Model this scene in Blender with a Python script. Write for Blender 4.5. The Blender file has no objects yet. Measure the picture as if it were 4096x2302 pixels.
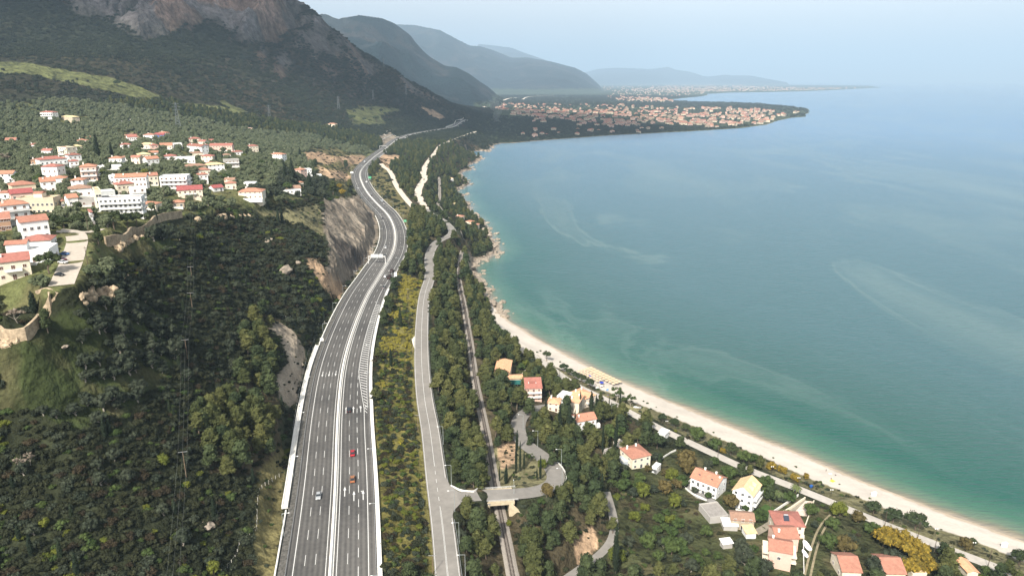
import bpy, math, random
import numpy as np
from mathutils import Vector, Matrix
random.seed(7)
RNG = np.random.default_rng(11)
S = bpy.context.scene
COL = S.collection
pi = math.pi

# ------------------------------------------------------------------ camera
FP, CX, CY, CAMZ = 2820.0, 2048.0, 1151.0, 200.0      # focal length and centre in photo pixels, camera height
PITCH = math.atan((CY - 319.0) / FP)
cam = bpy.data.objects.new('camera', bpy.data.cameras.new('camera'))
COL.objects.link(cam)
cam.location = (0, 0, CAMZ)
cam.rotation_euler = (pi / 2 - PITCH, 0, 0)
cam.data.sensor_width = 36.0
cam.data.lens = 36.0 * FP / 4096.0
cam.data.clip_start = 1.0
cam.data.clip_end = 250000.0
S.camera = cam

# ------------------------------------------------------------------ world, sun, exposure
SUN_EL, SUN_AZ = math.radians(44), math.radians(-158)   # azimuth clockwise from +Y (view direction)
w = bpy.data.worlds.new('World'); S.world = w; w.use_nodes = True
nt = w.node_tree; bg = nt.nodes['Background']
sky = nt.nodes.new('ShaderNodeTexSky'); sky.sky_type = 'NISHITA'; sky.sun_disc = False
sky.sun_elevation = SUN_EL; sky.sun_rotation = SUN_AZ
sky.air_density = 1.0; sky.dust_density = 2.5; sky.ozone_density = 1.0; sky.altitude = 100
hs_ = nt.nodes.new('ShaderNodeHueSaturation'); hs_.inputs['Saturation'].default_value = .06; hs_.inputs['Value'].default_value = 1.42      # thin high overcast
nt.links.new(sky.outputs[0], hs_.inputs['Color']); nt.links.new(hs_.outputs[0], bg.inputs[0]); bg.inputs[1].default_value = 0.092
sl = bpy.data.lights.new('sun', 'SUN'); sl.energy = 4.9; sl.angle = math.radians(4); sl.color = (1.0, .93, .83)
so = bpy.data.objects.new('sun', sl); COL.objects.link(so)
sd_ = Vector((math.sin(SUN_AZ) * math.cos(SUN_EL), math.cos(SUN_AZ) * math.cos(SUN_EL), math.sin(SUN_EL)))
so.rotation_euler = sd_.to_track_quat('Z', 'Y').to_euler(); so.location = (0, 0, 500)
S.view_settings.view_transform = 'Standard'; S.view_settings.look = 'None'
S.view_settings.exposure = 0.72; S.view_settings.gamma = 1.0
S.render.engine = 'CYCLES'
S.cycles.max_bounces = 5; S.cycles.diffuse_bounces = 2; S.cycles.glossy_bounces = 2
S.cycles.transmission_bounces = 2; S.cycles.volume_bounces = 0; S.cycles.use_denoising = True
S.cycles.caustics_reflective = False; S.cycles.caustics_refractive = False

# ------------------------------------------------------------------ projection helpers
cP, sP = math.cos(PITCH), math.sin(PITCH)
def ray(x, y):
    u = (np.asarray(x, float) - CX) / FP; v = (CY - np.asarray(y, float)) / FP
    return u, cP + v * sP, -sP + v * cP
def azel(x, y):
    a, b, c = ray(x, y)
    return np.arctan2(a, b), np.arctan2(c, np.hypot(a, b))
def onz(x, y, z):
    a, b, c = ray(x, y); t = (z - CAMZ) / c
    return np.stack([a * t, b * t, np.zeros_like(t) + z], -1)
def project(X, Y, Z):
    dz = Z - CAMZ; dep = Y * cP - dz * sP; up = Y * sP + dz * cP
    dep = np.where(dep < 1, 1e-3, dep)
    return CX + FP * X / dep, CY - FP * up / dep, dep
# crops of the photo used when reading coordinates
def crop(ox, oy, s): return lambda x, y: (ox + x / s, oy + y / s)
KU = crop(0, 0, 2.514); KU2 = crop(1024, 0, 2.514); KU3 = crop(2048, 0, 2.514)
KV = crop(0, 576, 2.514); KW = crop(1024, 576, 2.514)
KG = crop(0, 1152, 2.514); KY = crop(1024, 1152, 2.514); KX = crop(1024, 1728, 2.5156); KL = crop(0, 1728, 2.5156)
K3 = crop(1900, 1352, 4.283); K4 = crop(1900, 1650, 4.258); K5 = crop(1900, 1960, 4.233)
K6 = crop(2450, 1650, 4.258); K7 = crop(2700, 1800, 2.884); K8 = crop(3300, 1850, 3.204)
KB = crop(1500, 1050, 4.258); KU4 = crop(2200, 1420, 6.44); KP = crop(0, 560, 5.027)
def catmull(P, step):
    P = np.asarray(P, float)
    if len(P) < 3:
        n = max(2, int(np.linalg.norm(P[-1] - P[0]) / step)); t = np.linspace(0, 1, n)[:, None]
        return P[0] * (1 - t) + P[-1] * t
    Q = np.vstack([2 * P[0] - P[1], P, 2 * P[-1] - P[-2]]); out = []
    for i in range(1, len(Q) - 2):
        n = max(2, int(np.linalg.norm(Q[i + 1] - Q[i]) / step))
        t = np.arange(n)[:, None] / n
        a, b, c, d = Q[i - 1], Q[i], Q[i + 1], Q[i + 2]
        out.append(.5 * (2 * b + (c - a) * t + (2 * a - 5 * b + 4 * c - d) * t ** 2 + (3 * b - a - 3 * c + d) * t ** 3))
    return np.vstack(out + [P[-1:]])
def resample(P, step):
    P = np.asarray(P, float); s = np.r_[0, np.cumsum(np.linalg.norm(np.diff(P, axis=0), axis=1))]
    n = max(2, int(s[-1] / step)); q = np.linspace(0, s[-1], n)
    return np.stack([np.interp(q, s, P[:, k]) for k in range(P.shape[1])], 1)
def smooth(P, it):
    P = P.copy()
    for _ in range(it):
        P[1:-1] = .25 * P[:-2] + .5 * P[1:-1] + .25 * P[2:]
    return P
def worldline(pts, step=4.0, sm=12, ext0=0):
    """pts: (x, y, z) with x, y in photo pixels -> smooth world polyline."""
    p = catmull(np.array(pts, float), 6.0)
    W = resample(onz(p[:, 0], p[:, 1], p[:, 2]), step)
    W = smooth(W, sm)
    if ext0:
        d = W[0] - W[min(8, len(W) - 1)]; d /= np.linalg.norm(d)
        e = W[0] + d * np.arange(int(ext0 / step), 0, -1)[:, None] * step
        W = np.vstack([e, W])
    return W

# ------------------------------------------------------------------ traced lines (photo pixels + height)
HW = [(1324,2300,37),(1342,2006,37),(1348,1867,37),(1350,1728,37),(1362,1550,37.5),(1374,1458,38),(1396,1375,38),(1422,1295,38.5),(1456,1212,39),
 (1485,1152,39),(1509,1121,39.5),(1537,1069,40),(1569,1018,40),(1583,958,40.5),(1575,902,41),(1549,854,41),(1517,823,41.5),(1477,779,42),(1454,743,42),(1440,703,42.5),(1448,675,43),(1469,652,43),(1501,624,43.5),
 (1541,596,44),(1573,569,44),(1601,553,44.5),(1641,539,45),(1680,531,45),(1740,521,45),(1800,511,45),(1824,503,45),(1843,489,45),(1863,479,45)]
LR = [(1791,2300,31),(1769,2086,31),(1751,1966,31),(1736,1847,31),(1722,1728,31),(1714,1681,31),(1700,1609,31),(1690,1510,31.5),(1686,1430,32),(1686,1331,32),(1690,1251,32.5),(1696,1192,33),
 (1706,1150,33),(1718,1115,33),(1720,1085,33),(1716,1041,33),(1722,1006,33),(1740,974,32.5),(1764,958,32),(1792,946,31.5),(1810,932,31),(1808,918,31),(1800,908,31),(1770,880,33),(1716,850,36),(1700,835,36),(1676,791,37),(1672,763,37),(1684,735,37.5),
 (1700,711,38),(1692,691,38),(1704,660,39),(1724,632,40),(1740,612,41),(1760,584,42),(1790,568,42),(1804,562,42),(1839,549,42),(1871,537,42),(1907,525,40)]
WR = [(1524,655,43),(1535,668,43),(1553,679,42.5),(1569,703,42),(1581,735,41),(1601,767,40),(1629,803,39),(1656,831,38)]
SPUR = [(1790,1996,31.05),(1850,1984,30.6),(1900,1979,29.4),(1955,1977,28.3),(1994,1976,28.1),(2060,1974,28),(2100,1971,27.5),(2147,1965,26.5),(2200,1948,25),(2229,1920,24),(2224,1890,23.5),(2201,1857,22.5),(2170,1824,21),(2135,1800,19.5),(2100,1774,18.5),(2076,1744,17.5),(2070,1709,16.5),(2076,1678,15.5),(2095,1652,14),(2140,1632,12),(2200,1625,9),(2260,1612,6),(2310,1590,4)]
RAIL = [(2051,2300,21),(2042,2243,21),(2032,2196,21),(2023,2149,21),(2013,2102,21),(2005,2064,21),(1998,2033,21),(1983,1955,20.5),(1975,1908,20.5),(1965,1850,20),(1955,1791,20),(1945,1732,19.5),(1928,1650,19),(1919,1609,19),(1899,1510,18.5),(1885,1391,18),(1871,1311,17.5),(1859,1232,17),(1847,1176,16.5),(1837,1125,16),
 (1837,1073,16),(1847,1006,16),(1851,966,16),(1843,934,16),(1820,902,17),(1792,870,18),(1768,843,19),(1752,815,20),(1758,791,20),(1758,743,21),(1756,707,22)]
BR = [(2000,1352,4),(2052,1371,3.6),(2122,1415,3.4),(2180,1452,3.2),(2239,1497,3.2),(2285,1529,3.2),(2344,1562,3.2),(2402,1585,3.2),(2449,1609,3.2),(2498,1637,3.2),(2560,1670,3.2),(2614,1699,3.2),(2673,1730,3.2),(2732,1756,3.2),(2790,1784,3.2),(2849,1810,3.2),(2908,1840,3.2),(2978,1875,3.2),(3012,1885,3.2),(3081,1911,3.2),
 (3185,1949,3.2),(3289,1994,3.2),(3376,2027,3.2),(3518,2090,3.2),(3643,2138,3.2),(3768,2185,3.2),(3893,2232,3.2),(4018,2281,3.2),(4080,2303,3.2),(4200,2350,3.2)]
LANE = [(2276,2304,9),(2340,2260,9),(2395,2222,9),(2440,2180,9.5),(2458,2140,10),(2462,2100,10),(2452,2060,10),(2440,2010,10.5),(2425,1965,11)]
LANE2 = [(3330,2060,4),(3290,2100,5),(3265,2160,5.5),(3248,2220,6),(3230,2302,6)]
LANE3 = [(3220,1998,4),(3160,2040,4.5),(3105,2080,5),(3050,2115,6),(3020,2130,6)]
VR = [(245,1140,122),(262,1100,123),(285,1050,124),(300,1000,125),(310,955,126),(290,925,127),(240,922,128)]
VR2 = [(225,925,128),(300,926,127),(365,930,126),(400,915,126)]
NEARV = [(440,905,125),(520,890,124),(600,880,122)]
COAST = [(4093,2162),(3924,2100),(3768,2047),(3612,1984),(3456,1925),(3300,1859),(3168,1800),(3046,1756),(2967,1723),(2873,1685),(2790,1650),(2700,1612),(2600,1572),(2498,1529),(2414,1494),(2344,1459),(2274,1422),(2203,1382),(2145,1352),
 (2090,1315),(2042,1287),(1999,1247),(1965,1215),(1951,1196),(1937,1170),(1950,1160),(1935,1152),(1922,1133),(1899,1093),(1895,1061),(1912,1042),(1939,1037),(1965,1022),(1987,1010),(1988,992),(1979,974),(1966,955),(1955,934),(1950,915),(1935,894),(1915,870),(1895,858),(1887,862),(1875,848),(1883,831),(1871,811),(1858,800),(1848,791),(1863,779),(1838,776),(1820,771),(1828,760),(1847,755),(1862,746),(1879,739),(1870,730),(1859,723),(1850,708),(1843,695),(1858,684),(1887,679),(1884,670),(1871,663),(1890,656),(1915,644),(1931,632),(1915,628),(1899,624),(1880,616),(1871,612),(1895,606),(1919,604),(1940,604),(1955,608),(1960,597),(1979,580),
 (2010,573),(2048,573),(2128,565),(2287,553),(2446,541),(2645,531),(2804,523),(2963,513),(3066,499),(3112,483),(3171,471),(3227,467),(3222,458),(3243,449),(3231,434),(3152,424),(3072,416),(2923,410),(2804,409),(2680,402),(2724,394),(2824,384),(2836,376),(2923,371),(3070,369),(3211,366),(3350,360),(3533,351),(3490,343),(3300,340),(3000,338),(2700,337)]
c = np.array(COAST, float)
C = onz(c[:, 0], c[:, 1], 0.0)[:, :2]
d0 = C[0] - C[4]; d0 /= np.linalg.norm(d0)
LANDPOLY = np.vstack([[C[0] + d0 * 1500 + np.array([0, -900])], [C[0] + d0 * 500 + np.array([0, -200])], [C[0] + d0 * 200], C, [[0, 70000]], [[-90000, 70000]], [[-90000, -5000]], [[600, -5000]]])

# ------------------------------------------------------------------ log-polar height grid
DU = 0.0042
T0, T1 = math.radians(-57), math.radians(57)
U0, U1 = math.log(115.0), math.log(72000.0)
TH = np.arange(T0, T1, DU); UU = np.arange(U0, U1, DU)
NT, NR = len(TH), len(UU)
RR = np.exp(UU)
GX = RR[:, None] * np.sin(TH)[None]; GY = RR[:, None] * np.cos(TH)[None]
def seg_dist(X, Y, P, closed=False, block=None):
    """distance of points to polyline P (n,2)."""
    X = X.astype(np.float32); Y = Y.astype(np.float32); out = np.full(X.shape, 1e12, np.float32)
    Q = np.vstack([P, P[:1]]) if closed else P
    for a, b in zip(Q[:-1], Q[1:]):
        dx, dy = np.float32(b[0] - a[0]), np.float32(b[1] - a[1]); L = dx * dx + dy * dy + 1e-9
        t = np.clip(((X - a[0]) * dx + (Y - a[1]) * dy) / L, 0, 1)
        e = (X - a[0] - t * dx) ** 2 + (Y - a[1] - t * dy) ** 2
        np.minimum(out, e, out=out)
    return np.sqrt(out)
def inside(X, Y, P):
    r = np.zeros(X.shape, bool); n = len(P)
    for i in range(n):
        x0, y0 = P[i]; x1, y1 = P[(i + 1) % n]
        if y0 == y1: continue
        m = ((Y >= min(y0, y1)) & (Y < max(y0, y1)))
        r ^= m & (X < (x1 - x0) * (Y - y0) / (y1 - y0) + x0)
    return r
INL = inside(GX, GY, LANDPOLY)
SD = seg_dist(GX, GY, LANDPOLY)
SD = np.where(INL, SD, -SD)
# value noise / fBm
def vnoise(X, Y, seed):
    xi = np.floor(X).astype(np.int64); yi = np.floor(Y).astype(np.int64); fx = X - xi; fy = Y - yi
    def h(a, b):
        n = (a * 374761393 + b * 668265263 + seed * 1442695041) & 0xffffffff
        n = ((n ^ (n >> 13)) * 1274126177) & 0xffffffff
        return ((n ^ (n >> 16)) & 0xffff) / 65535.0
    u = fx * fx * fx * (fx * (fx * 6 - 15) + 10); v = fy * fy * fy * (fy * (fy * 6 - 15) + 10)
    return ((h(xi, yi) * (1 - u) + h(xi + 1, yi) * u) * (1 - v) + (h(xi, yi + 1) * (1 - u) + h(xi + 1, yi + 1) * u) * v) * 2 - 1
def fbm(X, Y, sc, o=4, seed=0, ridge=False, gain=.5):
    r = 0; a = 1; tot = 0
    for k in range(o):
        n = vnoise(X / sc, Y / sc, seed + k * 17)
        if ridge: n = 1 - 2 * np.abs(n)
        r = r + a * n; tot += a; a *= gain; sc *= .5
        X, Y = X * .8 - Y * .6, X * .6 + Y * .8
    return r / tot

hwW = worldline(HW, 4, 40, 160); lrW = worldline(LR, 4, 10, 160); wrW = worldline(WR, 4, 8)
spW = worldline(SPUR, 3, 6); raW = worldline(RAIL, 4, 25, 120); brW = worldline(BR, 4, 12); laW = worldline(LANE, 3, 8, 60)
l2W = worldline(LANE2, 3, 8); l3W = worldline(LANE3, 3, 5); vrW = worldline(VR, 3, 5); vr2W = worldline(VR2, 3, 3)
def hw_s(W=None):
    return np.r_[0, np.cumsum(np.linalg.norm(np.diff(hwW, axis=0), axis=1))]
HS = hw_s()
def hw_at(px, py, z=38):
    p = onz(px, py, z)[:2]
    return HS[np.argmin(np.hypot(hwW[:, 0] - p[0], hwW[:, 1] - p[1]))]
S1640, S1490, S1226, SG = hw_at(1368, 1640), hw_at(1380, 1490), hw_at(1470, 1226), hw_at(1520, 1090)
# offsets (m) of the road's edges along the highway
def off_right(s): return np.interp(s, [0, S1640, S1490, S1226, SG, SG + 200], [15.6, 15.6, 15.2, 13.6, 12.6, 12.2])
def off_left(s): return np.interp(s, [0, S1226, SG, SG + 120, SG + 260], [15.6, 15.6, 15.0, 13.6, 12.6])
def solid_right(s): return np.interp(s, [0, S1640, S1490, 1e5], [12.7, 12.7, 9.2, 9.2])
def solid_left(s): return np.interp(s, [0, SG, SG + 140, 1e5], [13.0, 13.0, 9.3, 9.3])
def offset_line(W, off):
    d = np.gradient(W, axis=0); n = np.stack([d[:, 1], -d[:, 0]], 1); n /= np.linalg.norm(n, axis=1)[:, None]
    o = W.copy(); o[:, :2] += n * np.asarray(off).reshape(-1, 1); return o

# ------------------------------------------------------------------ height constraints
CPT = []
def cz(l):
    for x, y, z in l: p = onz(x, y, z); CPT.append(tuple(p))
def cr(l):
    for x, y, r in l:
        a, e = azel(x, y); CPT.append((r * math.sin(a), r * math.cos(a), CAMZ + r * math.tan(e)))
for Wl, dz in ((lrW, 0), (wrW, 0), (spW, 0), (raW, -.3), (brW, 0), (laW, 0), (l2W, 0), (l3W, 0), (vrW, 0), (vr2W, 0)):
    CPT += [tuple(p + [0, 0, dz]) for p in Wl]
CPT += [tuple(p) for p in offset_line(hwW, -off_left(HS))] + [tuple(p) for p in offset_line(hwW, off_right(HS))] + [tuple(p) for p in hwW]
# plateau with the village, the wall along its rim, the slope below
cz([(0,1150,128),(100,1060,129),(0,1000,130),(60,900,130),(200,880,129),(350,860,128),(0,800,130),(150,780,129),(300,800,127),(500,860,124),(600,820,124),(120,690,129),(300,700,127),(500,740,124),(700,770,122),(850,790,119),(0,640,129),(200,620,128),(400,620,127),(600,680,124),(800,680,121),(1000,740,116),(1100,760,108),
    (200,560,127),(400,560,126),(600,600,124),(800,600,122),(1000,640,118),(1150,700,106),(1200,640,106),(1300,640,92),(1000,580,117),(700,560,123),(0,580,130),(300,510,128),(100,500,132),(600,520,124),(900,540,118),(1250,590,95),(1350,600,80),(1400,650,66),(1300,720,88),(1250,770,92),(1400,740,62)])
cz([(5,1338,114),(100,1316,115),(150,1280,116),(195,1225,118),(240,1190,119),(320,1180,119),(370,1150,119),(455,1110,119),(440,1030,120),(425,975,122),(500,945,122),(580,915,122),(640,895,121),(730,868,120)])
cz([(5,1365,105),(110,1360,105),(170,1330,107),(215,1260,110),(330,1225,112),(400,1205,111),(480,1120,113),(470,1020,114),(500,985,116),(600,950,115),(700,905,115),(760,880,113),(820,860,110),(900,850,107)])
cz([(0,1500,95),(200,1450,94),(400,1400,93),(550,1300,93),(600,1200,94),(560,1100,100),(600,1000,104),(750,950,102),(900,920,96),(1050,880,90),(0,1700,84),(300,1650,82),(600,1550,78),(750,1400,76),(800,1250,79),(850,1100,80),(1000,1000,77),(1150,920,77),(0,1900,74),(300,1900,72),(600,1850,66),(800,1700,61),(950,1500,60),(1000,1300,62),(1050,1150,65),
    (0,2100,66),(300,2150,62),(600,2100,57),(750,1920,58),(900,1950,49),(1050,1750,46),(1100,1600,47),(0,2300,60),(400,2300,55),(700,2300,48),(950,2250,38),(1060,2100,37),(1100,1950,37),(1150,1700,38),(1170,1550,41),(1200,1450,42),(1180,1350,50),(1250,1280,42),(1120,1280,55)])
cz([(1295,815,84),(1318,799,84),(1350,795,83),(1382,789,80),(1410,783,75),(1434,781,66),(1450,795,54),(1298,894,80),(1318,974,72),(1340,1015,64),(1362,1053,57),(1390,1085,50),(1418,1109,42),(1200,850,85),(1230,950,80),(1220,1050,70),(1300,1100,58),(1340,1160,44),(1290,1200,44),(1280,1000,76)])
# strip between highway and old road, foreshore
cz([(1560,1250,35),(1600,1500,33),(1580,1800,32),(1570,2200,32),(1650,1100,35),(1640,980,36),(1650,900,37),(1620,850,38),(1600,760,40),(1560,700,42),(1640,700,40),(1620,620,42),(1750,750,30),(1780,680,29),(1800,600,34),(1850,570,25),(1700,560,43),
    (1800,1200,25),(1780,1500,25),(1820,1800,25),(1850,2100,25),(1900,2250,24),(1880,1100,12),(1900,1250,9),(1960,1350,8),(1980,1480,9),(2020,1600,12),(2040,1750,17),(2030,1900,20),(2100,1850,20),(1900,900,14),(1900,960,10),(1860,870,14),(1830,820,12),(1800,750,14),(1820,700,12),(1840,640,14)])
cz([(2100,2050,22),(2200,2060,20),(2150,2200,20),(2250,2150,18),(2330,2100,14),(2370,2180,10),(2300,2000,19),(2350,1930,17),(2300,1850,14),(2200,1760,13),(2150,1700,13),(2130,1600,8),(2050,1500,6),(2100,1460,4.5),(2300,1660,5),(2350,1750,6),(2450,1750,5),(2400,1850,9),(2500,1900,6),(2550,1860,6),(2700,1900,5),(2600,2000,6),(2550,2150,7),(2800,2000,5.5),(2700,2150,7),(2900,2100,6),
    (3100,2200,6),(2800,2300,8),(3000,2300,8),(3400,2150,5),(3500,2250,6),(3700,2290,5),(3800,2302,4.5),(2500,2300,9)])
# hillside above the village, meadows, cliffs, ridge
cr([(0,440,1330),(200,450,1330),(400,455,1360),(700,460,1480),(1000,480,1650),(1250,500,1900),(1450,520,2050),(0,330,1600),(300,360,1620),(600,385,1650),(900,430,1750),(1200,430,2050),(1450,450,2250),(1600,440,2450),(1700,490,2550),(1750,470,2700),
    (0,250,1780),(300,290,1800),(600,350,1800),(0,80,2250),(250,110,2250),(500,150,2200),(800,180,2250),(1100,200,2350),(1300,240,2550),(1500,330,2700),(1680,400,2800),
    (0,-100,2500),(300,-60,2420),(600,-60,2450),(900,-50,2500),(1100,-20,2600),(1190,-5,2700),(1213,30,2710),(1240,50,2720),(1290,80,2740),(1340,130,2760),(1400,185,2780),(1500,240,2800),(1560,262,2820),(1620,288,2850),(1700,350,2900),(1760,385,2940),(1800,402,2980),(1840,432,3020),
    (0,-330,2900),(400,-330,2850),(800,-300,2900),(1050,-160,2900),(600,60,2330),(850,90,2380),(1000,110,2440),(1150,130,2520)])
for a in np.radians(np.arange(-60, -7, 3)):
    for r, z in ((3900, 120), (4600, 40)):
        CPT.append((r * math.sin(a), r * math.cos(a), z))
for a in np.radians(np.arange(-60, 8, 2.5)):
    for r in (5200, 6500, 9000, 13000, 19000, 30000, 45000, 66000):
        CPT.append((r * math.sin(a), r * math.cos(a), 6 + (r / 6000.)))
cz([(1930,560,8),(1925,540,12),(1960,500,8),(2100,540,5),(2300,520,5),(2600,500,5),(2900,480,4),(3100,450,4),(2000,460,6),(2300,440,6),(2700,430,5),(2000,415,7)])
CPT = np.array(CPT)
# ------------------------------------------------------------------ harmonic interpolation, coarse to fine
def solve():
    th = np.arctan2(CPT[:, 0], CPT[:, 1]); u = np.log(np.hypot(CPT[:, 0], CPT[:, 1]))
    prev = None
    for lev in (32, 16, 8, 4, 2):
        d = DU * lev; nt_ = int((T1 - T0) / d) + 1; nr_ = int((U1 - U0) / d) + 1
        i = np.clip(np.round((u - U0) / d).astype(int), 0, nr_ - 1); j = np.round((th - T0) / d).astype(int)
        ok = (j >= 0) & (j < nt_)
        sm = np.zeros((nr_, nt_)); ct = np.zeros((nr_, nt_))
        np.add.at(sm, (i[ok], j[ok]), CPT[ok, 2]); np.add.at(ct, (i[ok], j[ok]), 1)
        ii = np.clip(np.arange(nr_) * lev, 0, NR - 1); jj = np.clip(np.arange(nt_) * lev, 0, NT - 1)
        sd = SD[np.ix_(ii, jj)]; cell = np.exp(U0 + np.arange(nr_) * d)[:, None] * d
        sea = sd < 0; near = (sd >= 0) & (sd < np.maximum(14, cell * .8))
        fix = (ct > 0) | sea | near
        val = np.where(ct > 0, sm / np.maximum(ct, 1), 0)
        val = np.where(near & (ct == 0), np.minimum(sd * .1, 2.0), val)
        val = np.where(sea, np.maximum(sd * .12, -12), val)
        if prev is None: z = np.where(fix, val, 30.0)
        else:
            pi_ = np.linspace(0, prev.shape[0] - 1, nr_); pj = np.linspace(0, prev.shape[1] - 1, nt_)
            a = np.minimum(pi_.astype(int), prev.shape[0] - 2); b = np.minimum(pj.astype(int), prev.shape[1] - 2); fa = (pi_ - a)[:, None]; fb = (pj - b)[None]
            z = (prev[np.ix_(a, b)] * (1 - fa) + prev[np.ix_(a + 1, b)] * fa) * (1 - fb) + (prev[np.ix_(a, b + 1)] * (1 - fa) + prev[np.ix_(a + 1, b + 1)] * fa) * fb
            z = np.where(fix, val, z)
        for _ in range({32: 600, 16: 300, 8: 160, 4: 80, 2: 40}[lev]):
            p = np.pad(z, 1, mode='edge')
            q = .25 * (p[:-2, 1:-1] + p[2:, 1:-1] + p[1:-1, :-2] + p[1:-1, 2:])
            z = np.where(fix, val, q)
        if lev <= 4:       # soften the spikes of single points
            for _ in range(2):
                p = np.pad(z, 1, mode='edge'); z = np.where(sea, z, .5 * z + .125 * (p[:-2, 1:-1] + p[2:, 1:-1] + p[1:-1, :-2] + p[1:-1, 2:]))
        prev = z
    pi_ = np.clip(np.arange(NR) / 2, 0, prev.shape[0] - 1.001); pj = np.clip(np.arange(NT) / 2, 0, prev.shape[1] - 1.001)
    a = pi_.astype(int); b = pj.astype(int); fa = (pi_ - a)[:, None]; fb = (pj - b)[None]
    return (prev[np.ix_(a, b)] * (1 - fa) + prev[np.ix_(a + 1, b)] * fa) * (1 - fb) + (prev[np.ix_(a, b + 1)] * (1 - fa) + prev[np.ix_(a + 1, b + 1)] * fa) * fb
H = solve()
# far mountains, one ridge line each: silhouette (photo pixels), ridge distance, foot distance
TG = TH[None, :]; RG = RR[:, None]
MT = [([(1100,45),(1200,60),(1263,58),(1298,54),(1350,76),(1390,66),(1438,58),(1521,70),(1581,97),(1641,139),(1660,167),(1690,200),(1720,227),(1780,263),(1828,270),(1879,296),(1919,326),(1950,345),(1979,370),(2007,400)], 7000, 5000, 1),
      ([(1400,150),(1581,97),(1660,99),(1760,119),(1820,151),(1879,181),(1919,183),(1979,203),(2046,231),(2108,229),(2207,247),(2303,272),(2346,294),(2378,322),(2402,345)], 15500, 11500, 2),
      ([(1900,175),(1955,180),(2048,191),(2088,207),(2167,235),(2247,262),(2330,300)], 27000, 21000, 3),
      ([(2200,320),(2300,300),(2390,276),(2466,270),(2545,274),(2600,276),(2665,268),(2692,260),(2724,252),(2764,256),(2824,274),(2903,278),(3003,296),(3070,312),(3150,325)], 36000, 30000, 4),
      ([(3000,320),(3191,265),(3251,239),(3311,227),(3350,239),(3382,255),(3450,252),(3537,243),(3629,251),(3750,250),(3907,239),(3967,213),(4007,207),(4090,217),(4300,200)], 54000, 48000, 5)]
ROCK = np.zeros_like(H)
for pts, R, Fo, sd in MT:
    pts = np.array(pts, float); az, el = azel(pts[:, 0], pts[:, 1])
    Rv = R * (1 + .05 * np.sin(TH * 40 + sd))
    e = np.interp(TH, az, el, left=-1, right=-1)
    if sd == 1: e = np.where(TH < az[0], el[0], e)
    Hk = np.where(e > -.9, CAMZ + Rv * np.tan(e), -50)[None]
    Fk = (Fo * (1 + .05 * np.sin(TH * 25 + sd * 2)))[None]; Rk = Rv[None]
    p = np.clip((RG - Fk) / (Rk - Fk), 0, 1); q = np.clip(1 - (RG - Rk) / (.25 * Rk), 0, 1)
    rn = fbm(GX, GY, R * .09, 5, sd * 31, ridge=True)
    prof = np.where(RG < Rk, p ** .85, q)
    Z = Hk * prof + np.where(RG < Rk, (rn - .2) * Hk * .28 * np.clip(p * 4, 0, 1) * (1 - p) ** .6, 0)
    Z = np.where(Hk > 0, Z, -50)
    H = np.maximum(H, Z)
# relief on the near mountain: ribs, gullies and stepped cliffs
m1 = np.clip((RG - 1500) / 500, 0, 1) * np.clip((3900 - RG) / 500, 0, 1) * np.clip((H - 110) / 120, 0, 1)
rib = fbm(GX + .3 * GY, GY * .35, 150, 5, 5, ridge=True)
H = H + m1 * (rib * 26 + fbm(GX, GY, 420, 4, 9) * 22)
PXG, PYG, DEP = project(GX, GY, H)
cliffz = [(150,-200),(180,0),(260,20),(330,60),(420,90),(520,150),(560,165),(620,150),(700,130),(800,95),(880,110),(960,175),(1010,175),(1060,190),(1130,195),(1175,150),(1250,120),(1310,165),(1325,120),(1290,60),(1230,0),(1200,-200)]
dcl = seg_dist(PXG, PYG, np.array(cliffz, float), closed=True)
icl = inside(PXG, PYG, np.array(cliffz, float))
cm = np.where(icl, np.clip(dcl / 60, 0, 1), 0) * np.clip((RG - 1900) / 100, 0, 1) * (RG < 4200)
crag = fbm(GX + fbm(GX, GY, 90, 3, 22) * 30, GY * .22, 120, 6, 21, ridge=True, gain=.6)
stepz = (H + 25 * fbm(GX, GY, 200, 2, 23)) / 48.0; stepz = (np.clip((stepz - np.floor(stepz)) * 2.2 - .6, 0, 1) + np.floor(stepz) - stepz) * 48
H = H + cm * (np.sign(crag) * np.abs(crag) ** .8 * 72 + stepz * .8)
ROCK = cm
# small relief near
land = np.clip(SD / 15, 0, 1)
H = H + land * np.clip((RG - 150) / 200, 0, 1) * (fbm(GX, GY, 22, 5, 3) * 1.8 * np.clip((H - 8) / 20, 0.15, 1)) * (RG < 2600)
# rocky shore: ragged outline and outcrops
shore_px = (PYG < 1240) & (PYG > 590) & (PXG > 1780) & (PXG < 2060) & (RG < 2600)
SDr = SD + np.where(shore_px, fbm(GX, GY, 16, 4, 77) * 5.5, 0) * np.clip((12 - np.abs(SD)) / 8, 0, 1)
H = np.where(SD < 14, np.where(SDr > 0, np.where(shore_px, np.minimum(.9 * SDr, 2.6) + fbm(GX, GY, 5, 3, 78) * .8, np.minimum(SD * .1, 2)), np.maximum(np.where(shore_px, SDr * .8, SD * .12), -12)), H)
cutpoly = inside(PXG, PYG, np.array([(1290,800),(1318,790),(1382,780),(1432,770),(1455,800),(1490,850),(1508,905),(1505,960),(1480,1020),(1440,1078),(1395,1120),(1350,1180),(1310,1150),(1300,1000),(1290,900)], float)) & (RG < 1000)
H = H + cutpoly * (fbm(GX + GY * .5, GY * .5, 13, 4, 88, ridge=True) * 2.3)
OCC = np.zeros(H.shape, bool)        # ground taken by roads and buildings: no plants
CELL = RR[:, None] * DU
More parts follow.
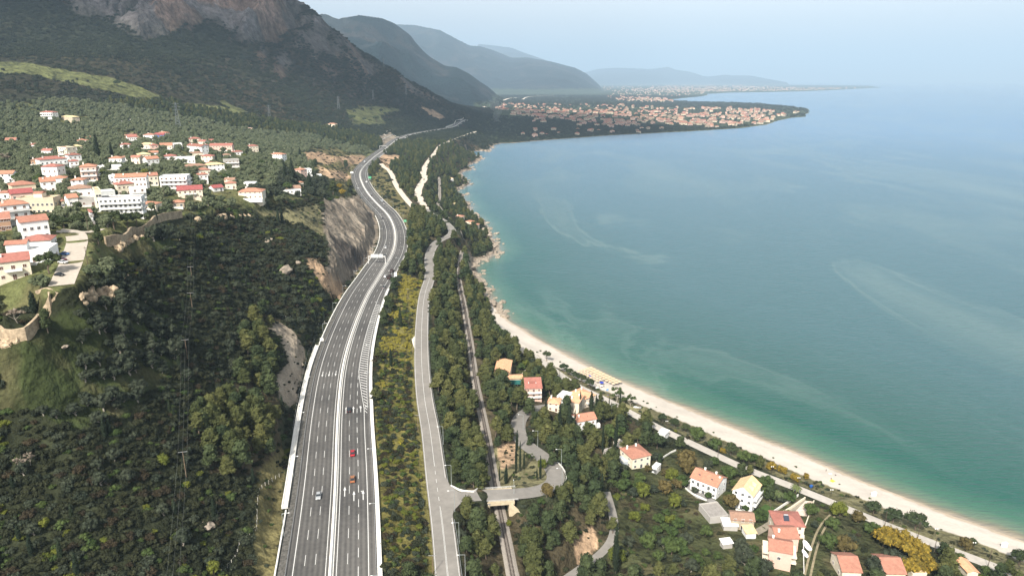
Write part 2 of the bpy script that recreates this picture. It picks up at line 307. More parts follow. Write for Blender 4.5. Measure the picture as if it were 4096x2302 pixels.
def sub(xy, pad):
    """index window of the grid around world points xy"""
    r = np.hypot(xy[:, 0], xy[:, 1]); t = np.arctan2(xy[:, 0], xy[:, 1])
    i0 = int(max(0, (math.log(max(r.min() - pad, 116)) - U0) / DU - 2)); i1 = int(min(NR, (math.log(r.max() + pad) - U0) / DU + 3))
    dt = pad / max(r.min(), 60)
    j0 = int(max(0, (t.min() - dt - T0) / DU - 2)); j1 = int(min(NT, (t.max() + dt - T0) / DU + 3))
    return slice(i0, i1), slice(j0, j1)
def carve(W, hl, hr, drop=.35, soft=6.0, clear=1.0, bed=None):
    """press the ground to just under a road; hl / hr = half widths left and right (m)."""
    hl = np.broadcast_to(np.asarray(hl, float), len(W)); hr = np.broadcast_to(np.asarray(hr, float), len(W))
    for k in range(0, len(W) - 1, 12):
        seg = W[k:k + 13]
        a, b = sub(seg[:, :2], max(hl.max(), hr.max()) + soft + 12 + seg[:, 1].max() * DU * 2)
        X = GX[a, b]; Y = GY[a, b]; best = np.full(X.shape, 1e9); zz = np.zeros(X.shape); ww = np.zeros(X.shape)
        for m in range(len(seg) - 1):
            p, q = seg[m], seg[m + 1]; d = q[:2] - p[:2]; L = d @ d
            t = np.clip(((X - p[0]) * d[0] + (Y - p[1]) * d[1]) / L, 0, 1)
            ex = X - p[0] - t * d[0]; ey = Y - p[1] - t * d[1]; e = np.hypot(ex, ey)
            side = ex * d[1] - ey * d[0]        # >0 right
            wv = np.where(side > 0, hr[min(k + m, len(hr) - 1)], hl[min(k + m, len(hl) - 1)])
            up = e < best; best = np.where(up, e, best); zz = np.where(up, p[2] + t * (q[2] - p[2]), zz); ww = np.where(up, wv, ww)
        cell = CELL[a] * .8
        f = np.clip(1 - (best - ww - cell) / (soft + cell), 0, 1); f = f * f * (3 - 2 * f)
        core = best < ww + cell
        h = H[a, b]
        H[a, b] = np.where(core, zz - drop, h * (1 - f) + (zz - drop) * f)
        OCC[a, b] |= best < ww + clear
carve(brW, 3.4, 3.4, .15, 3)
carve(spW, 4.8, 4.8, .3, 5); carve(raW, 3.0, 3.0, .5, 4, 1.2); carve(lrW, 5.2, 5.2, .3, 4, 1.5); carve(spW[1:5], 4.8, 4.8, .35, 2); carve(wrW, 5, 5, .3, 3)
carve(laW, 2.2, 2.2, .15, 2); carve(vrW, 5, 5, .15, 3); carve(vr2W, 3, 3, .15, 3); carve(l3W, 2, 2, .1, 2, .3); carve(l2W, 1.6, 1.6, .1, 2, .3)
carve(hwW, off_left(HS) + 5.5, off_right(HS) + 1.5, .4, 5, 1.0)
PXG, PYG, DEP = project(GX, GY, H)
def hgt(x, y):
    x = np.asarray(x, float); y = np.asarray(y, float)
    u = np.clip((np.log(np.maximum(np.hypot(x, y), 116)) - U0) / DU, 0, NR - 1.001); t = np.clip((np.arctan2(x, y) - T0) / DU, 0, NT - 1.001)
    a = u.astype(int); b = t.astype(int); fa = u - a; fb = t - b
    return (H[a, b] * (1 - fa) + H[a + 1, b] * fa) * (1 - fb) + (H[a, b + 1] * (1 - fa) + H[a + 1, b + 1] * fa) * fb
def occ(x, y):
    u = np.clip(np.round((np.log(np.maximum(np.hypot(x, y), 116)) - U0) / DU).astype(int), 0, NR - 1); t = np.clip(np.round((np.arctan2(x, y) - T0) / DU).astype(int), 0, NT - 1)
    return OCC[u, t]
def ground(px, py):
    """first point where the ray through a photo pixel meets the ground"""
    a, e = azel(px, py); a = float(a); e = float(e)
    t = (a - T0) / DU; b = int(t); fb = t - b
    col = H[:, b] * (1 - fb) + H[:, b + 1] * fb
    zr = CAMZ + RR * math.tan(e)
    k = np.nonzero(zr <= np.maximum(col, 0))[0]
    if len(k) == 0: return np.array([2000 * math.sin(a), 2000 * math.cos(a), 0.])
    k = k[0]
    if k == 0: r = RR[0]
    else:
        d1 = zr[k - 1] - max(col[k - 1], 0); d2 = zr[k] - max(col[k], 0); f = d1 / (d1 - d2 + 1e-9); r = RR[k - 1] + (RR[k] - RR[k - 1]) * f
    return np.array([r * math.sin(a), r * math.cos(a), CAMZ + r * math.tan(e)])
# ------------------------------------------------------------------ tagging and mesh helpers
def tag(o, label=None, cat=None, group=None, kind=None):
    if label: o['label'] = label
    if cat: o['category'] = cat
    if group: o['group'] = group
    if kind: o['kind'] = kind
    return o
def link(o, parent=None):
    COL.objects.link(o)
    if parent is not None: o.parent = parent
    return o
def empty(name, loc, rz=0, label=None, cat=None, group=None):
    o = bpy.data.objects.new(name, None); o.empty_display_size = .5
    o.location = loc; o.rotation_euler = (0, 0, rz); link(o)
    return tag(o, label, cat, group)
def np_mesh(name, V, F, mats=(), smooth_=False, mi=None):
    """V (n,3), F list/array of faces (all same size) -> mesh"""
    me = bpy.data.meshes.new(name); V = np.asarray(V, np.float32); F = np.asarray(F, np.int32); k = F.shape[1]
    me.vertices.add(len(V)); me.vertices.foreach_set('co', V.ravel())
    me.loops.add(F.size); me.loops.foreach_set('vertex_index', F.ravel())
    me.polygons.add(len(F)); me.polygons.foreach_set('loop_start', np.arange(0, F.size, k, dtype=np.int32))
    me.polygons.foreach_set('loop_total', np.full(len(F), k, np.int32))
    me.polygons.foreach_set('use_smooth', np.full(len(F), smooth_))
    if mi is not None: me.polygons.foreach_set('material_index', np.asarray(mi, np.int32))
    for m in mats: me.materials.append(m)
    me.update(calc_edges=True); me.validate(verbose=False); return me
class MB:
    """collects boxes, bars and sheets; build() links them as ONE mesh object"""
    def __init__(s): s.v = []; s.f = []; s.m = []
    def add(s, vs, fs, m=0):
        b = len(s.v); s.v += [tuple(v) for v in vs]; s.f += [tuple(i + b for i in f) for f in fs]; s.m += [m] * len(fs); return s
    def box(s, x0, y0, z0, x1, y1, z1, m=0):
        return s.add([(x0,y0,z0),(x1,y0,z0),(x1,y1,z0),(x0,y1,z0),(x0,y0,z1),(x1,y0,z1),(x1,y1,z1),(x0,y1,z1)],
                     [(0,3,2,1),(4,5,6,7),(0,1,5,4),(1,2,6,5),(2,3,7,6),(3,0,4,7)], m)
    def bar(s, a, b, r, n=6, m=0, r2=None):
        a = Vector(a); b = Vector(b); d = (b - a).normalized(); u = d.orthogonal().normalized(); w_ = d.cross(u); r2 = r if r2 is None else r2
        vs = [a + (u * math.cos(2*pi*i/n) + w_ * math.sin(2*pi*i/n)) * r for i in range(n)] + [b + (u * math.cos(2*pi*i/n) + w_ * math.sin(2*pi*i/n)) * r2 for i in range(n)]
        return s.add(vs, [(i, (i+1) % n, n + (i+1) % n, n + i) for i in range(n)] + [tuple(range(n))[::-1], tuple(range(n, 2*n))], m)
    def tube(s, pts, r, n=6, m=0):
        for a, b in zip(pts[:-1], pts[1:]): s.bar(a, b, r, n, m)
        return s
    def lathe(s, prof, n=10, m=0, c=(0,0,0)):
        vs = [(c[0] + r * math.cos(2*pi*i/n), c[1] + r * math.sin(2*pi*i/n), c[2] + z) for r, z in prof for i in range(n)]
        return s.add(vs, [(k*n+i, k*n+(i+1) % n, (k+1)*n+(i+1) % n, (k+1)*n+i) for k in range(len(prof)-1) for i in range(n)], m)
    def mesh(s, name, *mats):
        me = bpy.data.meshes.new(name); me.from_pydata(s.v, [], s.f)
        for x in mats: me.materials.append(x)
        me.polygons.foreach_set('material_index', s.m); me.update(); return me
    def build(s, name, mats, parent=None):
        if not isinstance(mats, (list, tuple)): mats = [mats]
        return link(bpy.data.objects.new(name, s.mesh(name, *mats)), parent)
def copy_tree(o, parent=None, keep=True):
    c = o.copy(); link(c, parent)
    for ch in list(CH.get(o.name, ())) if o.name in CH else o.children: copy_tree(ch, c)
    return c
CH = {}

# ------------------------------------------------------------------ materials
MATS = {}
def nodes(name):
    m = bpy.data.materials.new(name); m.use_nodes = True; t = m.node_tree
    return m, t, t.nodes['Principled BSDF'], (lambda k: t.nodes.new(k)), t.links.new
def mat(name, col, rough=.8, var=.12, scale=1.5, metal=0, spec=.3, bump=0, emit=None, scale2=None, var2=0, randv=0):
    if name in MATS: return MATS[name]
    m, t, b, N, L = nodes(name)
    b.inputs['Roughness'].default_value = rough; b.inputs['Metallic'].default_value = metal; b.inputs['Specular IOR Level'].default_value = spec
    tc = N('ShaderNodeTexCoord'); src = None
    mul = N('ShaderNodeMixRGB'); mul.blend_type = 'MULTIPLY'; mul.inputs[0].default_value = 1; mul.inputs[1].default_value = (*col, 1)
    n1 = N('ShaderNodeTexNoise'); n1.inputs['Scale'].default_value = scale; n1.inputs['Detail'].default_value = 5; L(tc.outputs['Object'], n1.inputs['Vector'])
    r1 = N('ShaderNodeMapRange'); r1.inputs['From Min'].default_value = .3; r1.inputs['From Max'].default_value = .7; r1.inputs['To Min'].default_value = 1 - var; r1.inputs['To Max'].default_value = 1 + var
    L(n1.outputs[0], r1.inputs[0]); L(r1.outputs[0], mul.inputs[2]); out = mul.outputs[0]
    if var2:
        n2 = N('ShaderNodeTexNoise'); n2.inputs['Scale'].default_value = scale2; n2.inputs['Detail'].default_value = 3; L(tc.outputs['Object'], n2.inputs['Vector'])
        r2 = N('ShaderNodeMapRange'); r2.inputs['From Min'].default_value = .35; r2.inputs['From Max'].default_value = .65; r2.inputs['To Min'].default_value = 1 - var2; r2.inputs['To Max'].default_value = 1 + var2
        m2 = N('ShaderNodeMixRGB'); m2.blend_type = 'MULTIPLY'; m2.inputs[0].default_value = 1; L(n2.outputs[0], r2.inputs[0]); L(out, m2.inputs[1]); L(r2.outputs[0], m2.inputs[2]); out = m2.outputs[0]
    if randv:
        oi = N('ShaderNodeObjectInfo'); r3 = N('ShaderNodeMapRange'); r3.inputs['To Min'].default_value = 1 - randv; r3.inputs['To Max'].default_value = 1 + randv
        m3 = N('ShaderNodeMixRGB'); m3.blend_type = 'MULTIPLY'; m3.inputs[0].default_value = 1; L(oi.outputs['Random'], r3.inputs[0]); L(out, m3.inputs[1]); L(r3.outputs[0], m3.inputs[2]); out = m3.outputs[0]
    L(out, b.inputs['Base Color'])
    if bump:
        bp = N('ShaderNodeBump'); bp.inputs['Strength'].default_value = bump; bp.inputs['Distance'].default_value = .3; L(n1.outputs[0], bp.inputs['Height']); L(bp.outputs[0], b.inputs['Normal'])
    if emit: b.inputs['Emission Color'].default_value = (*emit, 1); b.inputs['Emission Strength'].default_value = 1
    MATS[name] = m; return m

# ------------------------------------------------------------------ land cover: polygons in photo pixels, later ones override
COV = ['maquis', 'plain', 'olive', 'meadow', 'grass', 'cut', 'earth', 'scree', 'pine', 'broom', 'beach', 'garden', 'rock', 'mount', 'paved', 'dry', 'slope']
ZI = {k: i for i, k in enumerate(COV)}
ZP = [
 ('mount', [(-900,-900),(1250,-900),(1900,300),(1900,520),(1600,470),(1300,510),(1000,470),(600,385),(300,365),(-900,300)]),
 ('plain', [(1900,575),(1905,545),(1935,520),(1960,480),(1985,430),(1950,330),(5200,330),(5200,640),(1990,600)]),
 ('olive', [(-900,470),(0,420),(250,400),(500,430),(800,480),(1000,520),(1250,545),(1450,590),(1520,622),(1400,690),(1300,720),(1250,790),(1000,830),(900,840),(700,870),(450,940),(430,1120),(240,1160),(200,1230),(-900,1340)]),
 ('meadow', [(-300,240),(0,248),(100,252),(240,278),(290,290),(420,310),(560,345),(650,385),(600,392),(520,385),(430,370),(330,345),(230,325),(160,305),(100,298),(-300,285)]),
 ('meadow', [(715,415),(800,418),(880,425),(950,448),(945,460),(850,440),(730,430)]),
 ('meadow', [(860,405),(900,402),(960,430),(1000,452),(960,455)]),
 ('meadow', [(1385,440),(1440,428),(1530,425),(1605,433),(1590,445),(1530,447),(1520,470),(1540,495),(1480,500),(1410,495),(1400,470)]),
 ('slope', [(1230,600),(1340,592),(1450,640),(1420,700),(1380,750),(1330,720),(1270,700)]),
 ('earth', [(1205,612),(1300,610),(1370,640),(1300,655),(1210,650)]), ('earth', [(1340,625),(1440,618),(1460,650),(1380,662)]), ('earth', [(1270,665),(1390,690),(1410,720),(1300,720)]),
 ('earth', [(1500,615),(1600,618),(1612,660),(1560,680),(1520,655)]),
 ('earth', [(1690,425),(1740,440),(1780,470),(1750,480),(1700,440)]), ('earth', [(480,545),(540,530),(580,560),(500,575)]),
 ('scree', [(1510,545),(1560,522),(1600,560),(1530,590)]),
 ('cut', [(1295,806),(1318,797),(1382,788),(1432,778),(1455,800),(1490,850),(1508,905),(1505,960),(1480,1020),(1440,1078),(1395,1120),(1350,1180),(1320,1150),(1310,1080),(1318,1000),(1300,900)]),
 ('earth', [(1215,1030),(1270,1045),(1330,1100),(1380,1150),(1350,1200),(1280,1140),(1230,1080)]),
 ('slope', [(1400,1150),(1440,1080),(1500,1010),(1520,1050),(1380,1270),(1300,1400),(1280,1370)]),
 ('grass', [(-900,1360),(5,1362),(110,1360),(170,1330),(210,1260),(330,1230),(480,1130),(560,1180),(640,1250),(700,1330),(730,1430),(640,1520),(560,1600),(430,1690),(300,1720),(150,1650),(-900,1600)]),
 ('grass', [(440,1000),(500,985),(600,950),(700,905),(740,900),(740,950),(690,990),(600,1010),(500,1040),(440,1080)]),
 ('grass', [(300,1225),(460,1150),(480,1130),(420,1120),(370,1150),(330,1180)]),
 ('grass', [(1120,690),(1300,700),(1420,760),(1410,785),(1300,795),(1150,790),(1050,790),(1000,770),(1100,750)]),
 ('dry', [(1040,850),(1290,820),(1300,960),(1200,900),(1100,880)]),
 ('scree', [(1080,1270),(1110,1280),(1180,1330),(1230,1400),(1225,1480),(1190,1560),(1170,1640),(1130,1600),(1110,1520),(1150,1440),(1120,1340),(1075,1300)]),
 ('slope', [(1020,1880),(1060,1820),(1120,1790),(1150,1800),(1130,2100),(1100,2302),(1000,2302),(1010,2050)]),
 ('pine', [(1040,1250),(1140,1280),(1060,1330),(1100,1430),(1110,1500),(1130,1640),(1140,1780),(1080,1840),(1000,1900),(850,1900),(770,1700),(870,1600),(1000,1450),(950,1350)]),
 ('pine', [(1640,830),(1716,850),(1790,900),(1770,950),(1740,960),(1710,1010),(1700,1130),(1640,1140),(1640,1000)]),
 ('pine', [(1730,975),(1830,930),(1870,960),(1890,1050),(1925,1140),(1950,1240),(1990,1330),(2080,1430),(2030,1560),(1990,1600),(2080,1640),(2060,1720),(2030,1900),(1990,1965),(1870,1965),(1790,1740),(1750,1560),(1735,1350),(1740,1200)]),
 ('pine', [(1850,2010),(2100,2060),(2420,1960),(2440,2150),(2280,2302),(1860,2302)]),
 ('pine', [(1600,540),(1750,550),(1870,560),(1960,600),(1960,640),(1900,660),(1860,750),(1840,800),(1820,740),(1770,700),(1740,700),(1700,830),(1660,830),(1620,800),(1560,660),(1640,600)]),
 ('pine', [(2080,1560),(2180,1480),(2300,1560),(2450,1640),(2600,1720),(2580,1800),(2480,1850),(2400,1950),(2230,1830),(2100,1700)]),
 ('broom', [(1610,1090),(1700,1130),(1690,1180),(1678,1260),(1672,1400),(1676,1560),(1700,1700),(1760,2100),(1775,2302),(1535,2302),(1520,2100),(1500,1900),(1492,1700),(1496,1500),(1520,1350),(1560,1220)]),
 ('slope', [(1420,760),(1500,690),(1530,650),(1560,720),(1650,840),(1640,900),(1610,980),(1600,1100),(1560,1080),(1580,960),(1560,880),(1500,800)]),
 ('garden', [(2480,1880),(2520,1830),(2640,1790),(2760,1800),(2900,1860),(3100,1960),(3300,2010),(3500,2100),(3560,2302),(2420,2302),(2440,2200),(2470,2100)]),
 ('garden', [(2050,1460),(2150,1450),(2160,1500),(2060,1520)]), ('garden', [(2290,1690),(2400,1720),(2600,1740),(2480,1820),(2360,1760)]),
 ('dry', [(1975,1790),(2060,1750),(2110,1815),(2185,1870),(2195,1925),(2130,1955),(1995,1960)]), ('earth', [(1985,1780),(2060,1760),(2062,1850),(2005,1880)]), ('earth', [(2290,2170),(2370,2090),(2400,2180),(2310,2260)]),
]
def classify(px, py, x, y, sdv, h):
    z = np.zeros(px.shape, np.int8)
    r = np.hypot(x, y)
    z[(h > 160) | (r > 2700)] = ZI['mount']
    z[(h < 40) & (r > 2700)] = ZI['plain']
    jx = fbm(x, y, np.maximum(r * .02, 1), 3, 301) * 16; jy = fbm(x, y, np.maximum(r * .02, 1), 3, 302) * 9
    for name, P in ZP:
        if name == 'plain': m = inside(px, py, np.array(P, float)) & (h < 60) & (r > 2300)
        elif name == 'mount': m = inside(px, py, np.array(P, float)) & (r > 1400)
        else: m = inside(px + jx, py + jy, np.array(P, float)) & (r < 2750)
        z[m] = ZI[name]
    n = fbm(x, y, 30, 3, 305)
    bw = np.interp(px, [1930, 1980, 2050, 2200, 2700, 3500, 4100], [3, 12, 24, 26, 21, 20, 20])
    b = (sdv > -3) & (sdv < bw + n * 4) & (py > 1195) & (r < 900)
    z[b] = ZI['beach']
    z[(sdv > -3) & (sdv < bw + 9 + n * 4) & (px < 2140) & (py > 1260) & (r < 900)] = ZI['beach']
    z[(sdv >= bw + n * 4) & (sdv < bw + 13 + n * 4) & (px > 2130) & (py > 1260) & (r < 900)] = ZI['dry']
    z[(sdv > -4) & (sdv < 7 + n * 5) & (py <= 1215) & (r < 2600)] = ZI['rock']
    z[(sdv > -4) & (sdv < 9) & (r > 2600)] = ZI['dry']
    return z
ZG = classify(PXG, PYG, GX, GY, SD, H)
GCOL = {'maquis': (.032,.037,.019), 'plain': (.05,.066,.035), 'olive': (.115,.125,.05), 'meadow': (.115,.125,.05), 'grass': (.040,.052,.019), 'cut': (.215,.18,.14), 'earth': (.36,.25,.16),
        'scree': (.29,.245,.19), 'pine': (.07,.058,.034), 'broom': (.14,.125,.04), 'beach': (.50,.455,.40), 'garden': (.052,.058,.026), 'rock': (.25,.205,.16), 'mount': (.026,.031,.019), 'paved': (.4,.38,.35), 'dry': (.14,.13,.07), 'slope': (.13,.115,.052)}
gc = np.array([GCOL[k] for k in COV])[ZG]
n1 = fbm(GX, GY, 14, 4, 400)[..., None]; n2 = fbm(GX, GY, 60, 4, 401)[..., None]; n3 = fbm(GX, GY, 500, 4, 402)[..., None]
gc = gc * (1 + (.22 * n1 + .18 * n2) * np.where(ZG == ZI['beach'], .22, 1)[..., None])
mt = (ZG == ZI['mount'])[..., None]
brown = np.array([.048, .038, .022]); gc = np.where(mt, gc * (1 - np.clip(n3 * 1.5 + .2, 0, .8)) + brown * np.clip(n3 * 1.5 + .2, 0, .8), gc)
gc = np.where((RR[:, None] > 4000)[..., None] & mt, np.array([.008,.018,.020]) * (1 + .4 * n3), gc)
# exposed rock where the ground is steep
gy_, gx_ = np.gradient(H); SL = np.hypot(gy_ / (RR[:, None] * DU), gx_ / (RR[:, None] * DU))
rk = np.clip((SL - .75) / .35 + fbm(GX, GY, 60, 4, 410) * .7, 0, 1) * (H > 120) * (RR[:, None] > 1400)
far = RR[:, None] > 4000
rk = np.where(far, np.clip((fbm(GX, GY, 420, 6, 411, ridge=True) - .42) * 2.0, 0, .22) * (H > 60), rk)
rk = np.maximum(rk * .45, np.clip(ROCK * 1.8, 0, 1) * np.clip(.25 + 3.4 * (crag - .05) + 2.6 * fbm(GX, GY * .35, 40, 6, 412, gain=.65), 0, .95)); RKF = rk
rkc = np.where(fbm(GX, GY, 130, 3, 413)[..., None] > .05, np.array([.27, .185, .145]), np.array([.19, .17, .165]))
rkc = rkc * (1 + .6 * fbm(GX, GY * .6, 26, 5, 414)[..., None])
gc = gc * (1 - rk[..., None]) + rkc * rk[..., None]
gm = (np.isin(ZG, [ZI['grass'], ZI['garden'], ZI['olive']]))[..., None]; gpn = np.clip(fbm(GX, GY, 9, 4, 431)[..., None] * 2.2 + .1, 0, 1); gc = np.where(gm, gc * (1 - .55 * gpn) + np.array([.10, .082, .045]) * .55 * gpn, gc)
cutm = (ZG == ZI['cut'])[..., None]; st = fbm(GX + GY * .6, GY * .5 - GX * .3, 11, 5, 420)[..., None]
gc = np.where(cutm, gc * (1 + .45 * st), gc)
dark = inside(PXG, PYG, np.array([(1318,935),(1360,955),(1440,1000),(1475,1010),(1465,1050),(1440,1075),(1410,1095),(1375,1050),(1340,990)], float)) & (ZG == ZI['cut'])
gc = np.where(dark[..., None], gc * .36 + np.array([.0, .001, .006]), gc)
gc = np.where((SD < 2.2)[..., None] & (ZG == ZI['beach'])[..., None], gc * np.array([.80, .73, .64]), gc)
gc = np.clip(gc, .004, .9)

# terrain sheet
def grid_faces(mask, nr, nt_):
    i, j = np.nonzero(mask); a = i * nt_ + j
    return np.stack([a, a + 1, a + nt_ + 1, a + nt_], 1)[:, ::-1]
keep = (SD[:-1, :-1] > -60) | (SD[1:, 1:] > -60)
far_i = np.arange(NR - 1)[:, None]
m, t, b, N, L = nodes('ground_cover')
at = N('ShaderNodeAttribute'); at.attribute_name = 'gcol'; tc = N('ShaderNodeNewGeometry')
def mulnoise(src, scale, lo, hi, det=4):
    n = N('ShaderNodeTexNoise'); n.inputs['Scale'].default_value = scale; n.inputs['Detail'].default_value = det; L(tc.outputs['Position'], n.inputs['Vector'])
    r = N('ShaderNodeMapRange'); r.inputs['From Min'].default_value = .32; r.inputs['From Max'].default_value = .68; r.inputs['To Min'].default_value = lo; r.inputs['To Max'].default_value = hi; L(n.outputs[0], r.inputs[0])
    x = N('ShaderNodeMixRGB'); x.blend_type = 'MULTIPLY'; x.inputs[0].default_value = 1; L(src, x.inputs[1]); L(r.outputs[0], x.inputs[2]); L(at.outputs['Alpha'], x.inputs[0]); return x.outputs[0], n
o1, na = mulnoise(at.outputs['Color'], .9, .72, 1.28); o2, nb = mulnoise(o1, .12, .8, 1.2); o25, nd = mulnoise(o2, .055, .66, 1.34, 9); o3, nc = mulnoise(o25, .018, .82, 1.18)
L(o3, b.inputs['Base Color']); b.inputs['Roughness'].default_value = .95; b.inputs['Specular IOR Level'].default_value = .1
bp = N('ShaderNodeBump'); bp.inputs['Strength'].default_value = .8; bp.inputs['Distance'].default_value = 1.2; L(nb.outputs[0], bp.inputs['Height'])
bp2 = N('ShaderNodeBump'); bp2.inputs['Strength'].default_value = .9; bp2.inputs['Distance'].default_value = 26; L(nd.outputs[0], bp2.inputs['Height']); am_ = N('ShaderNodeMath'); am_.operation = 'MULTIPLY'; am_.inputs[1].default_value = .9; L(at.outputs['Alpha'], am_.inputs[0]); L(am_.outputs[0], bp2.inputs['Strength']); L(am_.outputs[0], bp.inputs['Strength']); L(bp2.outputs[0], bp.inputs['Normal']); L(bp.outputs[0], b.inputs['Normal'])
GROUND = m
F = grid_faces(keep, NR, NT); used = np.unique(F); rem = np.full(NR * NT, -1, np.int32); rem[used] = np.arange(len(used))
Vt = np.stack([GX, GY, H], -1).reshape(-1, 3)[used]
me = np_mesh('terrain', Vt, rem[F], [GROUND], True)
rough_ = ((np.maximum(rk, 0) > .3) & (RR[:, None] < 4000)) | (ZG == ZI['cut']) | (ZG == ZI['scree']) | (ZG == ZI['rock'])
if len(me.polygons) == len(F): me.polygons.foreach_set('use_smooth', ~rough_.ravel()[F[:, 0]])
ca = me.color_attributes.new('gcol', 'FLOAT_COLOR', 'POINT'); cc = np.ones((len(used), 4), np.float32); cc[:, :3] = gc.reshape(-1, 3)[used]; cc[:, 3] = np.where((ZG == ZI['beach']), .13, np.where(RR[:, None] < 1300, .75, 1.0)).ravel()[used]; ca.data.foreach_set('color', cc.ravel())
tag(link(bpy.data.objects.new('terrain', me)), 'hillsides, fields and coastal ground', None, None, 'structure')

# sea
wr = np.exp(np.arange(math.log(150), math.log(110000), .0105)); wt = np.arange(math.radians(-60), math.radians(70), .0105)
wx = wr[:, None] * np.sin(wt)[None]; wy = wr[:, None] * np.cos(wt)[None]
wsd = seg_dist(wx, wy, LANDPOLY); win = inside(wx, wy, LANDPOLY); wd = np.where(win, -wsd, wsd)
mk = ~((wd[:-1, :-1] < -40 - wr[:-1, None] * .02) & (wd[1:, 1:] < -40 - wr[1:, None] * .02))
F = grid_faces(mk, *wx.shape)
me = np_mesh('sea', np.stack([wx, wy, np.zeros_like(wx)], -1).reshape(-1, 3), F, [], True)
a1 = me.attributes.new('shore', 'FLOAT', 'POINT'); a1.data.foreach_set('value', wd.astype(np.float32).ravel())
m, t, b, N, L = nodes('sea_water')
g = N('ShaderNodeNewGeometry'); sh = N('ShaderNodeAttribute'); sh.attribute_name = 'shore'
wob = N('ShaderNodeTexNoise'); wob.inputs['Scale'].default_value = .03; wob.inputs['Detail'].default_value = 3; L(g.outputs['Position'], wob.inputs['Vector'])
ma = N('ShaderNodeMath'); ma.operation = 'MULTIPLY_ADD'; ma.inputs[1].default_value = 14; ma.inputs[2].default_value = -7; L(wob.outputs[0], ma.inputs[0])
ad = N('ShaderNodeMath'); L(sh.outputs['Fac'], ad.inputs[0]); L(ma.outputs[0], ad.inputs[1])
mx = N('ShaderNodeMath'); mx.operation = 'MAXIMUM'; L(ad.outputs[0], mx.inputs[0])
mm = N('ShaderNodeMath'); mm.operation = 'MULTIPLY'; mm.inputs[1].default_value = .5; L(sh.outputs['Fac'], mm.inputs[0]); L(mm.outputs[0], mx.inputs[1])
rg = N('ShaderNodeMapRange'); rg.inputs['From Max'].default_value = 200; L(mx.outputs[0], rg.inputs[0])
cr_ = N('ShaderNodeValToRGB'); el = cr_.color_ramp.elements
el[1].position = 1.0; el[1].color = (.038,.100,.104,1)
for p, c_ in ((0, (.31,.26,.20)), (.012, (.18,.17,.12)), (.03, (.11,.16,.11)), (.08, (.042,.125,.083)), (.18, (.013,.082,.062)), (.5, (.028,.088,.080))):
    e = el[0] if p == 0 else el.new(p); e.position = p; e.color = (*c_, 1)
L(rg.outputs[0], cr_.inputs[0])
# far water tinted bluer with distance: sky reflection and haze put into the colour
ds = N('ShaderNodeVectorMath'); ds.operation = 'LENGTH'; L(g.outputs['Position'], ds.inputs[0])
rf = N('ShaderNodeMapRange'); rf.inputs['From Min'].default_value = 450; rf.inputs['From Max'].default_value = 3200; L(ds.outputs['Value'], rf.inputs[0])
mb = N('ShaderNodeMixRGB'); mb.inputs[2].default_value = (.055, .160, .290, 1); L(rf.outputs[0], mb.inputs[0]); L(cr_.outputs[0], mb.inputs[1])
# slicks: long drifting streaks of calmer, paler water
mp = N('ShaderNodeMapping'); mp.inputs['Rotation'].default_value = (0, 0, math.radians(32)); mp.inputs['Scale'].default_value = (.0035, .0011, 1); L(g.outputs['Position'], mp.inputs['Vector'])
sn = N('ShaderNodeTexNoise'); sn.inputs['Scale'].default_value = 1; sn.inputs['Detail'].default_value = 7; sn.inputs['Distortion'].default_value = 2.2; sn.inputs['Roughness'].default_value = .55; L(mp.outputs[0], sn.inputs['Vector'])
sr = N('ShaderNodeMapRange'); sr.inputs['From Min'].default_value = .47; sr.inputs['From Max'].default_value = .95; L(sn.outputs[0], sr.inputs[0])
ab = N('ShaderNodeMath'); ab.operation = 'SUBTRACT'; ab.inputs[1].default_value = .52; L(sn.outputs[0], ab.inputs[0]); ab2 = N('ShaderNodeMath'); ab2.operation = 'ABSOLUTE'; L(ab.outputs[0], ab2.inputs[0])
ar = N('ShaderNodeMapRange'); ar.inputs['From Max'].default_value = .02; ar.inputs['To Min'].default_value = .5; ar.inputs['To Max'].default_value = 0; L(ab2.outputs[0], ar.inputs[0])
am = N('ShaderNodeMath'); am.use_clamp = True; L(sr.outputs[0], am.inputs[0]); lf = N('ShaderNodeTexNoise'); lf.inputs['Scale'].default_value = .0016; lf.inputs['Detail'].default_value = 3; L(g.outputs['Position'], lf.inputs['Vector']); lr = N('ShaderNodeMapRange'); lr.inputs['From Min'].default_value = .46; lr.inputs['From Max'].default_value = .6; L(lf.outputs[0], lr.inputs[0]); lm = N('ShaderNodeMath'); lm.operation = 'MULTIPLY'; L(lr.outputs[0], lm.inputs[0]); L(ar.outputs[0], lm.inputs[1]); L(lm.outputs[0], am.inputs[1])
ms = N('ShaderNodeMixRGB'); ms.inputs[2].default_value = (.22, .29, .26, 1); mf = N('ShaderNodeMath'); mf.operation = 'MULTIPLY'; mf.inputs[1].default_value = .45; L(am.outputs[0], mf.inputs[0]); L(mf.outputs[0], ms.inputs[0]); L(mb.outputs[0], ms.inputs[1])
L(ms.outputs[0], b.inputs['Base Color'])
b.inputs['Roughness'].default_value = .22; b.inputs['IOR'].default_value = 1.33; b.inputs['Specular IOR Level'].default_value = .5
wm = N('ShaderNodeMapping'); wm.inputs['Rotation'].default_value = (0, 0, math.radians(-28)); wm.inputs['Scale'].default_value = (.10, .36, 1); L(g.outputs['Position'], wm.inputs['Vector'])
wn = N('ShaderNodeTexNoise'); wn.inputs['Scale'].default_value = 1; wn.inputs['Detail'].default_value = 5; wn.inputs['Distortion'].default_value = .4; L(wm.outputs[0], wn.inputs['Vector'])
wb = N('ShaderNodeBump'); wb.inputs['Strength'].default_value = .75; wb.inputs['Distance'].default_value = 1.8; L(wn.outputs[0], wb.inputs['Height']); L(wb.outputs[0], b.inputs['Normal'])
me.materials.append(m)
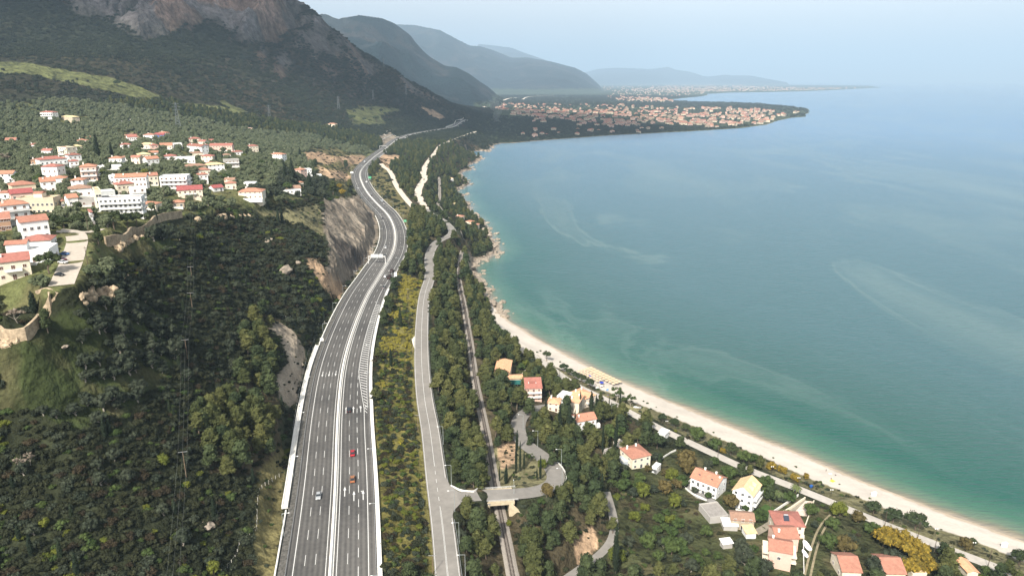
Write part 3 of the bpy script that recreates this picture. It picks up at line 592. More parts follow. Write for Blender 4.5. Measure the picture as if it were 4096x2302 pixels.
tag(link(bpy.data.objects.new('sea', me)), 'calm turquoise to blue sea with pale drifting streaks', None, None, 'structure')

# haze
hz = MB(); hz.box(-95000, -3000, -14, 95000, 112000, 2300); m, t, b, N, L = nodes('haze_air'); t.nodes.remove(b)
pv = N('ShaderNodeVolumePrincipled'); pv.inputs['Color'].default_value = (.52, .72, .93, 1); pv.inputs['Density'].default_value = 5.8e-5; pv.inputs['Anisotropy'].default_value = -.1
L(pv.outputs[0], t.nodes['Material Output'].inputs['Volume'])
HAZE = hz.build('haze', m); tag(HAZE, 'pale blue haze in the air over the bay', None, None, 'stuff')
# sun-blocking bank added high out of view, sunward of the mountain, to shade it
def cloud(c, rad, seed):
    r = np.random.default_rng(seed); m = MB(); import bmesh
    bm = bmesh.new(); bmesh.ops.create_icosphere(bm, subdivisions=3, radius=1); V0 = np.array([v.co[:] for v in bm.verts]); F0 = [tuple(v.index for v in f.verts) for f in bm.faces]; bm.free()
    n = 1 + .35 * fbm(V0[:, 0] * 2 + V0[:, 2], V0[:, 1] * 2 - V0[:, 2], .9, 4, seed); V = V0 * n[:, None] * rad; V[:, 2] = np.maximum(V[:, 2], -rad[2] * .4)
    m.add(V, F0); o = m.build('cloud', mat('cloud_white', (.85,.86,.88), 1, .04, .002)); o.location = c; return tag(o, 'unseen grey-white overcast bank added to shade the mountain', None, None, 'stuff')
cloud((-2150, 560, 2850), (1750, 1000, 300), 3)
# ------------------------------------------------------------------ roads
ASPH = mat('asphalt', (.105,.10,.094), .9, .14, .35, bump=.1, scale2=.05, var2=.12)
ASPH2 = mat('old_asphalt', (.225,.21,.19), .92, .10, .4, scale2=.06, var2=.08)
PALE = mat('pale_road', (.58,.51,.42), .95, .12, .3)
PAINT = mat('white_paint', (.66,.66,.64), .6, .06, 2)
CONC = mat('concrete', (.60,.57,.52), .9, .12, .8)
CONCW = mat('pale_concrete', (.74,.72,.67), .9, .1, .8)
BALL = mat('ballast', (.30,.27,.235), .95, .25, 3, bump=.3)
RAILM = mat('rail_steel', (.045,.03,.025), .6, .1, 3, metal=.3)
STEEL = mat('galvanised_steel', (.52,.53,.54), .45, .06, 2, metal=.6)
def strip(W, o0, o1, dz0=0, dz1=None, skirt=0):
    """sheet between two offsets along a world polyline -> verts, faces"""
    dz1 = dz0 if dz1 is None else dz1
    a = offset_line(W, o0) + [0, 0, dz0]; b_ = offset_line(W, o1) + [0, 0, dz1]; n = len(W)
    V = np.vstack([a, b_]); F = [(i, n + i, n + i + 1, i + 1) for i in range(n - 1)]
    return V, F
def sheet(name, mats, parts, label=None, kind='structure', cat=None, group=None, parent=None):
    m = MB()
    for p in parts:
        V, F = p[0], p[1]; m.add(V, F, p[2] if len(p) > 2 else 0)
    o = m.build(name, mats, parent)
    # faces upward
    me = o.data; me.flip_normals() if len(me.polygons) and sum(p.normal.z for p in me.polygons) < 0 else None
    return tag(o, label, cat, group, kind)
def cut(W, s0, s1):
    s = np.r_[0, np.cumsum(np.linalg.norm(np.diff(W, axis=0), axis=1))]
    q = np.r_[s0, s[(s > s0) & (s < s1)], s1]; return np.stack([np.interp(q, s, W[:, k]) for k in range(3)], 1), q
SMAX = HS[-1]
fr = np.linspace(0, 1, 61); Lf, Rt = -off_left(HS), off_right(HS)
VV = np.stack([offset_line(hwW, Lf + (Rt - Lf) * f) for f in fr]); n = len(hwW); i, j = np.meshgrid(np.arange(60), np.arange(n - 1), indexing='ij'); a = (i * n + j).ravel()
me = np_mesh('motorway', VV.reshape(-1, 3), np.stack([a, a + n, a + n + 1, a + 1], 1), []); av = me.attributes.new('across', 'FLOAT', 'POINT'); av.data.foreach_set('value', np.stack([Lf + (Rt - Lf) * f for f in fr]).astype(np.float32).ravel())
m, t, b, N, L = nodes('motorway_asphalt'); ac = N('ShaderNodeAttribute'); ac.attribute_name = 'across'; g = N('ShaderNodeNewGeometry')
aa = N('ShaderNodeMath'); aa.operation = 'ABSOLUTE'; L(ac.outputs['Fac'], aa.inputs[0]); sb_ = N('ShaderNodeMath'); sb_.operation = 'SUBTRACT'; sb_.inputs[1].default_value = 1.75; L(aa.outputs[0], sb_.inputs[0]); mu = N('ShaderNodeMath'); mu.operation = 'MULTIPLY'; mu.inputs[1].default_value = 2 * pi / 1.86; L(sb_.outputs[0], mu.inputs[0]); si = N('ShaderNodeMath'); si.operation = 'COSINE'; L(mu.outputs[0], si.inputs[0])
nz = N('ShaderNodeTexNoise'); nz.inputs['Scale'].default_value = .03; nz.inputs['Detail'].default_value = 5; L(g.outputs['Position'], nz.inputs['Vector']); n2_ = N('ShaderNodeTexNoise'); n2_.inputs['Scale'].default_value = .6; n2_.inputs['Detail'].default_value = 4; L(g.outputs['Position'], n2_.inputs['Vector'])
c1 = N('ShaderNodeMath'); c1.operation = 'MULTIPLY'; L(si.outputs[0], c1.inputs[0]); L(nz.outputs[0], c1.inputs[1]); c2 = N('ShaderNodeMath'); c2.operation = 'MULTIPLY_ADD'; c2.inputs[1].default_value = .30; L(c1.outputs[0], c2.inputs[0]); L(nz.outputs[0], c2.inputs[2]); c3 = N('ShaderNodeMath'); c3.operation = 'MULTIPLY_ADD'; c3.inputs[1].default_value = .5; L(n2_.outputs[0], c3.inputs[0]); L(c2.outputs[0], c3.inputs[2])
rp = N('ShaderNodeMapRange'); rp.inputs['From Min'].default_value = .45; rp.inputs['From Max'].default_value = 1.05; L(c3.outputs[0], rp.inputs[0]); mx_ = N('ShaderNodeMixRGB'); mx_.inputs[1].default_value = (.050,.048,.046,1); mx_.inputs[2].default_value = (.125,.118,.109,1); L(rp.outputs[0], mx_.inputs[0]); L(mx_.outputs[0], b.inputs['Base Color']); b.inputs['Roughness'].default_value = .85
me.materials.append(m); o = link(bpy.data.objects.new('motorway', me))
if o.data.polygons[0].normal.z < 0: o.data.flip_normals()
tag(o, 'dark asphalt motorway of two carriageways curving along the coast', None, None, 'structure')
lines = []
def linepart(W, off, wd=.15, s0=0, s1=None, dash=None, z=.035, far=1.0):
    s = np.r_[0, np.cumsum(np.linalg.norm(np.diff(W, axis=0), axis=1))]; s1 = s[-1] if s1 is None else s1
    if dash is None: rng_ = [(s0, s1)]
    else:
        rng_ = []; q = s0
        while q < s1: rng_.append((q, min(q + dash[0], s1))); q += dash[0] + dash[1]
    for a, c_ in rng_:
        P, q = cut(W, a, c_); o = off(q) if callable(off) else off
        d = np.hypot(P[:, 0], P[:, 1]); h = np.maximum(wd * .8, 0) * np.ones(len(q))
        V, F = strip(P, o - h, o + h, z); lines.append((V, F))
MED = lambda s: 1.75
linepart(hwW, 1.75, .14); linepart(hwW, -1.95, .14)
linepart(hwW, solid_right, .16); linepart(hwW, lambda s: -solid_left(s), .16)
linepart(hwW, 5.45, .10, 0, None, (6, 9)); linepart(hwW, 9.15, .12, 0, S1490 + 10, (5.5, 5))
linepart(hwW, -5.65, .10, 2, None, (6, 9)); linepart(hwW, -9.3, .10, 2, SG + 40, (6, 9))
q = S1640 - 6                                         # hatched wedge where the slip lane ends
while q < S1226:
    o0 = float(solid_right(q + 1)) + .3; o1 = float(off_right(q)) - 1.3
    if o1 - o0 > .5:
        P, qq = cut(hwW, q, q + 2.8); n = len(P)
        A = offset_line(P, np.interp(qq, [q, q + 2.8], [o1, o0])); dirv = (P[-1] - P[0]) / np.linalg.norm(P[-1] - P[0])
        V = np.vstack([A + [0, 0, .035], A + dirv * .75 + [0, 0, .035]]); lines.append((V, [(i, i + 1, n + i + 1, n + i) for i in range(n - 1)]))
    q += 3.6
linepart(hwW, lambda s: off_right(s) - 1.2, .12, S1640, S1226)
def arrow(px, py, off, flip=False, bend=False):
    s = hw_at(px, py); P, q = cut(hwW, s, s + 7.5); c0 = offset_line(P, off)[0] + [0, 0, .037]; d = P[-1] - P[0]; d /= np.linalg.norm(d); n = np.array([d[1], -d[0], 0]); 
    if flip: c0 = c0 + d * 7.5; d = -d; n = -n
    pt = lambda a, b_: c0 + d * a + n * b_
    lines.append(([pt(0,-.16),pt(0,.16),pt(5,.16),pt(5,-.16)], [(0,1,2,3)])); lines.append(([pt(4.6,-.55),pt(4.6,.55),pt(7.5,0)], [(0,1,2)]))
    if bend: lines.append(([pt(5,.1),pt(5.6,.1),pt(7,-.8),pt(6.4,-.9)], [(0,1,2,3)]))
for x, y, o, fl, be in [(1374,1985,3.6,0,0),(1412,1985,7.3,0,0),(1449,1980,11,0,1),(1384,1650,3.6,0,0),(1414,1645,7.3,0,0),(1444,1645,11,0,1),(1294,1500,-11.2,1,0),(1321,1500,-7.5,1,0),(1348,1500,-3.8,1,0)]:
    arrow(x, y, o, fl, be)
linepart(lrW, 4.1, .10, 0, None); linepart(lrW, -4.1, .10, 0, None)
LS = np.r_[0, np.cumsum(np.linalg.norm(np.diff(lrW, axis=0), axis=1))]
def lr_at(px, py, z=31):
    p = onz(px, py, z)[:2]; return LS[np.argmin(np.hypot(lrW[:, 0] - p[0], lrW[:, 1] - p[1]))]
linepart(lrW, -.18, .07, 0, lr_at(1758, 2030)); linepart(lrW, .18, .07, 0, lr_at(1758, 2030)); linepart(lrW, 0, .1, lr_at(1758, 2030), lr_at(1738, 1850), (3, 4)); linepart(lrW, 0, .1, lr_at(1738, 1850), lr_at(1712,1120))
i0 = lr_at(1716, 850)
sheet('old_road', [ASPH2, PALE], [strip(cut(lrW, 0, i0)[0], -4.6, 4.6)+(0,), strip(cut(lrW, i0, LS[-1])[0], -5.2, 5.8)+(1,)], 'pale grey two-lane road beside the motorway, sandy and wide in its far part')
sheet('white_gravel_road', PALE, [strip(wrW, -4.4, 3.6, .02)], 'short pale gravel road dropping beside the motorway bend')
sheet('spur_road', ASPH2, [strip(spW, -4.2, 4.2, -.03)], 'pale side road that crosses the railway and bends back towards the beach')
jp = onz(*np.array([(1782,1900),(1800,1940),(1830,1962),(1872,1968),(1872,2003),(1840,2014),(1815,2040),(1800,2100),(1772,2040)], float).T, 31.04); jp[3:5, 2] = 30.3
m = MB(); m.add(jp, [(0,1,8),(1,2,8),(2,6,8),(2,5,6),(2,3,5),(3,4,5),(6,7,8)]); jo = m.build('junction', ASPH2); [p.flip() for p in jo.data.polygons if p.normal.z < 0]; tag(jo, 'flared junction of the side road with the old road', None, None, 'structure'); s1, s2 = sub(jp[:, :2], 2); OCC[s1, s2] |= inside(GX[s1, s2], GY[s1, s2], jp[:, :2]); H[s1, s2] = np.where(inside(GX[s1, s2], GY[s1, s2], jp[:, :2]), np.minimum(H[s1, s2], 30.0), H[s1, s2])
sheet('beach_road', mat('beach_asphalt', (.42,.39,.35), .92, .1, .4), [strip(brW, -2.9, 2.9, .03)], 'narrow light grey road behind the beach')
sheet('country_lane', ASPH2, [strip(laW, -1.9, 1.9, .03)], 'narrow grey lane curving below the embankment')
sheet('dirt_track', mat('track_dirt', (.26,.22,.14), .95, .25, .5), [strip(l2W, -1.5, -.6, .03), strip(l2W, .6, 1.5, .03)], 'two worn wheel ruts beside the long red-roofed house')
sheet('driveway', mat('drive_gravel', (.27,.24,.19), .95, .2, .5), [strip(l3W, -1.8, 1.8, .03)], 'dirt driveway between garden walls')
sheet('village_lane', mat('paved_lane', (.43,.38,.32), .95, .1, .6), [strip(vrW, -4.5, 4.5, .04), strip(vr2W, -2.6, 2.6, .05)], 'pale paved lane at the edge of the village')
sheet('road_markings', PAINT, lines, 'white lane lines, arrows and hatching painted on the roads')
# raised kerb strip, verge and concrete channel left of the motorway
gl = lambda a: -(off_left(HS) + a)
sheet('gravel_verge', mat('dark_verge', (.10,.095,.085), .95, .5, 1.2), [strip(hwW, gl(2.6), gl(.05), .05, -.02)], 'narrow dark strip of gravel beside the left lanes')
k0, k1 = hw_at(1170, 2015), hw_at(1275, 1383)
def thing_strip(name, mats, W, prof, label, cat, s0=None, s1=None, group=None, offs=None):
    """extruded cross-section prof [(offset, z)...] along a polyline = one object"""
    s = np.r_[0, np.cumsum(np.linalg.norm(np.diff(W, axis=0), axis=1))]
    P, q = cut(W, 0 if s0 is None else s0, s[-1] if s1 is None else s1); n = len(P); m = MB(); rows = []
    for o, z in prof:
        oo = (offs(q) + o) if offs else o
        rows.append(offset_line(P, oo) + [0, 0, z])
    V = np.vstack(rows); k = len(prof)
    m.add(V, [(a * n + i, a * n + i + 1, ((a + 1) % k) * n + i + 1, ((a + 1) % k) * n + i) for a in range(k) for i in range(n - 1)])
    e = [a * n for a in range(k)]; m.add([], [])
    m.f += [tuple(e), tuple([a * n + n - 1 for a in range(k)][::-1])]; m.m += [0, 0]
    return tag(m.build(name, mats), label, cat, group)
bx = lambda o, w_, h, z=-.4: [(o - w_/2, z), (o + w_/2, z), (o + w_/2, h), (o - w_/2, h)]
NJ = [(-.35, -.1), (.35, -.1), (.30, .1), (.12, .35), (.08, .95), (-.08, .95), (-.12, .35), (-.30, .1)]
thing_strip('median_barrier', CONCW, hwW, NJ, 'white concrete barrier along the middle of the motorway', 'barrier', offs=lambda s: 0 * s - .1)
sheet('median_kerb', CONCW, [strip(hwW, -.95, .75, .04)], 'pale strip of concrete under the central barrier')
thing_strip('retaining_wall', CONCW, hwW, bx(.5, 1.6, .9, -3), 'long pale concrete wall on the right edge of the motorway', 'wall', 0, S1226 + 40, offs=lambda s: off_right(s) + .4)
thing_strip('retaining_wall', CONCW, hwW, bx(0, .4, .6, -2), 'pale concrete kerb wall on the seaward side of the far motorway bends', 'wall', S1226 + 42, None, offs=lambda s: off_right(s) + .4)
thing_strip('guardrail', STEEL, hwW, [(-.05,.45),(.05,.45),(.05,.8),(-.05,.8)], 'steel guardrail along the seaward shoulder of the motorway', 'guardrail', offs=lambda s: off_right(s) - .35)
thing_strip('guardrail', STEEL, hwW, [(-.05,.45),(.05,.45),(.05,.8),(-.05,.8)], 'steel guardrail along the inland shoulder of the motorway', 'guardrail', offs=lambda s: -(off_left(s) - .2))
thing_strip('concrete_channel', CONCW, hwW, [(-3.9,.1),(-3.9,1.3),(-3.5,1.3),(-3.4,.9),(-1.9,.8),(-1.8,1.2),(-1.5,1.2),(-1.5,.1)], 'wide white concrete channel beside the lower left lanes', 'channel', k0, k1, offs=lambda s: -off_left(s) - 1.2)
thing_strip('low_wall', CONCW, hwW, bx(-3.2, .5, .9, -1), 'low white wall beside the left lanes nearest the bottom', 'wall', 0, k0 - 2, offs=lambda s: -off_left(s))
thing_strip('low_wall', CONCW, hwW, bx(-3.2, .6, .8, -1), 'low white wall between grass verge and left lanes past the channel', 'wall', k1 + 3, SG + 260, offs=lambda s: -off_left(s))
thing_strip('guardrail', STEEL, lrW, [(-.05,.4),(.05,.4),(.05,.75),(-.05,.75)], 'steel guardrail on the wooded side of the old road, beyond the side road', 'guardrail', lr_at(1758,1930), lr_at(1716,1041), offs=lambda s: 0 * s + 4.95)
thing_strip('guardrail', STEEL, lrW, [(-.05,.4),(.05,.4),(.05,.75),(-.05,.75)], 'steel guardrail on the old road, nearer than the side road', 'guardrail', 0, lr_at(1768,2090), offs=lambda s: 0 * s + 4.95)
# railway
sheet('railway_bed', BALL, [strip(raW, -2.6, -1.4, -.55, -.12), strip(raW, -1.4, 1.4, -.12), strip(raW, 1.4, 2.6, -.12, -.55)], 'grey ballast bed of the single railway line')
rl = empty('railway_track', tuple(raW[30]), 0, 'single rusty railway track running through the pines', 'railway')
RS = np.r_[0, np.cumsum(np.linalg.norm(np.diff(raW, axis=0), axis=1))]
for o in (-.55, .55):
    P = offset_line(raW, o) - raW[30]; V = np.vstack([P + [0,0,.0]] * 1); m = MB(); d = np.gradient(raW, axis=0); nrm = np.stack([d[:,1], -d[:,0], 0*d[:,0]], 1); nrm /= np.linalg.norm(nrm, axis=1)[:, None]; n = len(P)
    rows = [P - nrm * .09, P - nrm * .09 + [0,0,.16], P + nrm * .09 + [0,0,.16], P + nrm * .09]
    m.add(np.vstack(rows), [(a * n + i, a * n + i + 1, (a + 1) * n + i + 1, (a + 1) * n + i) for a in range(3) for i in range(n - 1)]); m.build('rail', RAILM, rl)
m = MB(); q = 0
slm = mat('sleeper_wood', (.075,.06,.05), .9, .2, 2)
while q < min(RS[-1] - 2, 620):
    P, _ = cut(raW, q, q + .5); c0 = P[0] - raW[30]; d = P[-1] - P[0]; d /= np.linalg.norm(d); n = np.array([d[1], -d[0], 0])
    V = [c0 + d * a + n * b_ + [0,0,z] for z in (-.14, -.03) for a, b_ in ((0,-1),(.26,-1),(.26,1),(0,1))]
    m.add(V, [(4,5,6,7),(0,1,5,4),(1,2,6,5),(2,3,7,6),(3,0,4,7)]); q += .75
so_ = m.build('sleepers', slm, rl); so_['kind'] = 'stuff'
# bridge over the railway
def dirz(v): return math.atan2(v[1], v[0])
pb = onz(1995, 2000, 27.6); bdir = onz(2030, 1975, 27.6) - onz(1960, 1980, 27.6); ba = dirz(bdir)
BRM = mat('bridge_concrete', (.50,.42,.29), .9, .15, .6)
cbr = onz(1993, 1977, 28.0)
br = empty('railway_bridge', (cbr[0], cbr[1], 21), ba, 'tan concrete road bridge over the railway track', 'bridge')
MB().box(-6.5, -5.3, 5.2, 6.5, 5.3, 6.75).build('deck', BRM, br)
for sx in (-1, 1):
    x0, x1 = sorted((sx * 4.1, sx * 5.2)); MB().box(x0, -5.1, -.8, x1, 5.1, 5.18).build('abutment', BRM, br)
    m = MB(); xa, xb, xc = sx * 5.2, sx * 12.5, 0
    m.add([(sx*4.1,-5.12,-.8),(sx*4.1,-5.12,6.2),(sx*9.8,-9.6,2.2),(sx*9.8,-9.6,-1.5),(sx*4.6,-4.6,-.8),(sx*4.6,-4.6,6.2),(sx*10.2,-9.1,2.2),(sx*10.2,-9.1,-1.5)], [(0,1,2,3),(4,7,6,5),(1,5,6,2),(2,6,7,3),(0,4,5,1),(0,3,7,4)]); m.build('wing_wall', BRM, br)
for sy in (-1, 1):
    m = MB()
    for z in (7.3, 7.7): m.bar((-8, sy * 5.0, z), (8, sy * 5.0, z), .06)
    for k in range(9): m.bar((-8 + 2 * k, sy * 5.0, 6.85), (-8 + 2 * k, sy * 5.0, 7.7), .05)
    m.build('railing', PAINT, br)
MB().box(-6.2, -5.36, 5.6, -3.9, -5.31, 6.5).build('painted_plate', mat('grey_plate', (.25,.25,.25)), br)
# ------------------------------------------------------------------ plants
def leafmat(name, c0, c1, hi=None, spec=.15):
    """foliage: each plant its own tone between c0 and c1, leaf clusters mottled"""
    m, t, b, N, L = nodes(name)
    oi = N('ShaderNodeObjectInfo'); mx = N('ShaderNodeMixRGB'); mx.inputs[1].default_value = (*c0, 1); mx.inputs[2].default_value = (*c1, 1); L(oi.outputs['Random'], mx.inputs[0])
    tc = N('ShaderNodeTexCoord'); n = N('ShaderNodeTexNoise'); n.inputs['Scale'].default_value = 3.2; n.inputs['Detail'].default_value = 4; L(tc.outputs['Object'], n.inputs['Vector'])
    r = N('ShaderNodeMapRange'); r.inputs['From Min'].default_value = .3; r.inputs['From Max'].default_value = .7; r.inputs['To Min'].default_value = .6; r.inputs['To Max'].default_value = 1.45; L(n.outputs[0], r.inputs[0])
    mu = N('ShaderNodeMixRGB'); mu.blend_type = 'MULTIPLY'; mu.inputs[0].default_value = 1; L(mx.outputs[0], mu.inputs[1]); L(r.outputs[0], mu.inputs[2])
    out = mu.outputs[0]
    if hi:
        n2 = N('ShaderNodeTexNoise'); n2.inputs['Scale'].default_value = 4.5; n2.inputs['Detail'].default_value = 3; L(tc.outputs['Object'], n2.inputs['Vector'])
        r2 = N('ShaderNodeMapRange'); r2.inputs['From Min'].default_value = .5; r2.inputs['From Max'].default_value = .6; L(n2.outputs[0], r2.inputs[0])
        m2 = N('ShaderNodeMixRGB'); m2.inputs[2].default_value = (*hi, 1); L(r2.outputs[0], m2.inputs[0]); L(out, m2.inputs[1]); out = m2.outputs[0]
    L(out, b.inputs['Base Color']); b.inputs['Roughness'].default_value = .85; b.inputs['Specular IOR Level'].default_value = spec
    return m
BARK = mat('bark', (.13,.10,.075), .95, .25, 2)
PALEBARK = mat('pale_bark', (.33,.29,.24), .95, .2, 2)
LM = {
 'pine': leafmat('pine_needles', (.042,.052,.018), (.088,.090,.030)),
 'pine_dark': leafmat('dark_pine_needles', (.028,.042,.018), (.050,.064,.026)),
 'olive': leafmat('olive_leaves', (.075,.092,.048), (.125,.14,.080)),
 'maquis': leafmat('dark_scrub_leaves', (.014,.018,.009), (.030,.033,.015)),
 'greyscrub': leafmat('grey_scrub_leaves', (.026,.034,.021), (.045,.053,.033)),
 'brownscrub': leafmat('brown_scrub_leaves', (.026,.022,.013), (.044,.034,.019)),
 'lime': leafmat('lime_leaves', (.075,.090,.016), (.11,.12,.02)),
 'green': leafmat('green_leaves', (.034,.055,.016), (.058,.080,.024)),
 'broom': leafmat('broom_leaves', (.095,.095,.022), (.15,.14,.028), (.36,.29,.035)),
 'acacia': leafmat('acacia_blossom', (.11,.085,.016), (.17,.125,.02), (.30,.205,.028)),
 'cypress': leafmat('cypress_leaves', (.014,.022,.012), (.024,.034,.017)),
 'bare': leafmat('bare_twigs', (.16,.13,.10), (.22,.18,.14)),
 'rust': leafmat('rust_leaves', (.070,.058,.022), (.10,.078,.028)),
 'farwood': leafmat('far_wood_leaves', (.014,.021,.013), (.028,.034,.018)),
}
def ico(n=1):
    import bmesh
    bm = bmesh.new(); bmesh.ops.create_icosphere(bm, subdivisions=n, radius=1); V = np.array([v.co[:] for v in bm.verts]); F = np.array([[v.index for v in f.verts] for f in bm.faces]); bm.free(); return V, F
IV, IF = ico(1); IV2, IF2 = ico(2)
def crown_mesh(name, m, kind, leaves=520, leaf=.13, seed=0):
    """unit crown (radius about 1, base at z=0) of clumps with leaf-sized faces over them"""
    r = np.random.default_rng(seed); cl = []
    if kind == 'pine':
        for k in range(17):
            a = r.uniform(0, 2*pi); t = r.uniform(0, 1); z = .55 + 1.75 * t; rad = (1 - .62 * abs(t - .25) ** 1.1) * r.uniform(.35, .75) * (1 - .55 * t)
            cl.append((rad * math.cos(a), rad * math.sin(a), z, r.uniform(.26, .46)))
        cl.append((0, 0, 1.2, .6)); cl.append((.1, 0, 2.1, .36)); zs = .8
    elif kind == 'umbrella':
        for k in range(16):
            a = r.uniform(0, 2*pi); q = math.sqrt(r.uniform(0, 1)); cl.append((.72 * q * math.cos(a), .72 * q * math.sin(a), 1.05 + .42 * (1 - q * q) + r.uniform(-.08, .08), r.uniform(.26, .38)))
        zs = .75
    elif kind == 'round':
        for k in range(15):
            a = r.uniform(0, 2*pi); e = math.asin(r.uniform(-.55, 1)); q = r.uniform(.5, .72); cl.append((q * math.cos(a) * math.cos(e), q * math.sin(a) * math.cos(e), .85 + .62 * math.sin(e), r.uniform(.26, .44)))
        cl.append((0, 0, .85, .62)); zs = .9
    elif kind == 'shrub':
        for k in range(9):
            a = r.uniform(0, 2*pi); q = r.uniform(.1, .75); cl.append((q * math.cos(a), q * math.sin(a), .42 * (1 - q * .5) * r.uniform(.6, 1.2), r.uniform(.28, .46)))
        zs = .85
    elif kind == 'cypress':
        for k in range(16):
            t = k / 15; cl.append((r.uniform(-.1, .1), r.uniform(-.1, .1), .5 + 5.3 * t, .1 + .68 * (math.sin(min(1, t * 1.6 + .32) * pi / 2) * (1 - t) ** .6)))
        zs = 1.5
    elif kind == 'sparse':
        for k in range(11):
            a = r.uniform(0, 2*pi); q = r.uniform(.3, .9); cl.append((q * math.cos(a), q * math.sin(a), 1.1 + r.uniform(-.25, .75) * (1 - q * .4), r.uniform(.18, .33)))
        zs = .7
    cl = np.array(cl); V = []; Fq = []; nv = 0; tris = []
    for x, y, z, q in cl:                       # dark inner mass
        d = 1 + .22 * r.normal(size=len(IV))
        v = IV * (q * .86 * d)[:, None] * [1, 1, zs] + [x, y, max(z, q * .2)]
        V.append(v); tris.append(IF + nv); nv += len(IV)
    w_ = cl[:, 3] ** 2; idx = r.choice(len(cl), leaves, p=w_ / w_.sum()); c_ = cl[idx]
    n = r.normal(size=(leaves, 3)); n[:, 2] = np.abs(n[:, 2]) * 1.1 - .25; n /= np.linalg.norm(n, axis=1)[:, None]
    P = c_[:, :3] + n * (c_[:, 3] * r.uniform(.82, 1.18, leaves))[:, None] * [1, 1, zs]
    nn = n + r.normal(size=n.shape) * .55; nn /= np.linalg.norm(nn, axis=1)[:, None]
    u = np.cross(nn, r.normal(size=n.shape)); u /= np.linalg.norm(u, axis=1)[:, None]; v = np.cross(nn, u)
    s = leaf * r.uniform(.55, 1.25, leaves)[:, None]
    tri = np.stack([P - u * s * .6, P + u * s * .6, P + v * s * 1.1], 1).reshape(-1, 3)
    V.append(tri); tris.append(np.arange(leaves * 3).reshape(-1, 3) + nv)
    return np_mesh(name, np.vstack(V), np.vstack(tris), [m])
def trunk_mesh(name, h, r0, m, seed=0, limbs=4, top=None):
    r = random.Random(seed); mb = MB(); p = Vector((0, 0, -.3)); pts = [p]
    for k in range(4): p = p + Vector((r.uniform(-.12, .12), r.uniform(-.12, .12), (h + .3) / 4)); pts.append(p)
    for k in range(4): mb.bar(pts[k], pts[k + 1], r0 * (1 - k * .18), 6, 0, r0 * (1 - (k + 1) * .18))
    for k in range(limbs):
        a = 2 * pi * k / limbs + r.uniform(-.4, .4); b_ = pts[2 + k % 3]
        mb.bar(b_, b_ + Vector((math.cos(a) * .55, math.sin(a) * .55, .5)) * r.uniform(.8, 1.1), r0 * .42, 5, 0, r0 * .15)
    return mb.mesh(name, m)
SPEC = {  # crown kind, materials, size range of the crown radius (m), leaves, leaf size
 'pine': ('pine', ['pine', 'pine_dark'], 620, .15), 'umbrella': ('umbrella', ['pine_dark'], 700, .12), 'olive': ('round', ['olive'], 560, .13),
 'maquis': ('shrub', ['maquis', 'greyscrub', 'brownscrub', 'lime', 'maquis', 'green'], 300, .16), 'green': ('round', ['green', 'lime'], 600, .13), 'broom': ('shrub', ['broom'], 340, .14),
 'cypress': ('cypress', ['cypress'], 800, .20), 'acacia': ('round', ['acacia'], 900, .10), 'bare': ('sparse', ['bare'], 300, .07), 'rust': ('round', ['rust'], 500, .13), 'sparse': ('sparse', ['green'], 500, .11), 'farwood': ('shrub', ['farwood'], 60, .3), 'greyolive': ('round', ['greyscrub'], 560, .12)}
CM = {}; TM = {}
for k, (shape, ms_, lv, ls) in SPEC.items():
    CM[k] = [crown_mesh(k + '_crown', LM[mn], shape, lv, ls, hash_ * 7 + 3) for hash_, mn in enumerate(list(ms_) * (2 if len(ms_) < 3 else 1))]
TM['pine'] = trunk_mesh('trunk', 1.5, .09, BARK, 1); TM['olive'] = trunk_mesh('trunk', .75, .12, PALEBARK, 2); TM['umbrella'] = trunk_mesh('trunk', 1.15, .08, BARK, 3)
TM['cypress'] = trunk_mesh('trunk', .8, .12, BARK, 4, 0); TM['sparse'] = trunk_mesh('trunk', 1.3, .07, PALEBARK, 5, 6); TM['green'] = trunk_mesh('trunk', .8, .09, BARK, 6)
for k, v in dict(acacia='green', bare='sparse', rust='green', greyolive='olive').items(): TM[k] = TM[v]
NAMES = dict(pine='pine_tree', olive='olive_tree', umbrella='round_pine', cypress='cypress_tree', maquis='scrub_bush', broom='broom_bush', green='leafy_tree', acacia='blossoming_tree', bare='bare_tree', rust='russet_tree', sparse='open_crowned_tree', greyolive='olive_tree', farwood='bush')
SINK = dict(pine=.35, olive=.15, umbrella=0, cypress=.1, maquis=.05, broom=.05, green=.1, acacia=.15, bare=0, rust=.1, sparse=0, greyolive=.15, farwood=.1)
def plant(kind, x, y, R, label, cat=None, group=None, var=None, rot=None, hs=1.0, z=None):
    """one plant as a thing: crown and trunk under an Empty, or one mesh for a bush"""
    z = float(hgt(x, y)) if z is None else z; var = random.randrange(len(CM[kind])) if var is None else var; rot = random.uniform(0, 6.28) if rot is None else rot
    cm_ = CM[kind][var % len(CM[kind])]; nm = NAMES[kind]; cat = cat or ('bush' if kind in ('maquis', 'broom', 'farwood') else 'tree')
    if kind in ('maquis', 'broom', 'farwood'):
        o = link(bpy.data.objects.new(nm, cm_)); o.location = (x, y, z - SINK[kind] * R); o.scale = (R, R, R * hs); o.rotation_euler = (0, 0, rot); return tag(o, label, cat, group)
    e = empty(nm, (x, y, z - SINK[kind] * R * .3), rot, label, cat, group); e.scale = (R, R, R * hs)
    link(bpy.data.objects.new('trunk', TM[kind]), e); link(bpy.data.objects.new('crown', cm_), e); return e

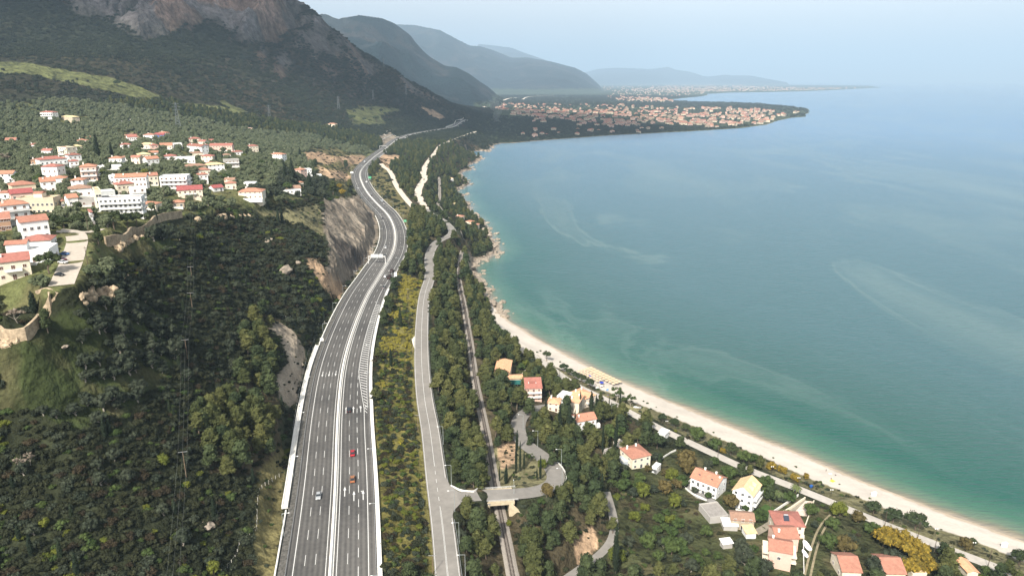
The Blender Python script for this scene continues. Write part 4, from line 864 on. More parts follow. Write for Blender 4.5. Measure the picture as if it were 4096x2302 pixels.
# ---- stuff: what is past counting, scattered by one geometry-node object per kind
def scatter(name, pts, rad, idx, protos, label):
    me = bpy.data.meshes.new(name); n = len(pts)
    me.vertices.add(n); me.vertices.foreach_set('co', np.asarray(pts, np.float32).ravel())
    for an, val in (('rad', rad), ('rz', RNG.uniform(0, 6.28, n)), ('hs', RNG.uniform(.8, 1.2, n))):
        a = me.attributes.new(an, 'FLOAT', 'POINT'); a.data.foreach_set('value', np.asarray(val, np.float32))
    a = me.attributes.new('pick', 'INT', 'POINT'); a.data.foreach_set('value', np.asarray(idx, np.int32))
    o = link(bpy.data.objects.new(name, me)); g = bpy.data.node_groups.new(name, 'GeometryNodeTree')
    g.interface.new_socket('Geometry', in_out='INPUT', socket_type='NodeSocketGeometry'); g.interface.new_socket('Geometry', in_out='OUTPUT', socket_type='NodeSocketGeometry')
    N = g.nodes.new; L = g.links.new; gi = N('NodeGroupInput'); go = N('NodeGroupOutput'); jn = N('GeometryNodeJoinGeometry')
    def named(nm, ty):
        q = N('GeometryNodeInputNamedAttribute'); q.data_type = ty; q.inputs[0].default_value = nm; return q.outputs[0]
    rad_, rz, hs, pk = named('rad', 'FLOAT'), named('rz', 'FLOAT'), named('hs', 'FLOAT'), named('pick', 'INT')
    cs = N('ShaderNodeCombineXYZ'); mh = N('ShaderNodeMath'); mh.operation = 'MULTIPLY'; L(rad_, mh.inputs[0]); L(hs, mh.inputs[1]); L(rad_, cs.inputs[0]); L(rad_, cs.inputs[1]); L(mh.outputs[0], cs.inputs[2])
    cr2 = N('ShaderNodeCombineXYZ'); L(rz, cr2.inputs[2])
    for k, src in enumerate(protos):
        oi = N('GeometryNodeObjectInfo'); oi.inputs['Object'].default_value = src; oi.inputs['As Instance'].default_value = True
        eq = N('FunctionNodeCompare'); eq.data_type = 'INT'; eq.operation = 'EQUAL'; L(pk, eq.inputs[2]); eq.inputs[3].default_value = k
        ip = N('GeometryNodeInstanceOnPoints'); L(gi.outputs[0], ip.inputs['Points']); L(eq.outputs[0], ip.inputs['Selection']); L(oi.outputs['Geometry'], ip.inputs['Instance']); L(cr2.outputs[0], ip.inputs['Rotation']); L(cs.outputs[0], ip.inputs['Scale']); L(ip.outputs[0], jn.inputs[0])
    L(jn.outputs[0], go.inputs[0]); md = o.modifiers.new('scatter', 'NODES'); md.node_group = g
    return tag(o, label, None, None, 'stuff')

# building footprints and hand-placed plants must be registered before scattering
FOOT = []
def free(x, y): return ~occ(x, y)
# ------------------------------------------------------------------ buildings
WALLC = dict(white=(.80,.80,.78), cream=(.74,.66,.52), beige=(.66,.56,.42), pink=(.66,.46,.38), sand=(.55,.47,.35), grey=(.42,.40,.37), brick=(.42,.26,.17), blue=(.12,.22,.50), yellow=(.72,.62,.38), stone=(.38,.32,.24))
ROOFC = dict(terracotta=(.36,.17,.12), orange=(.42,.205,.135), red=(.34,.14,.11), crimson=(.31,.09,.085), darkred=(.27,.12,.09), brown=(.31,.19,.135), beige=(.70,.50,.29), yellowish=(.62,.50,.28), peach=(.66,.36,.21), grey=(.28,.26,.24), white=(.74,.73,.70), tan=(.50,.38,.25))
def wallm(k): return mat('render_' + k, WALLC[k], .9, .06, .5, scale2=3, var2=.03)
def roofm(k):
    nm = 'roof_tiles_' + k
    if nm in MATS: return MATS[nm]
    m = mat(nm, ROOFC[k], .85, .16, .8, scale2=6, var2=.12, bump=.2)
    if k in ('white', 'grey'): return m
    t = m.node_tree; N = t.nodes.new; L = t.links.new; b = t.nodes['Principled BSDF']; src = b.inputs['Base Color'].links[0].from_socket
    tc = N('ShaderNodeTexCoord'); w_ = N('ShaderNodeTexWave'); w_.inputs['Scale'].default_value = 1.1; w_.bands_direction = 'X'; w_.inputs['Distortion'].default_value = .3; L(tc.outputs['Object'], w_.inputs['Vector'])
    r = N('ShaderNodeMapRange'); r.inputs['To Min'].default_value = .82; r.inputs['To Max'].default_value = 1.12; L(w_.outputs['Fac'], r.inputs[0]); mu = N('ShaderNodeMixRGB'); mu.blend_type = 'MULTIPLY'; mu.inputs[0].default_value = 1; L(src, mu.inputs[1]); L(r.outputs[0], mu.inputs[2]); L(mu.outputs[0], b.inputs['Base Color'])
    return m
GLASS = mat('window_glass', (.035,.04,.045), .15, .1, 2, spec=.6); SHUT = mat('brown_shutter', (.13,.06,.035), .7, .15, 3); SHUTB = mat('pale_shutter', (.35,.42,.48), .7, .1, 3)
TRIM = mat('white_trim', (.78,.77,.74), .8, .04, 1); CHIM = mat('chimney_white', (.74,.72,.68), .9, .06, 2); DARKW = mat('dark_wood', (.09,.05,.035), .8, .2, 2)
SOLAR = mat('solar_glass', (.03,.04,.06), .2, .1, 2, spec=.7)
_WM = {}
def winmesh(kind):
    if kind in _WM: return _WM[kind]
    m = MB(); w_, h = {'win': (1.2, 1.3), 'door': (1.3, 2.2), 'wide': (2.2, 1.5)}[kind]
    m.box(-w_/2, -.06, 0, w_/2, .02, h, 0); f = .09
    for a in ((-w_/2-f,-.1,-f,w_/2+f,.02,0), (-w_/2-f,-.1,h,w_/2+f,.02,h+f), (-w_/2-f,-.1,0,-w_/2,.02,h), (w_/2,-.1,0,w_/2+f,.02,h)): m.box(*a, 1)
    m.box(-.03, -.09, 0, .03, -.05, h, 1)
    _WM[kind] = m.mesh('window', GLASS, TRIM); m.m = [0 if i == 0 else i for i in m.m]
    _WM[kind + '_b'] = m.mesh('window', SHUT, TRIM); return _WM[kind]
for k in ('win', 'door', 'wide'): winmesh(k)
def putwin(par, kind, x, y, z, rz, shut=False):
    o = bpy.data.objects.new('door' if kind == 'door' else 'window', _WM[kind + ('_b' if shut else '')]); link(o, par); o.location = (x, y, z); o.rotation_euler = (0, 0, rz); return o
def roof_parts(par, kind, w, d, h, col, over=.45, rise=None, ridge='x', chim=1, r=None, z0=0.):
    m = MB(); W, D = w / 2 + over, d / 2 + over; rm = roofm(col); t = .18
    if kind == 'hip':
        rs = rise or min(w, d) * .18; k = max(W - D, 0) if w >= d else 0; l = max(D - W, 0) if d > w else 0
        b0 = [(-W,-D,h),(W,-D,h),(W,D,h),(-W,D,h)]; b1 = [(x, y, h + t) for x, y, _ in b0]; top = [(-k,-l,h+rs+t),(k,l,h+rs+t)]
        if l > 0: fs = [(4,5,8),(5,6,9,8),(6,7,9),(7,4,8,9)]
        else: fs = [(4,5,9,8),(5,6,9),(6,7,8,9),(7,4,8)]
        if k == 0 and l == 0: fs = [(4,5,8),(5,6,8),(6,7,8),(7,4,8)]
        m.add(b0 + b1 + top, fs + [(0,3,2,1),(0,1,5,4),(1,2,6,5),(2,3,7,6),(3,0,4,7)]); zc = h + rs * .75
    elif kind == 'gable':
        rs = rise or (d if ridge == 'x' else w) * .26
        if ridge == 'x': P = [(-W,-D,h),(W,-D,h),(W,D,h),(-W,D,h),(-W,0,h+rs),(W,0,h+rs)]; fs = [(0,1,5,4),(2,3,4,5)]; g = [(0,4,3),(1,2,5)]
        else: P = [(-W,-D,h),(W,-D,h),(W,D,h),(-W,D,h),(0,-D,h+rs),(0,D,h+rs)]; fs = [(1,2,5,4),(3,0,4,5)]; g = [(0,1,4),(2,3,5)]
        Q = [(x, y, z + t) for x, y, z in P]; n = 6
        m.add(P + Q, [tuple(i + n for i in f) for f in fs] + [tuple(f[::-1]) for f in fs] + ([(0,1,7,6),(2,3,9,8),(1,5,11,7),(5,2,8,11),(3,4,10,9),(4,0,6,10)] if ridge == 'x' else [(1,2,8,7),(3,0,6,9),(0,4,10,6),(4,1,7,10),(2,5,11,8),(5,3,9,11)])); zc = h + rs * .6
        gm = MB(); s_ = .985; a = [(x * (w/2) / W * s_, y * (d/2) / D * s_, z if i < 4 else z - .05) for i, (x, y, z) in enumerate(P)]; [MB().add([a[i] for i in q], [tuple(range(len(q)))]).build('gable_wall', r, par) for q in g]
    elif kind == 'shed':
        rs = rise or d * .3; P = [(-W,-D,h-.1),(W,-D,h-.1),(W,D,h+rs),(-W,D,h+rs)]; m.add(P + [(x,y,z+t) for x,y,z in P], [(4,5,6,7),(0,3,2,1),(0,1,5,4),(1,2,6,5),(2,3,7,6),(3,0,4,7)]); zc = h + rs * .5
        gm = MB(); a = [(-w/2,-d/2,h),(w/2,-d/2,h),(w/2,d/2,h),(-w/2,d/2,h),(w/2,d/2,h+rs-.05),(-w/2,d/2,h+rs-.05)]; gm.add(a, [(1,2,4),(0,5,3),(3,5,4,2)]); gm.build('gable_wall', r, par)
    else:
        m.box(-w/2, -d/2, h, w/2, d/2, h + .12); zc = h + .2
        p = MB(); T = .22; H_ = .75
        p.box(-w/2-.05,-d/2-.05,h-.15,w/2+.05,-d/2+T,h+H_); p.box(-w/2-.05,d/2-T,h-.15,w/2+.05,d/2+.05,h+H_); p.box(-w/2-.05,-d/2+T,h-.15,-w/2+T,d/2-T,h+H_); p.box(w/2-T,-d/2+T,h-.15,w/2+.05,d/2-T,h+H_); p.build('parapet', r, par)
    ro = m.build('roof', rm, par)
    for k in range(chim):
        cx = (-.28 + .5 * k) * w + random.uniform(-.05, .05) * w; cy = random.choice((-.2, .22)) * d; c = MB(); c.box(cx-.4, cy-.35, zc - 1.2, cx+.4, cy+.35, zc + 1.3); c.box(cx-.5, cy-.45, zc + 1.3, cx+.5, cy+.45, zc + 1.45); c.build('chimney', CHIM, ro)
    return ro
NB = 0
def building(label, A, B, d, floors, roof='hip', wall='white', rc='terracotta', bal=0, chim=1, nwin=None, cat='house', name='house', group=None, fh=3.2, ridge='x', wins=True, shut=None, rise=None, dz=0, base=None, extra=0, w=None):
    """A, B: photo pixels of the front wall's two base corners. Front wall faces the camera side."""
    global NB; NB += 1
    rnd = random.Random(NB * 13 + 5)
    g = ground((A[0] + B[0]) / 2, (A[1] + B[1]) / 2); z = g[2] if base is None else base
    if z > 196: z = 190
    a = onz(A[0], A[1], z); b = onz(B[0], B[1], z)
    if wins and abs(b[1] - a[1]) > 1.2 * abs(b[0] - a[0]) and floors < 9:      # a far pixel of slope must not turn the house
        mid = (a + b) / 2; L_ = abs(b[0] - a[0]); sgn = math.copysign(1, b[1] - a[1]); a = mid - [L_/2, sgn * L_ * .35, 0]; b = mid + [L_/2, sgn * L_ * .35, 0]
    v = b - a; ww = float(np.hypot(v[0], v[1])) if w is None else w; rz = math.atan2(v[1], v[0]); nrm = np.array([-math.sin(rz), math.cos(rz)])
    c = (a[:2] + b[:2]) / 2 + nrm * d / 2; h = floors * fh
    corners = [c + np.array([math.cos(rz), math.sin(rz)]) * sx * ww / 2 + nrm * sy * d / 2 for sx in (-1, 1) for sy in (-1, 1)]
    zb = min(float(hgt(*p)) for p in corners)
    if zb < z - 5: zb = z - 5
    e = empty(name, (c[0], c[1], z + dz), rz, label, cat, group)
    wm_ = wallm(wall)
    MB().box(-ww/2, -d/2, min(zb - z, 0) - 1.0, ww/2, d/2, h).build('wall', wm_, e)
    roof_parts(e, roof, ww, d, h, rc, ridge=ridge, chim=chim, r=wm_, rise=rise)
    sh_ = rnd.random() < .5 if shut is None else shut
    if wins:
        n = nwin or max(2, int(ww / 3.4)); ns = max(1, int(d / 4.5))
        for f in range(int(round(floors))):
            zf = f * fh + .95
            for k in range(n):
                x = -ww/2 + ww * (k + .5) / n
                dd = (f == 0 and k == n // 2) or (bal and f > 0 and k % 2 == 1)
                putwin(e, 'door' if dd else 'win', x, -d/2, f * fh + (.1 if dd else .95), 0, sh_)
            for k in range(ns):
                y = -d/2 + d * (k + .5) / ns
                putwin(e, 'win', ww/2, y, zf, pi/2, sh_); putwin(e, 'win', -ww/2, y, zf, -pi/2, sh_)
    for f in range(1, int(round(floors)) if bal else 0):
        m = MB(); bw = ww * .96 if bal > 1 else ww * .5; m.box(-bw/2, -d/2 - 1.5, f*fh - .2, bw/2, -d/2 - .003, f*fh); m.box(-bw/2, -d/2 - 1.5, f*fh, bw/2, -d/2 - 1.38, f*fh + .95); m.box(-bw/2, -d/2 - 1.37, f*fh, -bw/2 + .12, -d/2-.12, f*fh + .95); m.box(bw/2 - .12, -d/2 - 1.37, f*fh, bw/2, -d/2-.12, f*fh + .95)
        m.build('balcony', TRIM, e)
        if bal > 2:
            m = MB(); m.box(ww/2+.003, -d*.4, f*fh - .2, ww/2 + 1.4, d*.4, f*fh); m.box(ww/2 + 1.28, -d*.4, f*fh, ww/2 + 1.4, d*.4, f*fh + .95); m.build('balcony', TRIM, e)
    if z > 60 and wins and rnd.random() < .75:
        m = MB(); x0 = rnd.choice((-.5, -.2)) * ww - 1.5; m.box(x0, -d/2 - 3.2, -2.5, x0 + ww * .8, -d/2 - .01, .12); m.box(x0, -d/2 - 3.2, .12, x0 + ww * .8, -d/2 - 3.0, .95); m.build('terrace', TRIM, e)
    # ground taken
    pad = 1.2; s1, s2 = sub(np.array(corners), 3); X = GX[s1, s2] - c[0]; Y = GY[s1, s2] - c[1]; lx = X * math.cos(rz) + Y * math.sin(rz); ly = -X * math.sin(rz) + Y * math.cos(rz)
    OCC[s1, s2] |= (np.abs(lx) < ww/2 + pad) & (ly < d/2 + pad) & (ly > -d/2 - (8 if z > 60 else 5))
    return e, ww, h
def roofbox(par, x0, y0, z0, x1, y1, z1, m, name): return MB().box(x0, y0, z0, x1, y1, z1).build(name, m, par)
# ------------------------------------------------------------------ the village on the plateau
GV = 'houses of the hillside village'
def vil(K, label, x0, y0, x1, y1, d, fl, roof='hip', wall='white', rc='terracotta', **k):
    return building(label, K(x0, y0), K(x1, y1), d, fl, roof, wall, rc, group=GV, **{'fh': 3.8, **k})
vil(KV, 'two-storey white house with plain terracotta roof beside the paved lane', 234, 976, 515, 940, 9, 2.3, 'gable', 'white', 'terracotta', ridge='x', nwin=4, shut=False, chim=0)
vil(KV, 'low house with broad red hipped roof in front of the plain white house', 228, 1055, 520, 1035, 11, 1, 'hip', 'white', 'red', chim=0, dz=-.5)
vil(KV, 'sprawling flat-roofed white building above the round pine by the lane', 90, 1205, 510, 1180, 12, 1.3, 'flat', 'white', 'white', chim=0)
vil(KV, 'small white block with orange-red roof set on the sprawling flat building', 85, 1190, 295, 1175, 5, 2.0, 'gable', 'white', 'terracotta', chim=0, wins=False)
vil(KV, 'cream two-storey house with long red roof at the left edge above the wall', -20, 1385, 330, 1340, 10, 2, 'gable', 'cream', 'red', bal=1, shut=True)
vil(KV, 'brick house with orange roof and pale shutters cut by the left edge', -70, 890, 148, 858, 11, 1.5, 'gable', 'brick', 'terracotta', ridge='x', nwin=5)
vil(KV, 'big white three-storey house with orange hipped roof near the left edge', 40, 835, 325, 800, 12, 2.8, 'hip', 'white', 'orange', bal=3)
e, ww, hh = vil(KV, 'sand-coloured villa with arches and stone terraces', 190, 708, 560, 700, 9, 2.3, 'flat', 'sand', 'tan', chim=0, nwin=8, shut=False)
MB().box(-2, -1, hh, 2.6, 4, hh + 2.6).build('roof_room', wallm('cream'), e); m = MB(); m.add([(-2.3,-1.3,hh+2.6),(2.9,-1.3,hh+2.6),(2.9,4.3,hh+2.6),(-2.3,4.3,hh+2.6),(-2.3,1.5,hh+3.6),(2.9,1.5,hh+3.6)], [(0,1,5,4),(2,3,4,5),(0,4,3),(1,2,5)]); m.build('small_roof', roofm('terracotta'), e)
vil(KV, 'house with bright crimson gabled roof behind the sand-coloured villa', 128, 632, 350, 612, 9, 2, 'gable', 'pink', 'crimson', chim=0)
vil(KV, 'cream house with orange-red roof right of the sand-coloured villa', 592, 722, 712, 690, 11, 2, 'gable', 'cream', 'orange', ridge='y', chim=0)
vil(KV, 'white classical house with red hipped roof behind the dark pines', 862, 842, 1012, 795, 11, 1.9, 'hip', 'white', 'red', chim=0, nwin=4)
vil(KV, 'long white three-storey block with continuous balconies and grey flat roof', 1010, 708, 1440, 690, 9, 3, 'flat', 'white', 'grey', bal=3, fh=3.1, chim=0, nwin=9)
vil(KV, 'cream wing with flat roof joined to the long white block', 972, 680, 1060, 665, 14, 3.2, 'flat', 'cream', 'peach', chim=0)
vil(KV, 'white house with dark red hipped roof above the long white block', 1190, 517, 1365, 500, 10, 2, 'hip', 'cream', 'red', nwin=4)
vil(KV, 'flat white house with terraces right of the dark red hipped roof', 1308, 558, 1500, 532, 10, 1.7, 'flat', 'white', 'white', chim=0, bal=2)
vil(KV, 'four-storey white hotel with flat roof and rows of brown doors', 1622, 488, 1895, 480, 13, 3.9, 'flat', 'white', 'white', bal=3, chim=0, nwin=6, shut=True, cat='hotel', name='hotel', fh=3.0)
vil(KV, 'wide white house with crimson ribbed roof below the hotel', 1795, 560, 2045, 545, 11, 1.8, 'gable', 'cream', 'crimson', bal=1, chim=0)
vil(KV, 'long white pair of houses with orange roofs left of the hotel', 1168, 436, 1480, 425, 9, 1.9, 'gable', 'white', 'orange', nwin=8, chim=2)
vil(KV, 'cream two-storey house with terracotta roof touching the hotel', 1500, 420, 1608, 408, 8, 2, 'gable', 'cream', 'terracotta')
vil(KV, 'tall three-storey white house with orange hipped roof in the olive grove', 822, 376, 985, 368, 11, 2.9, 'hip', 'pink', 'orange', bal=3)
vil(KV, 'long white house with several red hipped roofs joined together', 415, 262, 690, 240, 12, 2.2, 'hip', 'white', 'red', bal=2, chim=2)
vil(KV, 'white two-storey house with red roof just below the long joined roofs', 432, 345, 590, 345, 10, 2.3, 'hip', 'white', 'red', shut=True)
vil(KV, 'white house with arched porch and red roof right of the long joined roofs', 680, 268, 832, 250, 9, 1.9, 'hip', 'white', 'red', bal=2)
vil(KV, 'white house with dark red roof directly behind the arched porch house', 700, 200, 830, 190, 9, 2, 'hip', 'white', 'darkred')
vil(KV, 'white house with orange roof below the two dark cypresses', 1105, 224, 1232, 222, 9, 1.9, 'hip', 'white', 'orange', bal=2)
vil(KV, 'long low flat white building under the house with two cypresses', 985, 268, 1225, 255, 8, .8, 'flat', 'white', 'white', chim=1, wins=False)
vil(KV, 'small brick-walled house with dull red roof left of the long joined roofs', 315, 210, 392, 208, 9, 1.1, 'hip', 'brick', 'brown')
vil(KV, 'narrow cream tower house with flat roof edged in red', 592, 142, 685, 150, 9, 2.7, 'flat', 'cream', 'terracotta', bal=1, chim=0)
vil(KV, 'low grey-roofed house beside the narrow tower house', 690, 108, 800, 98, 9, 1, 'gable', 'grey', 'grey', chim=0)
vil(KV, 'small house with pale yellow hipped roof among the upper olives', 742, 62, 840, 56, 9, 1, 'hip', 'cream', 'yellowish', chim=0)
vil(KV, 'low white house with red roof at the upper edge of the village olives', 1212, 45, 1316, 42, 8, 1.1, 'hip', 'white', 'red')
vil(KV, 'beige-roofed house beside the orange gable at the village top', 1412, 48, 1540, 45, 9, 1.3, 'hip', 'cream', 'beige', chim=0)
vil(KV, 'small pink house with red hipped roof below the beige-roofed house', 1525, 80, 1600, 76, 8, 1.9, 'hip', 'pink', 'red')
vil(KV, 'house with large orange roof at the upper middle of the village', 1612, 52, 1735, 48, 10, 1.1, 'gable', 'cream', 'orange', chim=0)
vil(KV, 'white house with blue tints next to the large orange roof', 1745, 64, 1850, 55, 8, 1.9, 'flat', 'white', 'white', bal=2, chim=0)
vil(KV, 'pair of dark red roofed houses left of the pink terrace row', 1885, 72, 2030, 86, 9, 1.7, 'gable', 'white', 'darkred', nwin=5)
vil(KV, 'house with beige roof and dark balconies left of the small white gable', 1385, 186, 1540, 172, 10, 1.9, 'hip', 'cream', 'yellowish', bal=2, chim=0)
vil(KV, 'white gable-ended house with orange roof beside the dark balconies', 1485, 237, 1610, 226, 9, 2, 'gable', 'white', 'orange', ridge='x')
vil(KV, 'low house with red hipped roof above the flat white house', 1655, 162, 1780, 156, 9, 1, 'hip', 'white', 'red')
vil(KV, 'broad flat white house with roof terrace in the middle of the village', 1780, 196, 1965, 188, 9, 1.4, 'flat', 'white', 'white', chim=1)
vil(KV, 'cream house with dull terracotta roof above the broad flat white house', 1925, 132, 2042, 126, 8, 1.1, 'hip', 'cream', 'brown')
vil(KV, 'brown unfinished house with open ground floor', 1870, 276, 2080, 262, 10, 1.2, 'hip', 'stone', 'brown', chim=0)
vil(KV, 'white house with pale yellow roof right of the unfinished house', 2100, 277, 2262, 264, 10, 1.6, 'hip', 'white', 'yellowish', chim=0)
vil(KV, 'low house with orange hipped roof in front of the unfinished house', 1995, 312, 2120, 302, 9, 1.1, 'hip', 'cream', 'terracotta', chim=0)
vil(KV, 'bare concrete two-storey house with flat roof near two thin cypresses', 2262, 232, 2410, 224, 9, 1.8, 'flat', 'grey', 'grey', bal=2, chim=0)
vil(KV, 'white house with small terracotta hipped roof right of the hotel', 1990, 402, 2118, 382, 9, 1.9, 'hip', 'white', 'terracotta')
vil(KV, 'small cream house with terracotta roof and a chimney right of the hotel garden', 2272, 452, 2380, 446, 8, 1.2, 'hip', 'cream', 'terracotta')
vil(KV, 'large lodge with wide orange hipped roof over a dark timber porch', 2402, 552, 2640, 548, 13, 1.5, 'hip', 'cream', 'orange', shut=True, chim=1)
vil(KV, 'small orange-roofed pavilion in the gardens below the crimson roof', 1735, 640, 1856, 633, 8, .9, 'hip', 'stone', 'orange', chim=0)
vil(KV, 'old beige house with terracotta roof and three tall pale windows', 132, 500, 370, 478, 12, 1.4, 'hip', 'beige', 'terracotta')
vil(KV, 'white house with orange-red roof and brown awnings', 400, 490, 595, 468, 10, 1.8, 'gable', 'white', 'orange', shut=True)
vil(KV, 'low house with flat orange-red roof under the white two-storey house', 520, 395, 668, 388, 9, .9, 'hip', 'white', 'orange', chim=0)
vil(KV, 'small white cube house with orange hipped roof left of the tall trees', 722, 452, 848, 448, 9, 1.6, 'hip', 'white', 'orange')
vil(KV, 'white bungalow with wide weathered brown roof', 705, 532, 935, 514, 12, 1.3, 'hip', 'white', 'brown', chim=0)
vil(KV, 'white annexe with orange roof right of the stone terraces', 690, 622, 795, 611, 8, 1.2, 'gable', 'white', 'orange', chim=0)
vil(KV, 'row of low grey concrete roofs between annexe and long white block', 805, 628, 985, 615, 9, .9, 'flat', 'grey', 'grey', chim=0)
vil(KV, 'row of pink terraced houses with red roofs at the village top', 2112, 74, 2338, 72, 9, 1.9, 'gable', 'pink', 'red', chim=2, nwin=8)
vil(KV, 'small house with red roof right of the pink terrace row', 2350, 113, 2445, 106, 8, 1, 'hip', 'white', 'red')
vil(KV, 'tall narrow cream house by the lane at the right end of the village top', 2515, 82, 2602, 76, 9, 2, 'hip', 'cream', 'red')
vil(KV, 'low building with crimson roof left of the small cream house', 2150, 482, 2250, 470, 8, .8, 'gable', 'white', 'crimson', chim=0)
vil(KV, 'white house with red roof directly above the dark red pair', 2070, 66, 2108, 62, 8, 1.8, 'hip', 'white', 'red')
vil(KV, 'long flat white house above the annexe roofs', 952, 562, 1165, 540, 8, 1.2, 'flat', 'white', 'white', chim=1)
vil(KW, 'white two-gabled house with orange roofs standing apart in the upper grove', 152, 150, 264, 156, 9, 1.7, 'hip', 'white', 'orange')
vil(KW, 'large plain white flat-roofed house behind the tall cypress clump', 455, 332, 585, 305, 9, 1.9, 'flat', 'white', 'white', chim=0, nwin=4)
vil(KW, 'pink house with orange roof attached to the plain white house', 388, 315, 452, 322, 9, 1.8, 'hip', 'pink', 'orange')
vil(KW, 'low white extension right of the plain white house', 592, 350, 664, 346, 8, 1.1, 'flat', 'white', 'grey', chim=0)
vil(KW, 'white farmhouse with brown roof near the edge of the slope', 268, 502, 455, 488, 9, 1.2, 'gable', 'white', 'brown', chim=1)
vil(KW, 'small orange-roofed house hidden behind the pale palm trunk', 445, 425, 482, 420, 7, 1, 'hip', 'cream', 'orange', chim=0)
GF = 'scattered houses above the village'
def far_(K, label, x0, y0, x1, y1, d, fl, roof, wall, rc, **k): return building(label, K(x0, y0), K(x1, y1), d, fl, roof, wall, rc, group=GF, **k)
far_(KU, 'white three-storey house with small red roof highest on the left slope', 415, 1190, 535, 1192, 10, 2.6, 'hip', 'white', 'red', bal=2, fh=3.4)
far_(KU, 'square sand-coloured house with pale roof right of the highest white house', 628, 1222, 735, 1230, 10, 2.2, 'hip', 'sand', 'yellowish', chim=0, fh=3.4)
far_(KU, 'lone white house with terracotta gable at the left edge of the grove', 58, 1450, 165, 1447, 10, 1.3, 'gable', 'white', 'terracotta', chim=0)
far_(KU, 'lone white house with orange roof in the middle of the left grove', 765, 1452, 870, 1450, 10, 1.3, 'hip', 'white', 'orange')
far_(KU, 'white house with stepped red roofs left of the blue house', 1278, 1440, 1398, 1432, 12, 2.2, 'gable', 'white', 'red', nwin=5)
far_(KU, 'white house left against the blue house at the village top', 1445, 1406, 1550, 1406, 10, 2, 'hip', 'white', 'terracotta')
far_(KU, 'blue-walled house with crimson roof at the village top', 1562, 1404, 1655, 1402, 10, 1.9, 'gable', 'blue', 'crimson', chim=0)
far_(KU, 'cream house with orange gable right behind the blue house', 1590, 1372, 1668, 1374, 9, 1.6, 'hip', 'cream', 'orange')
far_(KU, 'large cream house with red roof at the upper right of the village', 1905, 1446, 2020, 1442, 11, 2, 'hip', 'cream', 'red')
far_(KU2, 'pink and white farmhouse with orange roofs below the yellow clearing', 724, 1274, 792, 1276, 12, 2, 'hip', 'cream', 'orange', fh=3.6)
far_(KU, 'small pale hut on the slope at the far right of the upper grove', 2490, 1308, 2545, 1306, 12, 1, 'flat', 'pink', 'white', chim=0, wins=False)
VP = np.array([(0,560),(480,540),(900,540),(1060,640),(1010,760),(840,800),(620,850),(300,840),(0,860)], float); k = 0
while k < 20:
    x, y = random.uniform(0, 1050), random.uniform(545, 855)
    if not inside(np.array([x]), np.array([y]), VP)[0]: continue
    g = ground(x, y)
    if occ(g[0], g[1]) or occ(g[0] * 1.02, g[1] * 1.02) or occ(g[0] + 7, g[1]) or occ(g[0] - 7, g[1]): continue
    k += 1; hw_ = random.uniform(4, 6.5) * FP / float(project(*g)[2]); rc_ = random.choice(('terracotta', 'orange', 'brown', 'red', 'white')); wc_ = random.choice(('white', 'cream', 'white'))
    building('small %s house with %s roof half hidden among the village olives' % (wc_, {'white': 'flat white', 'brown': 'brown'}.get(rc_, rc_ + ' tiled')), (x - hw_, y + random.uniform(-2, 2)), (x + hw_, y), random.uniform(6, 8), random.choice((1, 1.2, 1.8)), 'flat' if rc_ == 'white' else random.choice(('hip', 'gable')), wc_, rc_, group='small houses half hidden in the village', chim=k % 2, fh=3.4)
tb = MB(); tb.box(-1.6, -1, 0, 1.6, 1, 1.6); tb.box(-.3, -.3, 1.6, .3, .3, 3.0); tbm = tb.mesh('tomb', wallm('white'))
for k in range(34):
    g = ground(*KU(random.uniform(1125, 1490), 1196 + random.uniform(0, 26) + (k % 5))); o = link(bpy.data.objects.new('tomb', tbm)); o.location = g; o.scale = (1.1, 1.1, 1.1); o.rotation_euler = (0, 0, random.uniform(-.2, .2)); tag(o, 'small white tomb in the hillside cemetery above the village', 'tomb', 'white tombs of the cemetery')

# ------------------------------------------------------------------ houses near the beach and the rocky shore
GB = 'houses between the railway and the beach'
def bch(label, A, B, d, fl, roof='hip', wall='white', rc='terracotta', **k): return building(label, A, B, d, fl, roof, wall, rc, group=GB, **k)
bch('small white cottage among trees on the rocky shore', KW(1938, 368), KW(1985, 366), 8, 1.2, 'hip', 'white', 'beige', chim=0, fh=3.4)
bch('tiny ochre-roofed hut on the rocky shore', KW(1978, 622), KW(2018, 622), 6, 1, 'hip', 'sand', 'yellowish', chim=0, wins=False)
bch('cream house with orange roof, smaller of the two on the rocky shore', KW(2002, 762), KW(2078, 766), 9, 1.5, 'hip', 'cream', 'orange')
bch('wide low house with two orange roofs nearest the rocks', KW(2150, 836), KW(2238, 838), 9, 1.1, 'hip', 'cream', 'orange', chim=0)
bch('upper orange-roofed wing behind the wide low house by the rocks', KW(2108, 800), KW(2180, 812), 8, 1.1, 'hip', 'cream', 'orange', chim=0)
# three-storey house with red shed roof
e, ww, hh = bch('three-storey beige house with bright red sloping roof and balconies', K3(866, 1082), K3(1142, 1072), 8, 3, 'shed', 'pink', 'red', chim=0, bal=2, nwin=3, shut=True, rise=3.6, fh=2.9)
m = MB(); m.box(-2.6, -.4, hh + 2.0, 1.6, .9, hh + 2.9); m.build('roof_vent', roofm('red'), e)
m = MB(); m.box(-2.9, -.7, hh+1.75, -2.6, .9, hh+2.3); m.box(1.6, -.7, hh+1.75, 1.9, .9, hh+2.3); m.build('parapet', TRIM, e)
